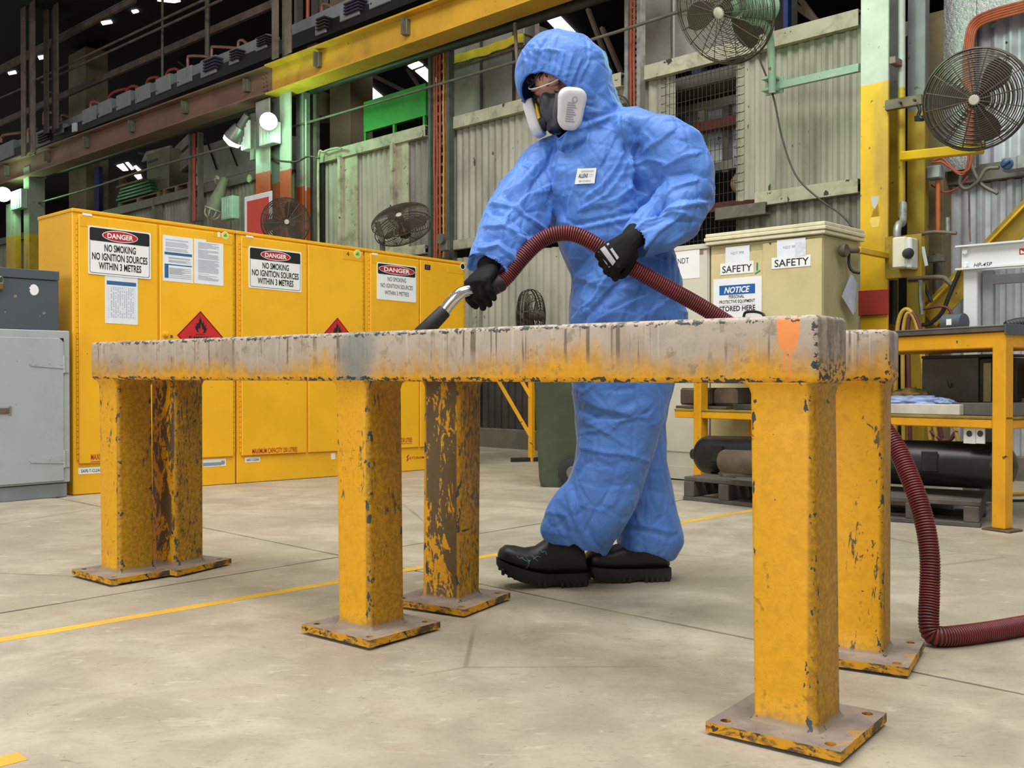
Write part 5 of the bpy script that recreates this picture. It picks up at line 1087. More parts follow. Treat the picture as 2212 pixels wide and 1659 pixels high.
# fans behind the yellow cabinets (on floor stands hidden by them)
def stand(r, p, q, m='fan_wire'):
    mb = MB(); mb.tube(spline([p, (Vector(p)+Vector(q))/2, q, (q[0], q[1], floor_z(q[1]))], 4), .02, 8); mb.lathe((q[0], q[1], floor_z(q[1])), (0, 0, 1), [(0, .22), (.02, .22), (.03, .05)], 20); mb.build('stand', MT[m], r)
p = at_y(617, 480, 8.0); r = fan('dark drum fan peering over the yellow cabinets before the red sign', p, tocam(p)+UW*.25, 52*8.0/F, 22, 14, .16, 3, 1.2, 'fan_wire', .0026); stand(r, p-Vector((-.05, -.1, .12)), (p.x+.1, p.y+.1, .3))
p = at_y(868, 484, 7.9); a = (tocam(p)*.50-UW*.18+ZW*.86)
r = fan('tilted floor fan with grey tube frame behind the third yellow cabinet', p, Vector((-.18, -.55, .62)), 64*7.9/F, 20, 16, .17, 3, 2.2, 'fan_wire', .0026)
mb = MB(); mb.tube(spline([at_y(815, 480, 7.9), at_y(820, 500, 7.9), at_y(826, 530, 7.9), at_y(828, 700, 7.9), (at_y(828, 700, 7.9).x, 7.9, floor_z(7.9))], 6), .022, 8); q = at_y(828, 700, 7.9); mb.lathe((q.x, 7.9, floor_z(7.9)), (0, 0, 1), [(0, .25), (.02, .25), (.03, .05)], 20); mb.build('stand', MT['pipe_grey'], r)
p = at_w(1330, 238, 6.2); fan('small dusty fan just showing behind the shoulder of the blue suit', p, tocam(p)+UW*.3, 32*p.y/F, 12, 12, .1)
# edge-on fan on its yellow stand
p = at_y(1147, 682, 7.75); r = fan('narrow drum fan seen edge-on atop the yellow braced stand', p, Vector((-.93, .36, .0)), .205, 16, 16, .16, 3, .4, 'fan_wire', .003, name='pedestal_fan')
fz = floor_z(7.75)
def bars(nm, segs, w, m):
    for a_, b_ in segs:
        mb = MB(); mb.bar(a_, b_, w, w, bev=.003); mb.build(nm, MT[m], r, smooth=False)
pp = lambda x, y: at_y(x, y, 7.75)
b0 = pp(1148, 978); top = Vector((b0.x, b0.y, p.z-.2))
bars('post', ((Vector((b0.x, b0.y, fz)), top),), .04, 'tab_yellow'); bars('brace', ((pp(1146, 942), pp(1072, 815)), (pp(1147, 858), pp(1122, 815)), (pp(1072, 815), pp(1148, 815))), .03, 'tab_yellow'); bars('foot', ((Vector((b0.x-.16, b0.y-.05, fz+.015)), Vector((b0.x+.16, b0.y+.05, fz+.015))),), .035, 'rubber')
mb = MB(); q = at_w(957, 530, 6.3); mb.fbox(q, UW, NW, ZW, (-.05, 0, -.05), (.05, .05, .05), .006); mb.cyl(q+ZW*.06, q+ZW*.06-NW*.04, .05, None, 14); tag(mb.build('junction_box', MT['pipe_grey'], None, smooth=False), 'grey junction box at the foot of the orange cables', 'electrical box')
pipe('cable', 'thin dark cable from the big fan falling across the cladding to the cream lid', ((1627, 95), (1668, 200), (1690, 300), (1720, 380), (1770, 430), (1815, 462), (1850, 500)), 6.3, 2.0, MT['pipe_dark'], 'cable', 6)
# ---------------------------------------------------------------- beige PPE cabinets
SF = Face(wp(0, 0, 5.12), UW, -NW)
fz = floor_z(5.8)
u0, u1 = SF.uv(1535, 800)[0], SF.uv(1778, 800)[0]; vt = SF.uv(1535, 532)[1]; vl = SF.uv(1535, 507)[1]
r = thing('storage_cabinet', 'beige cabinet marked safety with a cream slatted lid and blue notice sign', 'cabinet', SF.P((u0+u1)/2, fz, -.22))
part(lambda mb: SF.box(mb, u0, fz, u1, vt, -.44, 0, .004), 'shell', MT['beige_side'], r)
for k in range(3):
    h = (vl-vt)/3; part(lambda mb: SF.box(mb, u0-.022-.006*(k % 2), vt+h*k+.002, u1+.022+.006*(k % 2), vt+h*(k+1), -.47, .03+.006*(k % 2), .004), 'lid_slat', MT['cream'], r)
um = SF.uv(1650, 600)[0]; vd = SF.uv(1535, 541)[1]
dl = part(lambda mb: SF.box(mb, u0+.006, fz+.16, um+.001, vd-.03, .001, .008, .002), 'door', MT['beige'], r)
dr = part(lambda mb: SF.box(mb, um-.001, fz+.16, u1-.003, vd+.006, .001, .014, .002), 'door', MT['beige'], r)
part(lambda mb: SF.box(mb, u0+.002, fz, u1-.002, fz+.07, .001, .004, .001), 'kick_plate', MT['pale_cab'], r)
def sgn(fr, par, tl, br, m, name, w, txts=(), tm='ink'):
    a0, b1 = fr.uv(*tl); a1, b0 = fr.uv(*br); s = part(lambda mb: fr.box(mb, a0, b0, a1, b1, w, w+.0015), name, MT[m], par)
    for t, c, h, wd, bo in txts:
        cu, cv = fr.uv(*c); W = fr.uv(c[0]+wd/2, c[1])[0]-fr.uv(c[0]-wd/2, c[1])[0]; Hh = fr.uv(c[0], c[1]-h/2)[1]-fr.uv(c[0], c[1]+h/2)[1]
        part(lambda mb: fr.text(mb, t, cu, cv, Hh, W, bo, w+.0025), 'lettering', MT[tm], s)
    return s
n_ = sgn(SF, dl, (1543, 604), (1647, 684), 'white', 'notice_sign', .0085, (('PERSONAL', (1593, 640.5), 7, 33, .012), ('PROTECTIVE EQUIPMENT', (1594, 651), 7, 77, .012), ('STORED HERE', (1594, 666), 11, 78, .022)))
a0, b1 = SF.uv(1556, 618); a1, b0 = SF.uv(1633, 633.5)
part(lambda mb: SF.box(mb, a0, b0, a1, b1, .010, .0107), 'blue_band', mat('notice_blue', '#1757a6', .5, var=.02), n_)
part(lambda mb: SF.text(mb, 'NOTICE', (a0+a1)/2, (b0+b1)/2, (b1-b0)*.62, (a1-a0)*.72, .03, .0118, .25), 'notice_lettering', MT['white'], n_)
cv_ = SF.uv(1594, 659)[1]; part(lambda mb: SF.box(mb, a0, cv_, a1, cv_+.002, .010, .0106), 'rule_line', MT['greyink'], n_)
sgn(SF, dl, (1569, 535), (1621, 566), 'paper', 'paper_label', .0085, (('NDT PPE', (1595, 546.5), 6, 28, 0),), 'greyink'); sgn(SF, dl, (1558, 570), (1630, 589), 'white', 'safety_label', .0092, (('SAFETY', (1594, 580), 15, 64, .008),))
sgn(SF, dr, (1681.5, 520), (1743, 554), 'paper', 'paper_label', .0145, (('NDT PPE', (1710, 534), 6, 30, 0),), 'greyink'); sgn(SF, dr, (1670, 558), (1754, 575), 'white', 'safety_label', .0155, (('SAFETY', (1713, 566.5), 16, 74, .008),))
part(lambda mb: (lambda q: SF.box(mb, q[0], SF.uv(1740, 553)[1], SF.uv(1744, 553)[0], SF.uv(1740, 522)[1], .0165, .018))(SF.uv(1721, 530)), 'clear_tape', mat('tape', '#d5dae6', .2, var=.1, scale=60), dr)
u, v = SF.uv(1637, 577); part(lambda mb: (SF.box(mb, u-.004, v-.02, u+.006, v+.025, .0086, .0094), SF.poly(mb, [(u-.014, v-.035), (u+.022, v-.018), (u+.022, v-.025), (u-.012, v-.043)], .0086, .0094)), 'green_mark', mat('teal_pen', '#2c7a6a', .6), dl, kind='stuff')
part(lambda mb: mb.tube([SF.P(um+.05, vd+.004, .016), SF.P(um+.05, vd+.004, .018)], .006, 8), 'screw', MT['pipe_dark'], dr)
r2 = thing('storage_cabinet', 'pale beige cabinet with a paper sheet, next to the one marked safety', 'cabinet', SF.P(u0-.4, fz, -.2))
vt2 = SF.uv(1525, 530)[1]; ua = u0-.86
part(lambda mb: SF.box(mb, ua, fz, u0-.018, vt2-.02, -.44, -.01, .004), 'shell', MT['pale_cab'], r2); part(lambda mb: SF.box(mb, ua-.01, vt2-.02, u0-.012, vt2+.012, -.45, .004, .004), 'top', MT['pale_cab'], r2)
d_ = part(lambda mb: SF.box(mb, ua+.43, fz+.17, u0-.026, vt2-.03, -.01, -.002, .002), 'door', MT['pale_cab'], r2); part(lambda mb: SF.box(mb, ua+.01, fz+.17, ua+.425, vt2-.03, -.01, -.002, .002), 'door', MT['pale_cab'], r2)
part(lambda mb: SF.box(mb, ua+.002, fz, u0-.02, fz+.08, -.009, -.004, .001), 'kick_plate', MT['pale_cab'], r2)
sgn(SF, d_, (1446, 545), (1511, 600), 'white', 'paper_label', -.0015, (('NDT', (1476, 563), 12, 24, .0),)); sgn(SF, d_, (1511, 541), (1519, 549), 'cardboard', 'small_tag', -.0015)
# ---------------------------------------------------------------- yellow and white pillar with its fittings
cp_ = 5.85; zsp = zat(1885, 181, cp_)
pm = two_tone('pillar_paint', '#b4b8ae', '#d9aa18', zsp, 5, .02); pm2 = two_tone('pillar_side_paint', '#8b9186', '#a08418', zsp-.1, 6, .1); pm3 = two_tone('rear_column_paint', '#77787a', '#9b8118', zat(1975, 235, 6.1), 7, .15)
pu0, pu1 = U_(1857, cp_), U_(1917, cp_)
P_ = thing('steel_pillar', 'tall yellow pillar, white above head height, with a red plate near its foot', 'pillar', wp((pu0+pu1)/2, fz, cp_))
def WB(name, m, par, x0, x1, y0, y1, c0, dep, bev=.003, z0=None, z1=None):
    u0, u1 = U_(x0, c0), U_(x1, c0); mb = MB(); mb.fbox((0, 0, 0), UW, NW, ZW, (u0, c0, zat(x0, y1, c0) if z0 is None else z0), (u1, c0+dep, zat(x0, y0, c0) if z1 is None else z1), bev)
    return mb.build(name, m, par, smooth=False)
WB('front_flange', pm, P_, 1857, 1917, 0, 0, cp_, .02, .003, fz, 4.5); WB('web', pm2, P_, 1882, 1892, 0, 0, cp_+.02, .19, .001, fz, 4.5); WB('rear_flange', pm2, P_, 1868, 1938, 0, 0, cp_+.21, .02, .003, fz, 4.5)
WB('red_plate', MT['red_plate'], P_, 1845, 1918, 629, 682, cp_-.02, .018, .002); WB('scratch_patch', MT['pillar_yellow'], P_, 1880, 1900, 425, 470, cp_-.001, .001, 0)
u, v = U_(1890, cp_), zat(1890, 440, cp_)
MT['bare_patch'] = mat('bare_patch', '#b0aea6', .5, var=.1); F_ = Face(wp(0, 0, cp_), UW, -NW)
part(lambda mb: F_.poly(mb, [F_.uv(*q) for q in ((1880, 424), (1899, 424), (1897, 436), (1890, 452), (1884, 444))], .0005, .0011), 'bare_patch', MT['bare_patch'], P_)
part(lambda mb: F_.poly(mb, [F_.uv(*q) for q in ((1888, 452), (1897, 440), (1902, 468), (1898, 490), (1884, 492), (1878, 478))], .0005, .001), 'faded_patch', mat('faded_yellow', '#d8b65a', .6), P_)
r = thing('rear_column', 'grimy olive column standing close behind the yellow pillar', 'column', wp(U_(1975), fz, 6.1))
WB('front_flange', pm3, r, 1958, 1996, 0, 0, 6.1, .02, .003, fz, 4.5); WB('web', pm3, r, 1972, 1978, 0, 0, 6.12, .2, .001, fz, 4.5)
bcol('concrete_column', 'dim beige column between the olive column and the foil panel', 1996, 2036, 6.4, fz, zat(2010, 28, 6.4), mat('column_dim_beige', '#7d7150', .7, var=.12, scale=4, dirt='#4e4630', damt=.6), .2)
pipe('conduit', 'vertical conduit, white above and yellow below, beside the pillar', ((1948, -30), (1948, 470)), 5.98, 7.5, two_tone('conduit_paint', '#a9aca6', '#b5971a', zat(1948, 190, 5.98), 8, .02), 'conduit', 14)
WB('spacer_block', MT['brown_dark'], P_, 1918, 1932, 124, 139, cp_+.01, .1)
r = thing('clamp_arm', 'grey steel clamp arm bolted across the pillar with a black hook', 'bracket', at_w(1950, 225, 5.84))
mb = MB(); mb.bar(at_w(1913, 229, 5.83), at_w(1993, 215, 5.86), .03, .062, bev=.004); mb.build('arm', MT['rusty'], r, smooth=False)
for x, y in ((1943, 221), (1974, 216)):
    mb = MB(); q = at_w(x, y, 5.8); mb.cyl(q, q+NW*.02, .008, None, 8); mb.build('bolt', MT['black'], r)
mb = MB(); mb.tube(spline([at_w(1983, 226, 5.85), at_w(1987, 238, 5.85), at_w(1984, 250, 5.85), at_w(1992, 256, 5.85), at_w(1996, 250, 5.85)], 5), .011, 8); q = at_w(1986, 256, 5.85); mb.box(q, (.05, .02, .03)); mb.build('hook', MT['black'], r)
# isolator box and plate
WB('backing_plate', MT['olive'], P_, 1911, 1990, 512, 603, 5.80, .008)
r = thing('isolator_box', 'white isolator switch box with a dark knob on the side of the yellow pillar', 'switch box', at_w(1945, 580, 5.7))
WB('body', mat('cream_box', '#d5cfba', .45, var=.04), r, 1926, 1956, 513, 580, 5.70, .1, .008); WB('cover', MT['press'], r, 1956, 1968, 513, 580, 5.70, .1, .008)
mb = MB(); q = at_w(1961, 548, 5.69); mb.lathe(q, -NW+UW*.6, [(0, .032), (.03, .03), (.035, .02)], 14); mb.build('knob', MT['black'], r)
mb = MB(); mb.tube(spline([at_w(1938, 515, 5.75), at_w(1938, 498, 5.75), at_w(1942, 484, 5.78), at_w(1950, 480, 5.86), at_w(1951, 440, 5.96)], 5), .022, 10); mb.build('gland_elbow', MT['galv'], r)
# valve and hanging sheet on the pillar's left
r = thing('valve', 'brass-grey valve with a yellow bracket between the beige cabinet and the pillar', 'valve', at_w(1835, 540, 5.4))
mb = MB(); mb.cyl(at_w(1818, 541, 5.28), at_w(1852, 540, 5.42), .018, None, 12); q = at_w(1822, 541, 5.28); mb.lathe(q, -UW, [(-.02, .035), (.0, .04), (.02, .03)], 12); mb.build('body', MT['rusty'], r)
WB('bracket', MT['pillar_yellow'], r, 1848, 1859, 534, 547, 5.42, .42)
pipe('cable', 'dark cable drooping below the valve to the hanging sheet', ((1834, 548), (1834, 572), (1842, 586), (1857, 590)), 5.38, 3, MT['black'], 'cable')
mb = MB(); Q = [at_w(1838, 592, 5.36), at_w(1852, 604, 5.42), at_w(1850, 668, 5.42), at_w(1843, 680, 5.38), at_w(1818, 640, 5.28)]; mb.prism(Q, NW*.002); tag(mb.build('hanging_sheet', mat('plastic_sheet', '#aeb6c2', .35, var=.12, scale=9), None, smooth=False), 'creased grey plastic sheet hanging between cabinet and pillar', 'sheet')
# foil blanket and right wall services
def foil():
    t = NT('foil_blanket'); v = t.obj
    b = t.new('ShaderNodeTexBrick'); mp = t.new('ShaderNodeMapping'); t.L(v, mp.inputs[0]); mp.inputs['Rotation'].default_value = (PI/2, 0, 0); mp.inputs['Scale'].default_value = (9, 9, 9); t.L(mp.outputs[0], b.inputs['Vector']); q = t.noise(v, 40, 4, .7)
    col = t.mix(t.step(t.math('ADD', b.outputs['Fac'], t.math('MULTIPLY', q, .8)), .5, .9), lin('#9a9b9a'), lin('#201f1d')); t.bump(q, .6, .01); return t.fin(col, .3, .6)
r = thing('foil_blanket', 'silver woven foil insulation sheet hanging behind the orange cables', 'insulation', wp(U_(2070), ZM, 6.4))
FO = foil(); WB('vertical_strip', FO, r, 2036, 2106, -40, 372, 6.40, .01, 0); WB('top_strip', FO, r, 2106, 2330, -40, 46, 6.41, .01, 0)
for k in range(5):
    mb = MB(); o = (k-2)*4.6
    mb.tube(spline([at_w(2330, -20+o, 6.3), at_w(2212, 14+o*1.2, 6.3), at_w(2140, 34+o*1.2, 6.32), at_w(2105+o*.5, 54+o, 6.34), at_w(2094+o*.9, 92+o*.4, 6.34), at_w(2092+o*1.1, 160, 6.34), at_w(2094+o*.7, 240, 6.34), at_w(2096+o*.5, 330, 6.34)], 8), .0085, 8)
    tag(mb.build('power_cable', MT['orange_cable'], None), ['innermost', 'second from inside', 'middle', 'second from outside', 'outermost'][k]+' orange cable of the bundle bending down the foil sheet', 'cable', 'orange cables over the foil sheet')
for k, (pts, lb) in enumerate(((((2096, 330), (2098, 350), (2090, 368), (2070, 372), (2050, 356), (2036, 342), (2018, 346)), 'orange cable looping from the bundle back to the grey junction box'), (((2092, 330), (2090, 356), (2078, 378), (2052, 362), (2034, 350), (2012, 352)), 'second orange loop of cable under the yellow fan arm'))):
    pipe('power_cable', lb, pts, 6.2, 2.6, MT['orange_cable'], 'cable')
r = thing('junction_box', 'grey junction box with dark rim below the yellow fan arm', 'electrical box', at_w(2015, 390, 6.2))
WB('body', MT['bus_grey'], r, 1998, 2030, 360, 388, 6.2, .08, .005); WB('cover', MT['galv'], r, 2000, 2028, 362, 386, 6.19, .012, .003)
pipe('orange_conduit', 'orange vertical conduit under the grey junction box', ((2026, 390), (2026, 500)), 6.25, 5, MT['orange_pipe'], 'conduit', 12)
r = thing('switch_box', 'grey switch box with a blue round knob at the right edge', 'switch box', at_w(2175, 355, 6.3))
WB('body', MT['bus_grey'], r, 2161, 2194, 341, 370, 6.3, .1, .006); WB('side_cover', MT['galv'], r, 2194, 2230, 336, 366, 6.3, .1, .006)
mb = MB(); q = at_w(2176, 354, 6.3); mb.lathe(q, -NW, [(0, .034), (.012, .034), (.016, .026)], 18); mb.build('knob', mat('blue_knob', '#27436e', .4), r)
mb = MB(); mb.bar(q-NW*.02-UW*.022-ZW*.012, q-NW*.02+UW*.022+ZW*.012, .012, .01); mb.build('knob_grip', MT['blue_rack'], r, smooth=False)
pipe('cable', 'grey cable swinging from the switch box to the ribbed cladding', ((2158, 362), (2130, 366), (2112, 392), (2088, 408), (2074, 398), (2076, 378)), 6.28, 4.2, MT['pipe_grey'], 'cable')
pipe('cable', 'grey cable from the fan stem ending at a black gland on the cladding', ((2100, 335), (2102, 365), (2120, 398), (2155, 418)), 6.3, 4.2, MT['pipe_grey'], 'cable')
pipe('cable', 'thin red cable sagging beneath the junction box', ((2012, 400), (2040, 415), (2070, 405), (2092, 380)), 6.28, 2, MT['red_cable'], 'cable')
pipe('hanging_wire', 'thin dark wire hanging down the ribbed cladding beside the gauge', ((2093, 400), (2094, 470), (2096, 522)), 6.4, 1.6, MT['brown_dark'], 'wire')
# pipework behind the table
for lb, nm, pts, c, rp, m in (
    ('thick brown pipe running level behind the isolator box', 'steel_pipe', ((1962, 603), (2030, 599), (2046, 606), (2056, 616)), 6.1, 5.5, 'brown_dark'), ('ribbed metal hose hanging below the brown pipe', 'metal_hose', ((1988, 605), (1988, 640), (1992, 680)), 6.05, 5, 'galv'),
    ('grey downpipe right of the ribbed metal hose', 'downpipe', ((2024, 548), (2024, 660)), 6.3, 8, 'pipe_grey'), ('black flexible pipe sweeping down from the press', 'flexible_pipe', ((2075, 580), (2050, 640), (2035, 675), (2010, 698), (1992, 702)), 6.0, 4.5, 'rubber'),
    ('knobbly rusty bar reaching across toward the gauge', 'rusty_bar', ((1966, 509), (1990, 505), (2020, 501), (2066, 504)), 6.1, 4, 'brown_dark'), ('dark pipe beside the foot of the pillar', 'dark_pipe', ((1930, 606), (1930, 700)), 6.0, 8, 'rubber'), ('dark blue hose curving behind the ribbed metal hose', 'air_hose', ((1992, 520), (1994, 600), (2002, 630), (2013, 652)), 6.15, 3.5, 'blue_pallet'),
    ('red pipe linking the hose to the small motor', 'red_pipe', ((1995, 668), (2030, 662), (2050, 668), (2060, 690)), 5.9, 3, 'hose_maroon')):
    pipe(nm, lb, pts, c, rp, MT[m], 'pipe', 10)
mb = MB(); mb.cyl(at_w(2047, 470, 6.2), at_w(2047, 508, 6.2), .014, None, 10); tag(mb.build('gauge_tube', MT['galv'], None), 'small clear gauge tube on the end of the rusty bar', 'gauge')
WB('wall_bracket', MT['girt_dark'], None, 2002, 2038, 553, 567, 6.2, .05); tag(bpy.data.objects['wall_bracket'], 'flat grey bracket holding the downpipe', 'bracket')
mb = MB(); Q = [at_w(1989, 532, 6.0), at_w(1997, 533, 6.0), at_w(2005, 573, 6.0), at_w(1998, 575, 6.0)]; mb.prism(Q, NW*.002); tag(mb.build('paper_tag', MT['paper'], None, smooth=False), 'white paper tag dangling on the air hose', 'tag')
r = thing('yellow_brace', 'yellow diagonal steel brace crossing behind the white press', 'brace', at_w(2100, 600, 6.25))
mb = MB(); mb.bar(at_w(2260, 420, 6.2), at_w(2004, 687, 6.2), .012, .15, up=(0, 0, 1)); mb.build('web', MT['olive'], r, smooth=False)
mb = MB(); mb.bar(at_w(2246, 412, 6.18), at_w(1990, 679, 6.18), .05, .012, up=(0, 0, 1)); mb.build('top_flange', MT['pillar_yellow'], r, smooth=False)
mb = MB(); Q = [at_w(1996, 668, 6.25), at_w(2052, 655, 6.25), at_w(2052, 730, 6.25), at_w(1996, 730, 6.25)]; mb.prism(Q, NW*.02); mb.build('gusset', MT['olive'], r, smooth=False)
# coiled hoses hanging behind the table
for k, (m, pts, lb) in enumerate((('hose_yellow', ((1932, 960), (1936, 760), (1942, 690), (1958, 668), (1976, 690), (1990, 760), (2010, 950)), 'outer yellow air hose of the coil behind the table'), ('hose_yellow', ((1952, 955), (1950, 760), (1954, 696), (1964, 676), (1980, 700), (2000, 780), (2024, 955)), 'inner yellow air hose of the coil behind the table'),
        ('hose_maroon', ((1966, 955), (1962, 760), (1962, 700), (1970, 676), (1984, 700), (2000, 760), (2036, 955)), 'maroon air hose of the coil behind the table'), ('hose_maroon', ((2008, 930), (2030, 948), (2052, 950), (2066, 930)), 'brown hose loop sagging below the shelf'), ('hose_yellow', ((2060, 920), (2068, 945), (2076, 975)), 'short yellow hose end below the shelf'))):
    pipe('air_hose', lb, pts, 5.55, 4.6, MT[m], 'hose', 10)
# ---------------------------------------------------------------- hydraulic press
PF = Face(wp(0, 0, 4.95), UW, -NW); fz5 = 0.0
r = thing('hydraulic_press', 'white hydraulic workshop press standing behind the yellow table', 'press', PF.P(PF.uv(2150, 800)[0], 0, -.1))
ul = PF.uv(2077, 600)[0]; ur = ul+.75; v0, v1 = PF.uv(2077, 582)[1], PF.uv(2077, 533)[1]
hb = part(lambda mb: PF.box(mb, ul, v0, ur, v1, -.012, 0), 'header_beam', MT['press'], r)
part(lambda mb: PF.box(mb, ul-.02, v1-.004, ur, v1+.004, -.012, .03), 'beam_flange', MT['press'], hb); part(lambda mb: PF.box(mb, ul-.02, v0-.004, ur, v0+.004, -.012, .03), 'beam_flange', MT['press'], hb)
part(lambda mb: PF.box(mb, ul, v0, ur, v1, -.13, -.118), 'header_beam', MT['press'], r)
c1 = part(lambda mb: PF.box(mb, ul+.003, 0.0, ul+.068, v1-.006, -.1, -.014, .004), 'column', MT['press'], r); part(lambda mb: PF.box(mb, ul+.075, 0.02, ul+.125, v0-.006, -.1, -.06, .003), 'column', MT['bus_grey'], r)
part(lambda mb: PF.box(mb, ul+.69, 0.0, ul+.75, v1-.006, -.1, -.014, .004), 'column', MT['press'], r)
part(lambda mb: PF.box(mb, ul+.12, v0-.075, ur-.05, v0-.03, -.09, -.06, .002), 'cross_rail', MT['bus_grey'], r)
for py in (544, 573):
    mb = MB(); q = PF.P(*PF.uv(2086, py), 0); mb.lathe(q, -NW, [(0, .019), (.004, .019), (.0045, .014), (.014, .014), (.015, .010)], 6); mb.build('bolt', MT['press'], hb, smooth=False)
part(lambda mb: PF.text(mb, 'HP-45P', *PF.uv(2123, 571.5), .021, PF.uv(2143, 571)[0]-PF.uv(2103, 571)[0], .002, .0012, .3), 'model_lettering', MT['ink'], hb)
q0 = PF.uv(2202, 537); q1 = PF.uv(2230, 548)
sg = part(lambda mb: PF.box(mb, q0[0], q1[1], q1[0], q0[1], .0002, .0012), 'warning_label', MT['redink'], hb); part(lambda mb: PF.poly(mb, [(q0[0]+.006, q1[1]+.005), (q0[0]+.006, q0[1]-.006), (q0[0]+.028, q1[1]+.005)], .0013, .0018), 'label_panel', MT['white'], sg)
part(lambda mb: (PF.box(mb, ul-.03, 0.0, ul+.09, .05, -.45, .35, .006)), 'foot', MT['press'], r); part(lambda mb: PF.box(mb, ul+.66, 0.0, ul+.78, .05, -.45, .35, .006), 'foot', MT['press'], r)
# ---------------------------------------------------------------- yellow work table
TO = Vector((1.975, 3.955, 0)); UT = Vector((0.54, -0.842, 0)).normalized(); NTb = Vector((-0.842, -0.54, 0)).normalized()
TF = Face(TO, UT, NTb, 0.012); TL = -1.80; TD = .48; LW = .058
vtop = TF.uv(2140, 706)[1]; vr0 = TF.uv(2140, 752)[1]; vs1, vs0 = TF.uv(2100, 899)[1], TF.uv(2100, 925)[1]
r = thing('work_table', 'yellow steel work table with a timber shelf, behind the second trestle', 'table', TF.P(TL/2, 0, -TD/2))
for u_, w_ in ((-LW, 0), (TL, 0), (TL, -TD+LW), (-LW, -TD+LW)):
    l_ = part(lambda mb: TF.box(mb, u_, .008-.012*u_, u_+LW, vr0+.01, w_-LW, w_, .006, 2), 'leg', MT['tab_yellow'], r)
    part(lambda mb: TF.box(mb, u_-.03, -.012*u_, u_+LW+.03, .008-.012*u_, w_-LW-.02, w_+.02, .002), 'foot_plate', MT['rusty'], l_)
def trail(v0, v1, nm):
    for u0_, u1_, w0, w1 in ((TL+LW, -LW, -.04, -.006), (TL+LW, -LW, -TD+.006, -TD+.04)): part(lambda mb: TF.box(mb, u0_, v0, u1_, v1, w0, w1, .004), nm, MT['tab_yellow'], r)
    for u_ in (TL+.006, -.04): part(lambda mb: TF.box(mb, u_, v0, u_+.034, v1, -TD+LW, -LW, .004), nm, MT['tab_yellow'], r)
vt0 = vtop-.02
part(lambda mb: TF.box(mb, TL-.0, vr0, 0.0, vt0-.002, -.06, 0, .004), 'top_rail', MT['tab_yellow'], r); part(lambda mb: TF.box(mb, TL, vr0, 0, vt0-.002, -TD, -TD+.06, .004), 'top_rail', MT['tab_yellow'], r)
for u_ in (TL, -.06): part(lambda mb: TF.box(mb, u_, vr0, u_+.06, vt0-.002, -TD+.06, -.06, .004), 'top_rail', MT['tab_yellow'], r)
trail(vs0, vs1-.012, 'shelf_rail')
part(lambda mb: TF.box(mb, TL-.01, vt0, .002, vtop, -TD-.01, .012, .002), 'table_top', MT['wood_dark'], r)
part(lambda mb: TF.box(mb, -1.25, vtop, .006, vtop+.006, -TD-.012, .014, .001), 'top_plate', MT['steel'], r); part(lambda mb: TF.box(mb, .002, vt0-.015, .01, vtop+.008, -TD, .015, .001), 'end_plate', MT['dgrey'], r)
part(lambda mb: TF.box(mb, TL-.16, vs1-.012, 0.0, vs1, -TD+.01, -.004, .002), 'shelf_board', mat('yellowed_board', '#8a7a3a', .7, var=.2, scale=8), r)
part(lambda mb: TF.box(mb, TL-.16, vs0, TL, vs1-.012, -.04, -.006, .003), 'shelf_rail', MT['tab_yellow'], r)
def tfb(name, lb, cat, px0, px1, py0, py1, w, dep, m, bev=.004, base=None):
    # box on the table/shelf, its front face w behind the table front
    fr = Face(TO+NTb*w, UT, NTb, .012); u0, v1 = fr.uv(px0, py0); u1, v0 = fr.uv(px1, py1); v0 = base if base is not None else v0
    mb = MB(); fr.box(mb, u0, v0, u1, v1, -dep, 0, bev); return tag(mb.build(name, m if not isinstance(m, str) else MT[m], None, smooth=False), lb, cat), fr, (u0, u1, v0, v1)
SH = vs1+.001
tfb('steel_plate', 'pale flat steel slab lying along the table shelf under the rag', 'plate', 1800, 2072, 870, 893, -.03, .3, mat('pale_steel_slab', '#d0cbc0', .5, .1, var=.12, scale=6, dirt='#7c7466'), .003, SH)
tfb('steel_plate', 'darker grey steel slab on the shelf right of the pale one', 'plate', 2074, 2190, 870, 893, -.06, .4, 'grey_steel', .003, SH)
o, fr, (a0, a1, b0, b1) = tfb('steel_box', 'big grey steel box with a chalked S on the table shelf', 'box', 1991, 2112, 775, 870, -.36, .28, 'grey_steel', .004)
part(lambda mb: mb.tube(spline([fr.P(*fr.uv(x, y), .001) for x, y in ((2047, 823), (2050, 834), (2054, 838), (2056, 828), (2058, 834), (2059, 836))], 4), .0018, 5), 'chalk_mark', MT['ink'], o, True)
part(lambda mb: fr.box(mb, a0, b1, a1+.1, b1+.012, -.28, .004, .001), 'box_lid', MT['pipe_dark'], o)
tfb('angle_frame', 'dark steel frame with a pale inner face, right of the steel box', 'frame', 2116, 2196, 775, 868, -.36, .2, 'pipe_dark', .003)
tfb('plastic_panel', 'yellowish plastic panel leaning in the dark steel frame', 'panel', 2124, 2140, 784, 868, -.355, .004, mat('yellowish_plastic', '#b7ad7c', .6), .001)
o, fr, (a0, a1, b0, b1) = tfb('red_tub', 'crimson tub printed with a web address, at the right edge', 'tub', 2178, 2260, 782, 826, -.45, .25, 'red_box')
part(lambda mb: fr.text(mb, 'www.m', *fr.uv(2198, 808), .022, .105, .012, .0015), 'lettering', MT['ink'], o)
tfb('green_tub', 'bottle green tub under the crimson one at the right edge', 'tub', 2172, 2260, 827, 858, -.45, .25, 'green_box'); tfb('wood_block', 'brown timber block beneath the green tub at the right edge', 'block', 2188, 2260, 860, 893, -.4, .25, 'cardboard', .004, SH)
tfb('wood_block', 'rusty brown block beside the timber one under the green tub', 'block', 2170, 2187, 860, 890, -.46, .2, 'rusty', .004, SH)
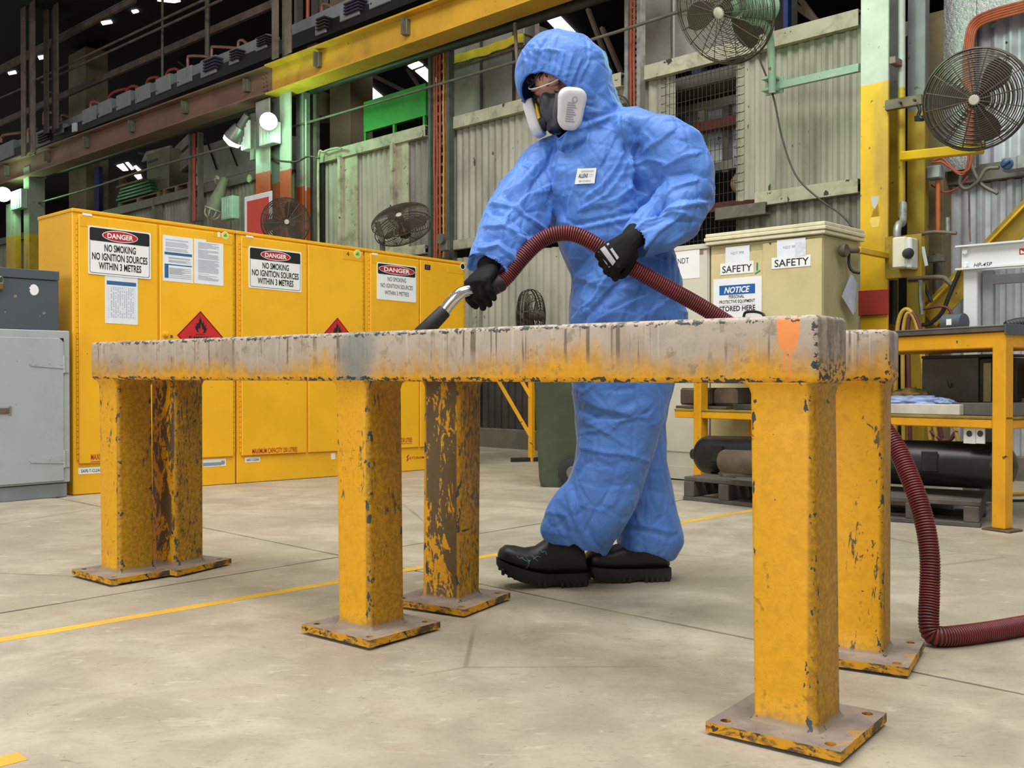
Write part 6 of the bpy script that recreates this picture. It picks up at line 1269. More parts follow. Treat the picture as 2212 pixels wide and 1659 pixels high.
tfb('steel_ingot', 'large rounded steel ingot with two blocks on the left of the shelf', 'ingot', 1467, 1536, 838, 876, -.12, .2, 'rusty', .012); tfb('steel_ingot', 'second rounded steel ingot next to the chain-dark gap on the shelf', 'ingot', 1537, 1588, 838, 879, -.1, .2, 'rusty', .02)
tfb('steel_plate', 'brown flat steel bar under the two rounded ingots', 'plate', 1459, 1567, 876, 892, -.06, .26, 'rusty', .003, SH); tfb('steel_channel', 'short dark steel channel beside the leg of the nearest trestle', 'channel', 1583, 1640, 873, 893, -.05, .2, 'pipe_dark', .003, SH)
# rag pile
def rag(name, lb, px, py, w, rad, m, seed):
    fr = Face(TO+NTb*w, UT, NTb, .012); u, v = fr.uv(px, py); b = bmesh.new(); bmesh.ops.create_icosphere(b, subdivisions=4, radius=1)
    for q in b.verts:
        d = q.co.normalized(); n = noise.noise(d*2.3+Vector((seed, 0, 0)))*.35+abs(noise.noise(d*5+Vector((seed, 3, 0))))*.25
        q.co = Vector((d.x*rad[0]*(1+n), d.y*rad[1]*(1+n), max(-.15, d.z)*rad[2]*(1+n)))
    mb = MB(); b.verts.index_update(); mb.bm(b, Matrix.Translation(fr.P(u, v, 0)) @ Matrix((UT, -NTb, Vector((0, 0, 1)))).transposed().to_4x4()); return tag(mb.build(name, MT[m], None, angle=70), lb, 'rag')
rag('shop_rag', 'pale blue crumpled rag on the pale steel slab', 1975, 869, -.1, (.16, .06, .028), 'rag_blue', 1); rag('shop_rag', 'tan crumpled rag lying on top of the blue one', 1965, 860, -.15, (.09, .06, .04), 'rag_tan', 5); rag('shop_rag', 'small end of blue rag trailing toward the steel box', 2036, 869, -.1, (.05, .04, .018), 'rag_blue', 9)
# on the table top
r_ = thing('carry_case', 'black-handled grey case on the table behind the nearest trestle', 'case', at_y(1600, 690, 4.9))
TT = Face(TO+NTb*-.35, UT, NTb, .012); u0, u1 = TT.uv(1560, 700)[0], TT.uv(1650, 700)[0]; vv = vtop+.007; vh = TT.uv(1600, 690)[1]
part(lambda mb: TT.box(mb, u0, vv, u1, max(vh, vv+.05), -.2, 0, .01, 2), 'body', MT['dgrey'], r_)
part(lambda mb: mb.tube(spline([TT.P(*TT.uv(x, y), -.1) for x, y in ((1579, 694), (1581, 678), (1586, 673), (1604, 672), (1619, 676), (1624, 683), (1625, 694))], 5), .008, 8), 'handle', MT['black'], r_, True)
r_ = thing('small_motor', 'small grey motor with a white label on the table beside the press', 'motor', at_y(2062, 706, 4.5))
TT = Face(TO+NTb*-.5, UT, NTb, .012); q = TT.P(*TT.uv(2062, 697), 0); mb = MB(); mb.lathe(q-UT*.055, UT, [(0, .02), (.005, .042), (.105, .042), (.11, .02)], 18); mb.build('body', MT['dgrey'], r_); part(lambda mb: TT.box(mb, TT.uv(2056, 700)[0], TT.uv(2056, 703)[1], TT.uv(2067, 700)[0], TT.uv(2056, 690)[1], .042, .044), 'label', MT['white'], r_)
r_ = thing('black_hose_end', 'black corrugated hose end lying on the table at the right edge', 'hose', at_y(2200, 700, 4.3)); mb = MB(); a_, b_ = at_y(2172, 703, 4.2), at_y(2290, 696, 4.3); mb.tube([lerp(a_, b_, i/40) for i in range(41)], [.014+.005*(i % 2)+.012*min(1, i/8) for i in range(41)], 12); mb.build('tube', MT['black'], r_)
TT = Face(TO+NTb*-.03, UT, NTb, .012)
r_ = thing('hole_bracket', 'white bracket with two round holes hanging under the shelf', 'bracket', TT.P(*TT.uv(2105, 925), 0))
for x0, x1 in ((2081, 2107), (2108, 2127)):
    a0, b1 = TT.uv(x0, 922); a1, b0 = TT.uv(x1, 959); part(lambda mb: TT.box(mb, a0, b0, a1, b1, -.006, 0, .001), 'plate', MT['press'], r_); part(lambda mb: TT.poly(mb, ell((a0+a1)/2, lerp(b0, b1, .6), .013, .013, 18), .0004, .0012), 'hole', MT['pipe_dark'], r_)
# ---------------------------------------------------------------- under the table: black vessel on pallets
A_, B_ = at_y(1506, 981, 5.25), at_y(2196, 1008, 4.1); ax = (B_-A_).normalized(); L = (B_-A_).length; R_ = .1
r = thing('pressure_vessel', 'long black steel pressure vessel with domed ends lying under the table', 'vessel', (A_+B_)/2)
mb = MB(); prof = [(-.028, .0), (-.028, .028), (.0, .03)]+[(R_*(1-math.cos(t))*.75, max(.03, R_*math.sin(t))) for t in np.linspace(.3, PI/2, 8)]+[(L-R_*(1-math.cos(t))*.75, max(.01, R_*math.sin(t))) for t in np.linspace(PI/2, .05, 10)]
mb.lathe(A_, ax, prof, 32); mb.build('shell', MT['cyl_black'], r)
for t in (.12, .8):
    mb = MB(); c = lerp(A_, B_, t); s = Vector((-ax.y, ax.x, 0)).normalized(); s = s if s.dot(CAM-c) > 0 else -s; mb.box(c+s*(R_-.002)+Vector((0, 0, .015)), (.07, .012, .09), Matrix((ax, s, ax.cross(s))).transposed(), .004); mb.build('lug_plate', MT['cyl_black'], r, smooth=False)
s = Vector((-ax.y, ax.x, 0)).normalized(); s = s if s.dot(CAM-A_) > 0 else -s
C1 = at_y(1561, 996, 4.75); mb = MB(); mb.lathe(C1, ax, [(0, .03), (.0, .05), (.012, .056), (.30, .056), (.32, .05), (.32, .0)], 24); tag(mb.build('steel_roll', MT['rusty'], None), 'rusty brown steel roll in front of the black vessel', 'roll')
def wpallet(lb, c, yaw, L, W, hh):
    r = thing('timber_pallet', lb, 'pallet', (c[0], c[1], 0)); r.rotation_euler = (0, 0, yaw); fz = floor_z(c[1])
    def bx(nm, cc, sz):
        mb = MB(); mb.box(cc, sz, None, .003); o = mb.build(nm, MT['wood_dark'], None, smooth=False); o.parent = r
    for k in range(6): bx('deck_board', (0, -W/2+W*(k+.5)/6, hh-.011+fz), (L, W/6-.02, .022))
    for k in (-1, 0, 1): bx('bearer', (k*(L/2-.035), 0, fz+.02+(hh-.042)/2), (.06, W, hh-.042))
    for k in (-1, 1): bx('bottom_board', (0, k*(W/2-.045), fz+.01), (L, .09, .02))
    return r
yaw = math.atan2(ax.y, ax.x)
cL = lerp(A_, B_, .2); cR = lerp(A_, B_, .74)
wpallet('grey weathered pallet under the left end of the black vessel', (cL.x-.02, cL.y-.06), yaw, .48, .44, .118); wpallet('grey weathered pallet under the right end of the black vessel', (cR.x, cR.y-.02), yaw+.3, .52, .44, .108)
mb = MB()
for k, (w_, hgt) in enumerate(((.12, .012), (.05, .03))): mb.box((cL.x+.0, cL.y-.02, .118+.006+.012*k), (.3, w_, .012))
mb.build('packing_strip', MT['rusty'], None, smooth=False); tag(bpy.data.objects['packing_strip'], 'thin packing strips between the left pallet and the steel roll', 'packing')
pipe('floor_hose', 'yellow hose lying on the floor past the table leg', ((2120, 1058), (2160, 1064), (2212, 1066), (2300, 1066)), 0, 3, MT['hose_yellow'], 'hose') if False else None
Pf = [at_z(x, y, .012) for x, y in ((2122, 1060), (2165, 1066), (2215, 1066), (2320, 1060))]; mb = MB(); mb.tube(spline(Pf, 6), .011, 8); tag(mb.build('floor_hose', MT['hose_yellow'], None), 'yellow hose lying on the floor past the table leg', 'hose')
Pf = [at_z(x, y, .007) for x, y in ((2122, 1074), (2165, 1080), (2215, 1081), (2320, 1078))]; mb = MB(); mb.tube(spline(Pf, 6), .006, 8); tag(mb.build('floor_cable', MT['black'], None), 'black cable on the floor beside the yellow hose', 'cable')
# ---------------------------------------------------------------- wheeled bin
WBn = Face(at_z(1156, 1053, floor_z(5.55)), Vector((.998, -.06, 0)).normalized(), Vector((-.06, -.998, 0)).normalized()); wb = WBn.uv(1243, 1000)[0]; wb = .38
r = thing('wheeled_bin', 'dark green wheeled bin standing behind the leg of the blue suit', 'bin', WBn.P(.18, 0, -.2))
def taper(mb):
    vs = []
    for v, e in ((0.0, .03), (.05, .02), (.82, -.018), (.86, -.03)):
        vs.append([WBn.P(u, v, w) for u, w in rrect(e, -.42+e, wb-e, -e, .035, 4)])
    mb.loft(vs)
part(taper, 'body', MT['bin_green'], r, True)
part(lambda mb: WBn.box(mb, -.045, .86, wb+.045, .90, -.47, .045, .012, 2), 'lid', MT['bin_green'], r); part(lambda mb: WBn.box(mb, -.03, .80, wb+.03, .83, -.45, .03, .006), 'rim', MT['bin_green'], r)
mb = MB(); q = WBn.P(WBn.uv(1238, 1018)[0], .085, .012); mb.lathe(q-WBn.az*.03, WBn.az, [(0, .07), (.01, .085), (.035, .085), (.042, .06), (.042, .0)], 24); mb.build('wheel', MT['rubber'], r); mb = MB(); mb.lathe(q, WBn.az, [(.012, .04), (.02, .035), (.02, .0)], 16); mb.build('wheel_hub', MT['pipe_grey'], r)
# ---------------------------------------------------------------- the worker in the blue coverall
YP = 3.0
def pt(px, py, d=0.0): return at_y(px, py, YP+d)
MPP = YP/F
def limb(mb, st, n=22, p=2.3):
    """st: (px, py, depth, half width in px, half depth in m); rings square to the limb's run"""
    C = [pt(a, b, c) for a, b, c, _, _ in st]; rings = []
    for i, c in enumerate(C):
        t = (C[min(i+1, len(C)-1)]-C[max(i-1, 0)]).normalized(); v = (c-CAM).normalized()
        x = t.cross(v).normalized(); y = x.cross(t).normalized(); rw = st[i][3]*(YP+st[i][2])/F; rd = st[i][4]
        rings.append([c+x*(rw*math.copysign(abs(math.cos(a))**(2/p), math.cos(a)))+y*(rd*math.copysign(abs(math.sin(a))**(2/p), math.sin(a))) for a in [2*PI*k/n for k in range(n)]])
    # rounded ends
    for e, s in ((0, -1), (-1, 1)):
        c = C[e]; t = (C[1]-C[0]).normalized()*-1 if e == 0 else (C[-1]-C[-2]).normalized()
        r2 = [c+(p_-c)*.6+t*.012 for p_ in rings[e]]
        rings = [r2]+rings if e == 0 else rings+[r2]
    mb.loft(rings)
def remesh(mb, voxel, smooth=10, fac=0.5):
    me = bpy.data.meshes.new('tmp'); me.from_pydata(mb.v, [], mb.f); b = bmesh.new(); b.from_mesh(me); bmesh.ops.recalc_face_normals(b, faces=b.faces[:]); b.to_mesh(me); b.free()
    o = bpy.data.objects.new('tmp', me); COL.objects.link(o)
    m = o.modifiers.new('r', 'REMESH'); m.mode = 'VOXEL'; m.voxel_size = voxel; m.adaptivity = 0
    if smooth: s = o.modifiers.new('s', 'SMOOTH'); s.factor = fac; s.iterations = smooth
    dg = bpy.context.evaluated_depsgraph_get(); out = bpy.data.meshes.new_from_object(o.evaluated_get(dg)); bpy.data.objects.remove(o); bpy.data.meshes.remove(me); return out
def proj(co):
    d = co-np.array(CAM[:]); f = np.array((0, cp, -sp)); u = np.array((0, sp, cp)); z = d@f
    return CX+F*d[:, 0]/z, CY-F*(d@u)/z
PERSON = thing('person', 'person in blue hooded coverall and respirator holding a red hose behind the trestles', 'person', (pt(1300, 1258).x, 3.0, 0))
def cloth_mat():
    t = NT('blue_coverall'); v = t.obj; n = t.noise(v, 9, 5); f = t.noise(v, 420, 2)
    col = t.mix(t.step(n, .3, .7), lin('#4070c0'), lin('#4f82d2')); col = t.mix(t.math('MULTIPLY', f, .25), col, lin('#789fde'))
    w = t.noise(t.vscale(v, (1, 1, 1)), 26, 4, .6, 1.4); w2 = t.voro(t.vscale(v, (1, 1, .8)), 15, 'DISTANCE_TO_EDGE')
    t.bump(t.math('ADD', t.math('MULTIPLY', w, .5), t.math('ADD', t.math('MULTIPLY', t.step(w2, 0, .16), .5), t.math('MULTIPLY', f, .03))), .6, .007)
    t.b.inputs['Sheen Weight'].default_value = .22; t.b.inputs['Sheen Roughness'].default_value = .4
    t.b.inputs['Subsurface Weight'].default_value = .12; t.b.inputs['Subsurface Radius'].default_value = (.004, .008, .02); t.b.inputs['Subsurface Scale'].default_value = .5
    return t.fin(col, .5, 0, .35)
MT['suit'] = cloth_mat()
S_ = MB()
limb(S_, ((1283, 275, .0, 62, .075), (1298, 310, .0, 104, .11), (1306, 360, .0, 128, .135), (1308, 430, .0, 122, .145), (1318, 500, .0, 116, .145), (1340, 560, .0, 112, .145), (1353, 618, .0, 118, .145), (1355, 690, .0, 127, .155), (1352, 780, 0, 118, .15)), 32)
limb(S_, ((1225, 322, .12, 46, .075), (1290, 288, .04, 52, .085), (1370, 286, -.06, 50, .085), (1432, 304, -.10, 56, .08)), 20)
limb(S_, ((1418, 296, -.10, 56, .075), (1458, 332, -.12, 66, .082), (1480, 380, -.13, 62, .085), (1482, 425, -.15, 60, .085), (1455, 466, -.19, 62, .078), (1410, 500, -.22, 54, .064), (1368, 525, -.24, 38, .048)), 24)
limb(S_, ((1400, 380, -.06, 55, .08), (1420, 440, -.08, 42, .07), (1440, 500, -.06, 40, .07)), 16)
limb(S_, ((1226, 335, .12, 56, .08), (1184, 378, .07, 68, .085), (1138, 428, -.01, 68, .085), (1116, 470, -.07, 68, .082), (1092, 520, -.14, 63, .074), (1066, 560, -.20, 55, .066), (1050, 582, -.225, 47, .058)), 24)
limb(S_, ((1205, 400, .08, 60, .08), (1190, 450, .04, 44, .07), (1190, 490, .02, 22, .05)), 16)
limb(S_, ((1352, 690, -.03, 112, .135), (1342, 830, -.05, 108, .13), (1337, 900, -.06, 97, .125), (1329, 960, -.07, 85, .115), (1317, 1020, -.08, 80, .108), (1297, 1075, -.08, 80, .105), (1268, 1120, -.08, 76, .10), (1250, 1155, -.08, 66, .09), (1245, 1176, -.08, 58, .08)), 28)
limb(S_, ((1362, 690, .05, 108, .135), (1372, 830, .06, 84, .125), (1376, 920, .05, 62, .115), (1384, 1000, .04, 57, .105), (1394, 1060, .04, 60, .10), (1399, 1120, .04, 68, .10), (1397, 1155, .04, 70, .095), (1391, 1186, .04, 60, .082)), 28)
# hood
HC = pt(1214, 160, 0.0)
S_.ball(HC, (101*MPP, .122, 93*MPP), 32, 20)
limb(S_, ((1226, 165, 0, 90, .115), (1250, 205, .0, 82, .112), (1268, 250, .0, 74, .10), (1285, 295, .0, 82, .095)), 26)
limb(S_, ((1215, 262, -.06, 22, .03), (1232, 285, -.075, 30, .04), (1240, 310, -.07, 34, .05)), 16)
suit = remesh(S_, 0.0048, 10)
nv = len(suit.vertices); co = np.empty(nv*3); suit.vertices.foreach_get('co', co); co = co.reshape(-1, 3)
def normals(): suit.update(); a = np.empty(nv*3); suit.vertices.foreach_get('normal', a); return a.reshape(-1, 3)
no = normals()
rng = np.random.RandomState(11); disp = np.zeros(nv)
# crumple: many short random ridges lying in the cloth
for k in range(560):
    i = rng.randint(nv); p = co[i]; n0 = no[i]; t = rng.normal(size=3); t[2] *= .7; t -= n0*(t@n0); t /= (np.linalg.norm(t)+1e-9)
    L = rng.uniform(.03, .12); w = rng.uniform(.0055, .010); a = rng.uniform(.0016, .0046)*(1 if rng.rand() < .7 else -1)
    d = co-p; s = np.clip(d@t, -L, L); dist = np.linalg.norm(d-np.outer(s, t), axis=1); fall = 1-(np.abs(s)/L)**2
    disp += a*fall*np.clip(1-dist/w, 0, 1)**1.15
# broad billows
def ridged(sc, off, aniso=1.0): return np.array([abs(noise.noise(Vector((c[0]*sc, c[1]*sc, c[2]*sc*aniso))+Vector(off))) for c in co])
fr = np.array([noise.noise(Vector(c)*7.0+Vector((3, 1, 2))) for c in co])
LOWK = np.clip((co[:, 2]-.35)/.5, .45, 1)
disp *= LOWK
disp += fr*.005+LOWK*((.25-ridged(7.5, (5, 2, 9)))*.016+(.22-ridged(15, (1, 7, 3), .8))*.0075)
# placed folds: (pixel polyline, half width px, height m); negative = groove
PX, PY = proj(co); vd = co-np.array(CAM[:]); vd /= np.linalg.norm(vd, axis=1)[:, None]; face = np.clip(-(no*vd).sum(1)*2.2, 0, 1)
FOLDS = (
    (((1187, 74), (1165, 110), (1152, 150)), 7, -.006), (((1196, 72), (1174, 112), (1160, 158)), 8, .004),
    *(((((x, 166-abs(x-1175)*.12+max(0, x-1200)*.75), (x+dx*.4+2, 140-abs(x-1175)*.1+max(0, x-1200)*.6), (x+dx, 108+max(0, x-1190)*.5))), 3.6, .0045) for x, dx in ((1136, -6), (1147, -2), (1158, 2), (1168, 4), (1181, 6), (1192, 10), (1206, 12), (1220, 16), (1234, 22), (1246, 26))),
    (((1212, 205), (1260, 175), (1330, 235)), 10, -.004), (((1262, 262), (1300, 252), (1334, 238)), 7, -.009), (((1252, 280), (1300, 262), (1338, 246)), 8, .005),
    (((1220, 292), (1208, 345), (1196, 420), (1192, 470)), 5, .006), (((1206, 300), (1198, 350), (1186, 430)), 4, -.004), (((1238, 305), (1236, 330), (1200, 332)), 4, .005),
    (((1345, 262), (1352, 300), (1366, 340), (1370, 372)), 6, .009), (((1362, 270), (1374, 310), (1372, 360), (1378, 400)), 8, -.011), (((1370, 340), (1410, 315), (1455, 285)), 6, .006), (((1372, 355), (1400, 345), (1432, 352)), 5, .006),
    (((1380, 400), (1408, 425), (1418, 450)), 10, -.012), (((1420, 425), (1450, 402), (1500, 395)), 6, .008), (((1416, 440), (1470, 428), (1530, 432)), 7, -.009), (((1420, 448), (1462, 450), (1520, 440)), 6, .009), (((1400, 470), (1450, 456), (1490, 470)), 6, .007), (((1390, 495), (1440, 475), (1500, 480)), 6, -.006), (((1385, 545), (1425, 500), (1470, 468)), 6, .008), (((1440, 360), (1480, 340), (1505, 335)), 6, .005), (((1450, 380), (1490, 375), (1520, 385)), 6, -.006),
    (((1345, 330), (1330, 360), (1300, 400), (1270, 420)), 5, .006), (((1355, 350), (1340, 380), (1310, 420), (1255, 450)), 5, .006), (((1330, 300), (1312, 340), (1300, 360)), 6, -.005), (((1370, 400), (1330, 430), (1290, 440)), 6, .005), (((1240, 400), (1225, 440), (1222, 470)), 6, .005), (((1195, 430), (1215, 470), (1240, 485)), 8, -.006),
    (((1218, 492), (1260, 484), (1310, 474), (1375, 460)), 4, -.006), (((1218, 500), (1260, 494), (1310, 484), (1375, 470)), 5, .005),
    (((1190, 330), (1180, 360), (1150, 400)), 7, -.006), (((1165, 350), (1120, 400), (1085, 420)), 7, .007), (((1190, 400), (1140, 420), (1090, 470)), 7, .006), (((1070, 445), (1110, 450), (1165, 490)), 7, .010), (((1060, 460), (1100, 470), (1150, 510)), 7, -.009), (((1050, 490), (1090, 490), (1140, 530)), 6, .010), (((1040, 515), (1080, 510), (1130, 550)), 6, -.009), (((1035, 535), (1075, 528), (1120, 570)), 6, .009), (((1020, 560), (1060, 545), (1100, 580)), 6, -.007), (((1100, 430), (1150, 460), (1190, 500)), 6, -.006), (((1120, 520), (1150, 545), (1120, 590)), 5, .006),
    (((1395, 612), (1430, 618), (1475, 622)), 5, -.009), *((((x, 560), (x+2, 600), (x+3, 640)), 3.4, .005) for x in (1424, 1438, 1450, 1462)), (((1250, 600), (1300, 620), (1380, 630)), 7, .005),
    (((1305, 605), (1280, 650), (1240, 690)), 8, .009), (((1330, 615), (1300, 650), (1262, 690)), 8, -.009), (((1390, 640), (1350, 660), (1290, 690)), 7, .006), (((1450, 640), (1420, 665), (1380, 690)), 6, .005), (((1262, 660), (1268, 690), (1262, 720)), 6, .007),
    (((1232, 850), (1290, 880), (1370, 900), (1400, 880)), 9, .010), (((1240, 880), (1290, 905), (1340, 905), (1400, 890)), 8, -.009), (((1250, 905), (1310, 935), (1370, 890)), 7, .007), (((1250, 938), (1300, 930), (1345, 960)), 6, .006), (((1260, 970), (1310, 980), (1360, 985), (1400, 998)), 5, .009), (((1256, 945), (1258, 980), (1244, 1010)), 7, .010), (((1268, 960), (1262, 1000), (1250, 1020)), 6, -.008), (((1250, 1040), (1300, 1055), (1360, 1050)), 8, -.005), (((1260, 1095), (1300, 1105), (1330, 1085)), 7, .005),
    (((1240, 1060), (1250, 1110), (1270, 1150), (1305, 1190)), 8, -.014), (((1226, 1065), (1238, 1110), (1258, 1160), (1290, 1195)), 8, .010), (((1190, 1105), (1225, 1115), (1230, 1140)), 6, .010), (((1196, 1150), (1230, 1160), (1262, 1190)), 7, .008), (((1205, 1090), (1214, 1130), (1236, 1180)), 7, -.008),
    (((1388, 1020), (1404, 1080), (1430, 1140), (1420, 1205)), 4, -.007), (((1345, 1140), (1390, 1150), (1440, 1160)), 6, -.007), (((1345, 1130), (1390, 1138), (1445, 1150)), 6, .007), (((1360, 1060), (1370, 1100), (1380, 1130)), 6, .006), (((1440, 1110), (1455, 1140), (1464, 1165)), 7, .010), (((1240, 840), (1260, 850), (1280, 835)), 5, .007),
)
for pts, w, h in FOLDS:
    best = np.full(nv, 1e9); w = w*1.1
    for (x0, y0), (x1, y1) in zip(pts[:-1], pts[1:]):
        dx, dy = x1-x0, y1-y0; l = math.hypot(dx, dy); q = np.clip(((PX-x0)*dx+(PY-y0)*dy)/(dx*dx+dy*dy), 0, 1); dd = np.hypot(PX-x0-q*dx, PY-y0-q*dy)
        side = (PX-x0)*dy-(PY-y0)*dx; ww = np.where(side > 0, 2.3, .62)          # a steep side and a long slack side
        best = np.minimum(best, dd/(w*ww))
    k = 1.15 if pts[0][1] < 800 else .55
    disp += k*h*np.clip(1-best, 0, 1)**1.25*face
for (x, y, r, h) in ((1408, 440, 24, -.030), (1385, 395, 16, -.022), (1365, 330, 13, -.018), (1368, 290, 9, -.010), (1425, 430, 16, -.016), (1345, 372, 16, -.008), (1196, 455, 18, -.016), (1320, 262, 10, -.008), (1480, 380, 22, -.008), (1455, 405, 14, -.010), (1480, 345, 20, .006), (1440, 310, 22, .006), (1470, 455, 22, .006)):
    disp += h*np.exp(-((PX-x)**2+(PY-y)**2)/(2*r*r))*face
co2 = co+no*disp[:, None]
# flared front flap of the near trouser cuff, pulled toward the toe
for (x, y, d, rad, mv) in ((1200, 1100, -.09, 42, (-.022, -.01, .0)), (1190, 1145, -.09, 36, (-.026, -.012, -.004)), (1222, 1068, -.09, 26, (-.012, -.008, .004)), (1445, 1165, .02, 40, (.02, -.004, -.01)), (1435, 1200, .02, 30, (.012, 0, -.012)), (1300, 1195, -.08, 36, (.012, -.006, -.014))):
    c = np.array(pt(x, y, d)[:]); r = rad*MPP; g = np.exp(-(((co2-c)**2).sum(1))/(2*(r*.6)**2)); co2 += np.outer(g, mv)
# open ends: press the caps in so that a hem is left
for (x, y, d), (x2, y2, d2), r in (((1362, 530, -.245), (1408, 507, -.22), .05), ((1044, 591, -.23), (1066, 560, -.20), .068), ((1245, 1180, -.08), (1252, 1150, -.08), .085), ((1390, 1192, .04), (1396, 1155, .04), .085)):
    c = np.array(pt(x, y, d)[:]); a = c-np.array(pt(x2, y2, d2)[:]); a /= np.linalg.norm(a); q = co2-c; h = q@a; rad = np.linalg.norm(q-np.outer(h, a), axis=1)
    m = (h > -.022) & (rad < r*.93) & (np.abs(h) < .05); co2[m] -= np.outer((.035*np.clip(1-(rad/(r*.93))**4, 0, 1))[m], a)
suit.vertices.foreach_set('co', co2.ravel()); suit.update()
# face opening of the hood
FD = Vector((-.55, -.58, -.60)).normalized(); LD = Vector((.70, -.71, 0)).normalized(); LD = (LD-FD*LD.dot(FD)).normalized(); UD = LD.cross(FD); UD = UD if UD.z > 0 else -UD
CUT = Vector((-.46, -.57, -.68)).normalized(); KC = .104; OC = pt(1180, 222, -.085)
b = bmesh.new(); b.from_mesh(suit); kill = [v for v in b.verts if (v.co-HC).dot(CUT) > KC and (v.co-OC).length < .112]
bmesh.ops.delete(b, geom=kill, context='VERTS')
rim = [e for e in b.edges if e.is_boundary]; loop = []
if rim:
    # walk the rim for the elastic
    adj = {}
    for e in rim:
        for v in e.verts: adj.setdefault(v.index, []).append(e.other_vert(v).index)
    b.verts.ensure_lookup_table(); b.verts.index_update()
    adj = {}
    for e in b.edges:
        if e.is_boundary:
            a_, c_ = e.verts[0].index, e.verts[1].index; adj.setdefault(a_, []).append(c_); adj.setdefault(c_, []).append(a_)
    b.verts.ensure_lookup_table(); seen = set(); bestl = []
    for s in adj:
        if s in seen: continue
        cur, path = s, []
        while cur is not None and cur not in seen:
            seen.add(cur); path.append(cur); nx = [q for q in adj[cur] if q not in seen]; cur = nx[0] if nx else None
        if len(path) > len(bestl): bestl = path
    loop = [b.verts[i].co.copy() for i in bestl]
b.to_mesh(suit); b.free()
suit.polygons.foreach_set('use_smooth', [True]*len(suit.polygons)); suit.materials.append(MT['suit']); suit.update()
SUIT = link('coverall', suit, PERSON, label='crumpled blue hooded coverall with a white chest label')
if len(loop) > 12:
    L = np.array([v[:] for v in loop]); n_ = len(L)
    for _ in range(30): L = .5*L+.25*(np.roll(L, 1, 0)+np.roll(L, -1, 0))
    mb = MB(); mb.tube([Vector(p) for p in L[::2]], .0042, 6, True); mb.build('hood_elastic', mat('hood_edge', '#3f6fc0', .6), SUIT)
bvh = BVHTree.FromPolygons([v.co for v in suit.vertices], [tuple(p.vertices) for p in suit.polygons])
def on_suit(px, py, off=.002):
    d = ray(px, py).normalized(); h, n, i, _ = bvh.ray_cast(CAM, d)
    return (h-d*off) if h is not None else pt(px, py, -.15)
# chest label
lab = [(1248, 364.5), (1289, 363), (1284.5, 396.5), (1242, 398.5)]
def bil(s, t): return (lerp(lerp(lab[0][0], lab[1][0], s), lerp(lab[3][0], lab[2][0], s), t), lerp(lerp(lab[0][1], lab[1][1], s), lerp(lab[3][1], lab[2][1], s), t))
c3 = [on_suit(*q) for q in lab]; cc = sum(c3, Vector())/4; fx = ((c3[1]+c3[2])/2-(c3[0]+c3[3])/2); fy = ((c3[0]+c3[1])/2-(c3[2]+c3[3])/2); W_, H_ = fx.length, fy.length
fzv = fx.cross(fy).normalized(); fzv = fzv if fzv.dot(CAM-cc) > 0 else -fzv
def lp(s, t, o=0.0):
    q = on_suit(*bil(s, t), .003+o); e = (q-cc).dot(fzv); return q+fzv*((.006+o)-e)*.65
mb = MB(); N = 8; vs = [lp(i/N, j/N) for j in range(N+1) for i in range(N+1)]; mb.add(vs, [(j*(N+1)+i, j*(N+1)+i+1, (j+1)*(N+1)+i+1, (j+1)*(N+1)+i) for j in range(N) for i in range(N)])
LAB = mb.build('chest_label', MT['white'], SUIT)
def labtext(nm, body, s0, s1, t0, t1, m, bold=.01):
    tm = MB(); text_mb(tm, body, (0, 0, 0), (1, 0, 0), (0, 1, 0), 1.0, 1.0, bold, 0)
    if not tm.v: return
    mb = MB(); mb.add([lp(s0+(s1-s0)*(v[0]+.5), (t0+t1)/2-(t1-t0)*v[1], .0012) for v in tm.v], tm.f); mb.build(nm, m, LAB, smooth=False)
navy = mat('navy_print', '#23304f', .6, var=0); labtext('label_lettering', 'ALLENS', .12, .60, .34, .60, navy, .02); labtext('label_lettering', 'SMS COVERALL', .18, .80, .76, .87, MT['greyink']); labtext('label_symbols', 'OOOOOO', .22, .88, .13, .25, MT['greyink']); labtext('label_small_print', '=====', .64, .88, .36, .46, MT['greyink']); labtext('label_small_print', '====', .64, .84, .50, .58, MT['greyink'])
# ---------------------------------------------------------------- head, hair, glasses, respirator
skin = NT('skin'); v = skin.obj; SKIN = skin.fin(skin.mix(skin.noise(v, 30, 4), lin('#b98472'), lin('#cf9a86')), .5, 0, .4); skin.b.inputs['Subsurface Weight'].default_value = .1; skin.b.inputs['Subsurface Radius'].default_value = (.01, .004, .002)
RH = Matrix((LD, FD, UD)).transposed()
HD = HC+FD*.012-UD*.022
h = MB(); h.ball(HD, (.074, .092, .108), 28, 18, RH); h.ball(HD+FD*.03-UD*.055, (.056, .06, .06), 20, 12, RH)          # skull, jaw
E = lambda l, f, u: HD+LD*l+FD*f+UD*u
h.loft([h.ring(E(0, .082, .018), LD, FD, .010, .008, 10), h.ring(E(0, .094, -.012), LD, FD, .013, .014, 10), h.ring(E(0, .098, -.03), LD, FD, .017, .015, 10), h.ring(E(0, .085, -.038), LD, FD, .014, .008, 10)])
for s in (-1, 1):
    h.ball(E(s*.032, .079, .026), (.024, .012, .007), 12, 8, RH); h.ball(E(s*.045, .064, -.02), (.022, .02, .018), 12, 8, RH); h.ball(E(s*.073, .0, -.01), (.008, .018, .03), 10, 8, RH)
h.ball(E(0, .083, -.06), (.024, .01, .005), 12, 6, RH); h.ball(E(0, .081, -.07), (.020, .011, .006), 12, 6, RH); limb_ = [HD-UD*.06-FD*.02, HD-UD*.13-FD*.05]
h.cyl(limb_[0], limb_[1], .052, .055, 20)
hm = remesh(h, .0032, 5); hm.polygons.foreach_set('use_smooth', [True]*len(hm.polygons)); hm.materials.append(SKIN); HEAD = link('head', hm, PERSON)
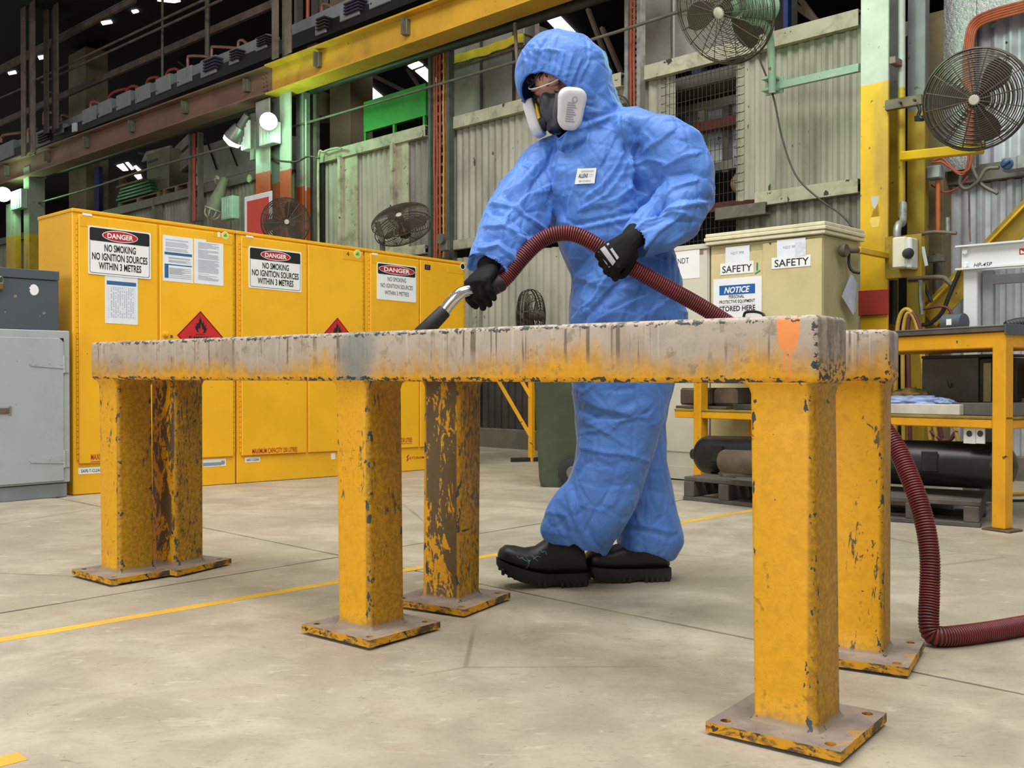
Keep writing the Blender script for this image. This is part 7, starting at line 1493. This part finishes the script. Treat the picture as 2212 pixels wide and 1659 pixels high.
for s in (-1, 1):
    mb = MB(); mb.ball(E(s*.032, .0725, .008), (.0118, .0118, .0118), 14, 10, RH); e = mb.build('eye', mat('eye_white', '#d9d4cc', .2, var=0), HEAD); mb = MB(); mb.ball(E(s*.032-.002, .0808, .003), (.0058, .005, .0058), 12, 8, RH); mb.build('iris', mat('iris', '#3a2a1e', .2, var=0), e)
    mb = MB(); mb.ball(E(s*.032, .0735, .0135), (.0150, .0130, .0115), 16, 10, RH); mb.build('eyelid', SKIN, HEAD)
    mb = MB(); mb.tube(spline([E(s*.014, .088, .028), E(s*.03, .088, .034), E(s*.048, .076, .029)], 4), .0032, 6); mb.build('eyebrow', MT['hair'] if 'hair' in MT else MT.setdefault('hair', mat('dark_hair', '#2a1d16', .6, var=.2, scale=40)), HEAD)
mb = MB()
for k in range(16):
    l = -.055+.0073*k+random.uniform(-.003, .003); mb.tube(spline([E(l, .05, .07), E(l*1.05+random.uniform(-.006, .006), .082, .062), E(l+random.uniform(-.012, .012), .096-abs(l)*.3, .05+random.uniform(-.008, .014))], 4), [.0022]*4+[.0018]*4+[.0009], 5)
mb.build('hair', MT['hair'], HEAD, kind='stuff')
gl = NT('clear_lens'); gl.b.inputs['Transmission Weight'].default_value = 1.0; gl.b.inputs['IOR'].default_value = 1.08; gl.b.inputs['Alpha'].default_value = .42; GL = gl.fin(lin('#c9d2d6'), .03, 0, 1.0)
mb = MB(); vs = []; nI, nJ = 19, 7
for i in range(nI):
    a = -1.15+2.3*i/(nI-1)
    for j in range(nJ):
        q = j/(nJ-1); vs.append(E(.078*math.sin(a), .022+.088*math.cos(a)**.8+.006*math.sin(q*PI)-.014*(1-q), .034-.062*(1-q)+.006*math.cos(2*a)*(1-q)))
mb.add(vs, [(i*nJ+j, i*nJ+j+1, (i+1)*nJ+j+1, (i+1)*nJ+j) for i in range(nI-1) for j in range(nJ-1)]); mb.add([v_-FD*.0016 for v_ in vs], [(i*nJ+j, (i+1)*nJ+j, (i+1)*nJ+j+1, i*nJ+j+1) for i in range(nI-1) for j in range(nJ-1)])
GLS = mb.build('safety_glasses', GL, PERSON, label='clear wraparound safety glasses')
mb = MB(); mb.tube([vs[i*nJ+nJ-1]+UD*.001 for i in range(nI)], .0022, 6)
for s in (0, nI-1): mb.tube(spline([vs[s*nJ+nJ-1], E((-1 if s == 0 else 1)*.083, .0, .032), E((-1 if s == 0 else 1)*.082, -.05, .02)], 4), .0024, 6)
mb.build('brow_bar', mat('clear_frame', '#d8d2c4', .3, var=0), GLS)
# respirator
dk = MT['mask'] = mat('mask_grey', '#45464a', .55, var=.08); dk2 = mat('mask_dark', '#2a2b2e', .5, var=.08)
RM = Matrix((LD, FD, UD)).transposed()
m = MB(); m.ball(E(0, .068, -.05), (.056, .052, .062), 24, 16, RH); m.ball(E(0, .098, -.016), (.02, .02, .03), 16, 10, RH); m.ball(E(0, .092, -.085), (.034, .034, .03), 16, 10, RH)
for s in (-1, 1): m.cyl(E(s*.03, .082, -.06), E(s*.074, .09, -.062), .024, .028, 18)
rm = remesh(m, .003, 4); rm.polygons.foreach_set('use_smooth', [True]*len(rm.polygons)); rm.materials.append(dk); RES = link('respirator', rm, PERSON, label='dark grey half mask with two white filter pads')
mb = MB(); q = E(0, .118, -.098); ax_ = (FD*.8-UD*.6).normalized(); mb.lathe(q-ax_*.02, ax_, [(0, .03), (.02, .028), (.026, .024), (.028, .018), (.024, .015), (.024, .0)], 22); mb.build('exhale_valve', dk2, RES)
mb = MB(); mb.tube(spline([E(.012, .117, -.085), E(.03, .122, -.05), E(.045, .112, -.02), E(.052, .1, .0)], 5), .0095, 8); mb.build('yoke_arm', mat('yoke_grey', '#5b5c60', .5, var=.08), RES)
mb = MB()
for s in (-1, 1):
    P = spline([E(s*.045, .1, -.01), E(s*.072, .06, .0), E(s*.084, .0, .005)], 4); mb.loft([[p+UD*.009, p-UD*.009, p-UD*.009-LD*s*.002, p+UD*.009-LD*s*.002] for p in P])
mb.build('head_strap', MT['black'], RES, smooth=False)
padw = mat('filter_white', '#d5d6da', .6, var=.03, scale=20)
for s in (-1, 1):
    nrm = (LD*s*.72+FD*.70).normalized() if s > 0 else (LD*s*.88+FD*.45).normalized(); up = (UD*.78-FD*.62+LD*s*.05); up = (up-nrm*up.dot(nrm)).normalized(); rt = up.cross(nrm); c = E(s*.080, .088, -.058) if s < 0 else pt(1233, 235, -.142)
    out = []
    for (x, y) in rrect(-.041, -.060, .041, .060, .028, 6):
        k = 1.0-.26*(max(0, -y)/.058); out.append((x*k, y))
    mb = MB(); mb.loft([[c+rt*(x*e)+up*(y*e)+nrm*d for x, y in out] for d, e in ((-.014, .86), (-.012, .97), (-.004, 1.0), (.010, 1.0), (.0165, .95), (.020, .86), (.021, .7), (.0195, .3))]); pad = mb.build('filter_pad', padw, RES, angle=60)
    mb = MB(); mb.loft([[c+rt*(x*e)+up*(y*e)+nrm*d for x, y in out] for d, e in ((-.034, .6), (-.03, .74), (-.014, .8))]); mb.build('filter_base', dk2, pad)
    def padprint(mb):
        for k in range(9): mb.prism([c+rt*a+up*b_+nrm*.0208 for a, b_ in ((-.016, -.034+.0065*k), (.012-.004*(k % 3), -.034+.0065*k), (.012-.004*(k % 3), -.0315+.0065*k), (-.016, -.0315+.0065*k))], nrm*.0004)
        ring_ = [c+rt*(.004+.007*math.cos(t))+up*(.03+.008*math.sin(t))+nrm*.021 for t in np.linspace(0, 2*PI, 17)[:-1]]; mb.tube(ring_, .0008, 4, True)
    part(padprint, 'pad_print', MT['greyink'], pad, kind='stuff')
    if s < 0: mb = MB(); mb.bar(c+rt*.03-nrm*.02+up*.03, c+rt*.036-nrm*.02-up*.02, .004, .01); mb.build('yellow_band', mat('filter_yellow', '#d9b63a', .5), pad, smooth=False)
# ---------------------------------------------------------------- gloves
glove = NT('black_glove'); v = glove.obj; gk = glove.noise(v, 60, 4); glove.bump(glove.noise(v, 500, 2), .25, .001); GLOVE = glove.fin(glove.mix(gk, lin('#0a0a0b'), lin('#151516')), .75, 0, .22)
def hand(name, W, K, n, side, curl, thumb, cuff, sc=1.0, spread=.1):
    """W wrist, K middle knuckle, n back-of-hand direction, side: +1/-1 which way the thumb lies"""
    f = (K-W).normalized(); n = (n-f*n.dot(f)).normalized(); s = f.cross(n)*side; PL = (K-W).length
    h = MB()
    def rg(c, w, t, m=16, ax=f):
        return [c+s*(w*math.copysign(abs(math.cos(a))**.8, math.cos(a)))+n*(t*math.sin(a)) for a in [2*PI*i/m for i in range(m)]]
    CU = cuff
    ds = (W-CU).normalized(); sx = (s-ds*s.dot(ds)).normalized(); nx = ds.cross(sx)
    h.loft([[CU+sx*(.036*math.cos(a))+nx*(.034*math.sin(a)) for a in [2*PI*i/16 for i in range(16)]], [lerp(CU, W, .6)+sx*(.033*math.cos(a))+nx*(.028*math.sin(a)) for a in [2*PI*i/16 for i in range(16)]], rg(W, .031, .023), rg(W+f*PL*.35+s*.003, .040, .022), rg(W+f*PL*.7+s*.002, .046, .020), rg(W+f*PL+s*.001, .045, .016), rg(W+f*(PL+.012), .036, .010)])
    h.ball(W+f*PL*.35+s*.026-n*.012, (.026, .026, .022), 14, 10)
    tips = []
    for k, (off, ln, r) in enumerate(((.034, .076, .0118), (.0115, .084, .0122), (-.0115, .078, .0118), (-.034, .062, .0106))):
        b0 = W+f*(PL*(1.0-.05*abs(k-1.2)))+s*off; d = (f+s*(spread*off/.03)).normalized(); ca = curl[k]; p = b0-d*.02+n*.001; P = [p, b0+n*.002]
        segs = (ln*.48, ln*.30, ln*.24); cur = b0
        for q in range(3):
            R_ = Matrix.Rotation(-ca[q], 3, f.cross(n)) if True else None
            axis = d.cross(n).normalized(); d = Matrix.Rotation(-ca[q], 3, axis) @ d; nn = Matrix.Rotation(-ca[q], 3, axis)
            cur = cur+d*segs[q]*sc; P.append(cur)
            n_loc = None
        h_ = []
        Q = []
        for q in range(len(P)-1): Q += [lerp(P[q], P[q+1], t_) for t_ in (0, .5)]
        Q.append(P[-1]); h.tube(Q, [r*1.05]*3+[r]*(len(Q)-5)+[r*.95, r*.72], 10); h.ball(P[-1]-d*.002, r*.86, 10, 8); tips.append(P[-1])
    P = [W+f*PL*.18+s*.024-n*.008]+[W+f*a+s*b_+n*c_ for a, b_, c_ in thumb]; h.tube(spline(P, 3), [.0165]*4+[.0135]*(3*(len(P)-1)-6)+[.0125, .011, .0085], 10); h.ball(P[-1], .0098, 10, 8)
    me = remesh(h, .0026, 4, .45); me.polygons.foreach_set('use_smooth', [True]*len(me.polygons)); me.materials.append(GLOVE); o = link('glove', me, PERSON); return o, f, s, n
# near (left) hand gripping the hose from in front
Wl, Kl = pt(1362, 520, -.262), pt(1316, 560, -.268); nl = Vector((-.12, -.97, .22))
GL_, f, s, n = hand('glove', Wl, Kl, nl, -1, ((.95, 1.15, .9), (1.0, 1.2, .9), (1.0, 1.2, .9), (.95, 1.15, .9)), ((.05, .042, -.022), (.07, .045, -.05), (.075, .03, -.072)), pt(1376, 505, -.235))
gb = BVHTree.FromPolygons([v.co for v in GL_.data.vertices], [tuple(p.vertices) for p in GL_.data.polygons])
def on_glove(px, py):
    d = ray(px, py).normalized(); h_, _, _, _ = gb.ray_cast(CAM, d); return (h_-d*.0016) if h_ is not None else None
silver = mat('silver_print', '#a7a8aa', .6, var=.08, scale=200)
def gpatch(nm, q, N=10, M_=4):
    mb = MB(); vs = []
    for j in range(M_+1):
        for i in range(N+1):
            a, b_ = i/N, j/M_; x = lerp(lerp(q[0][0], q[1][0], a), lerp(q[3][0], q[2][0], a), b_); y = lerp(lerp(q[0][1], q[1][1], a), lerp(q[3][1], q[2][1], a), b_); p = on_glove(x, y)
            vs.append(p if p is not None else None)
    ok = [(j*(N+1)+i, j*(N+1)+i+1, (j+1)*(N+1)+i+1, (j+1)*(N+1)+i) for j in range(M_) for i in range(N)]; ok = [f_ for f_ in ok if all(vs[k] is not None for k in f_)]
    if not ok: return
    mb.add([v_ or Vector() for v_ in vs], ok); return mb.build(nm, silver, GL_, smooth=True)
gpatch('knuckle_print', ((1296, 538), (1306, 531), (1330, 565), (1323, 574))); gpatch('knuckle_print', ((1310, 527), (1314.5, 524), (1337, 556), (1333, 561.5)), 8, 2); gpatch('knuckle_print', ((1290.5, 545), (1293.5, 543), (1318, 577), (1315, 578)), 8, 1)
# far (right) hand closed over the wand
Wr, Kr = pt(1058, 584, -.235), pt(1030, 610, -.285); nr = Vector((-.45, -.45, .78))
GR_, f2, s2, n2 = hand('glove', Wr, Kr, nr, 1, ((1.0, 1.15, .8), (1.05, 1.15, .8), (1.05, 1.15, .8), (1.0, 1.1, .8)), ((.045, .045, -.015), (.07, .05, -.04), (.085, .035, -.058)), pt(1056, 570, -.215))
# ---------------------------------------------------------------- boots
boot_m = mat('black_boot', '#1a1a1b', .48, var=.15, scale=20, dirt='#2d2c2a', damt=.5, spec=.5); sole_m = mat('boot_sole', '#171716', .75, var=.2, scale=30, dirt='#3a3631', damt=.5)
def boot(heel, toe, pitch, lab):
    heel = Vector(heel); toe = Vector(toe); d = Vector((toe.x-heel.x, toe.y-heel.y, 0)); L = d.length; d.normalize(); s = Vector((-d.y, d.x, 0)); Z = Vector((0, 0, 1))
    def lift(t): return pitch*max(0, (t-.42)/.58)**1.5*L
    ST = ((-.02, .018, .042, .06), (.03, .036, .036, .125), (.12, .042, .036, .17), (.26, .042, .036, .175), (.38, .042, .037, .16), (.48, .043, .037, .134), (.58, .046, .036, .112), (.70, .049, .036, .099), (.82, .050, .036, .096), (.92, .044, .036, .088), (.985, .028, .038, .070), (1.01, .010, .042, .055))
    mb = MB(); rings = []
    for t, w, z0, z1 in ST:
        c = heel+d*(L*t); rr_ = []
        for k in range(18):
            a = 2*PI*k/18; x = math.cos(a); y = math.sin(a); yy = (z0+z1)/2+(z1-z0)/2*math.copysign(abs(y)**.8, y); ww = w*math.copysign(abs(x)**.75, x)*(1-.30*max(0, y)**2 if t > .3 else 1-.12*max(0, y))
            rr_.append(c+s*ww+Z*(yy+lift(t)))
        rings.append(rr_)
    mb.loft(rings); u = mb.build('boot', boot_m, PERSON, label=lab, angle=60)
    mb = MB(); SO = ((-.03, .024, .006), (.0, .036, .0), (.1, .041, .0), (.25, .040, .0), (.33, .038, .007), (.42, .039, .006), (.48, .043, .0), (.62, .049, .0), (.78, .051, .001), (.9, .044, .004), (.985, .03, .010), (1.025, .012, .018)); rings = []
    for t, w, zb in SO:
        c = heel+d*(L*t); l = lift(t); rings.append([c+s*w+Z*(.040+l), c+s*(w+.003)+Z*(.022+l), c+s*w*.96+Z*(zb+l), c-s*w*.96+Z*(zb+l), c-s*(w+.003)+Z*(.022+l), c-s*w+Z*(.040+l)])
    mb.loft(rings); so = mb.build('sole', sole_m, u, angle=30)
    mb = MB()
    for k in range(15):
        t = .02+.95*k/14
        if .3 < t < .44: continue
        c = heel+d*(L*t)+Z*lift(t); w = .036+.012*math.sin(min(1, t)*PI)*.8
        for sg in (-1, 1): mb.box(c+s*sg*(w+.001)+Z*.010, (.010, .007, .018), Matrix((d, s, Z)).transposed(), .002)
    mb.build('tread_lugs', sole_m, so, smooth=False, kind='stuff')
    mb = MB(); mb.tube(spline([heel+d*(L*t)+s*(sgn_*(w+.001))+Z*(z+lift(t)) for t, w, z, sgn_ in ((.02, .035, .048, -1), (.2, .0405, .047, -1), (.4, .041, .05, -1), (.6, .047, .045, -1), (.8, .0495, .044, -1), (.95, .036, .048, -1))], 4), .0022, 5); mb.build('welt', sole_m, so)
    return u, d, s, L, heel
u, d, s, L, hh = boot(at_z(1263, 1262, 0), at_z(1078, 1262, 0)+Vector((0, -.035, 0)), .17, 'black work boot scribbled with pale blue pen')
vv_ = [v.co for v in u.data.vertices]; bb = BVHTree.FromPolygons(vv_, [tuple(p.vertices) for p in u.data.polygons]); mb = MB()
for poly in (((1160, 1196), (1166, 1188), (1172, 1194), (1176, 1190), (1181, 1198)), ((1149, 1200), (1156, 1207), (1162, 1212)), ((1152, 1208), (1160, 1202), (1168, 1204)), ((1128, 1206), (1138, 1212), (1146, 1210), (1140, 1216)), ((1136, 1204), (1143, 1214), (1140, 1224), (1134, 1228), (1131, 1238)), ((1116, 1200), (1122, 1206), (1130, 1204))):
    P = []
    for x, y in poly:
        dr_ = ray(x, y).normalized(); h_, _, _, _ = bb.ray_cast(CAM, dr_)
        if h_ is not None: P.append(h_-dr_*.0008)
    if len(P) > 2: mb.tube(spline(P, 3), .0009, 4)
if mb.v: mb.build('pen_marks', mat('pale_blue_pen', '#6f9fb5', .6, var=0), u, kind='stuff')
boot(at_z(1440, 1251, 0), at_z(1262, 1256, 0), .05, 'plain black work boot, the one further back')
# ---------------------------------------------------------------- vacuum hose and wand
def spath(P, n): return spline(P, n)
HP = [at_y(1066, 622, 2.757), at_y(1095, 597, 2.77), at_y(1130, 555, 2.775), at_y(1165, 522, 2.775), at_y(1200, 506, 2.77), at_y(1240, 506, 2.765), at_y(1285, 527, 2.76), at_y(1330, 558, 2.765), at_y(1385, 590, 2.77), at_y(1450, 626, 2.78), at_y(1520, 665, 2.79), at_y(1600, 715, 2.78), at_y(1700, 778, 2.72), at_y(1800, 840, 2.63), at_y(1870, 888, 2.55), at_y(1925, 948, 2.48), at_y(1965, 1030, 2.42), at_y(1995, 1120, 2.37), at_y(2008, 1200, 2.34), at_y(2008, 1280, 2.32), at_y(2006, 1338, 2.30), at_y(2012, 1368, 2.29), at_y(2034, 1381, 2.285), at_y(2080, 1379, 2.30), at_y(2150, 1366, 2.34), at_y(2230, 1352, 2.40), at_y(2400, 1330, 2.52), Vector((2.6, 2.75, .0235)), Vector((4.2, 2.9, .0235))]
HP = [Vector((p.x, p.y, max(p.z, .0235))) for p in HP]
C = spath(HP, 60); D = [0.0]
for a_, b_ in zip(C[:-1], C[1:]): D.append(D[-1]+(b_-a_).length)
D = np.array(D); CA = np.array([c[:] for c in C]); pitch_ = .0066; nr = int(D[-1]/pitch_*4); sA = np.linspace(0, D[-1], nr); PP = np.stack([np.interp(sA, D, CA[:, k]) for k in range(3)], 1)
rad = .0208+.0014*np.clip(sA/3.0, 0, 1)+np.array([.0, .0022, .003, .0022])[np.arange(nr) % 4]-.0006
VH = thing('vacuum_hose', 'ribbed dark red vacuum hose with bent chrome wand held in black gloves', 'hose', HP[0])
mb = MB(); mb.tube([Vector(p) for p in PP], list(rad), 16)
def hose_mat():
    t = NT('red_hose'); v = t.obj; n = t.noise(v, 18, 4); col = t.mix(t.step(n, .3, .7), lin('#701a1e'), lin('#8a2629')); col = t.mix(t.math('MULTIPLY', t.step(t.noise(v, 7, 5), .5, .7), .3), col, lin('#5d2a2a')); return t.fin(col, .36, 0, .5)
mb.m = [1 if (k//16) % 4 in (0, 3) else 0 for k in range(len(mb.f))]
mb.build('hose_tube', [hose_mat(), mat('hose_groove', '#2c0d10', .6, var=.1)], VH, angle=80)
WA = [at_y(1070, 621, 2.757), at_y(1035, 627, 2.74), at_y(1010, 628, 2.715), at_y(992, 636, 2.705), at_y(972, 656, 2.71), at_y(956, 678, 2.715)]
mb = MB(); mb.tube(spline(WA, 6), .0165, 20); mb.build('wand', mat('chrome_wand', '#d5d2cc', .16, 1.0, var=.03), VH, label='chrome bent wand')
q0, q1 = at_y(961, 671, 2.714), at_y(905, 728, 2.70); dn = (q1-q0).normalized(); mb = MB(); mb.lathe(q0, dn, [(0, .0185), (.004, .020), (.05, .022), (.10, .024), (.104, .021), (.104, .017), (.06, .016)], 20, False); mb.build('nozzle', MT['rubber'], VH, label='black rubber nozzle')
mb = MB(); a_, b_ = at_y(1058, 623, 2.757), at_y(1084, 608, 2.764); mb.lathe(a_, (b_-a_), [(0, .019), (.004, .025), ((b_-a_).length-.004, .026), ((b_-a_).length, .024)], 18); mb.build('hose_cuff', MT['rubber'], VH)
# ---------------------------------------------------------------- tidy
for o in list(bpy.data.objects):
    if o.type == 'MESH' and len(o.data.polygons) == 0: bpy.data.objects.remove(o)
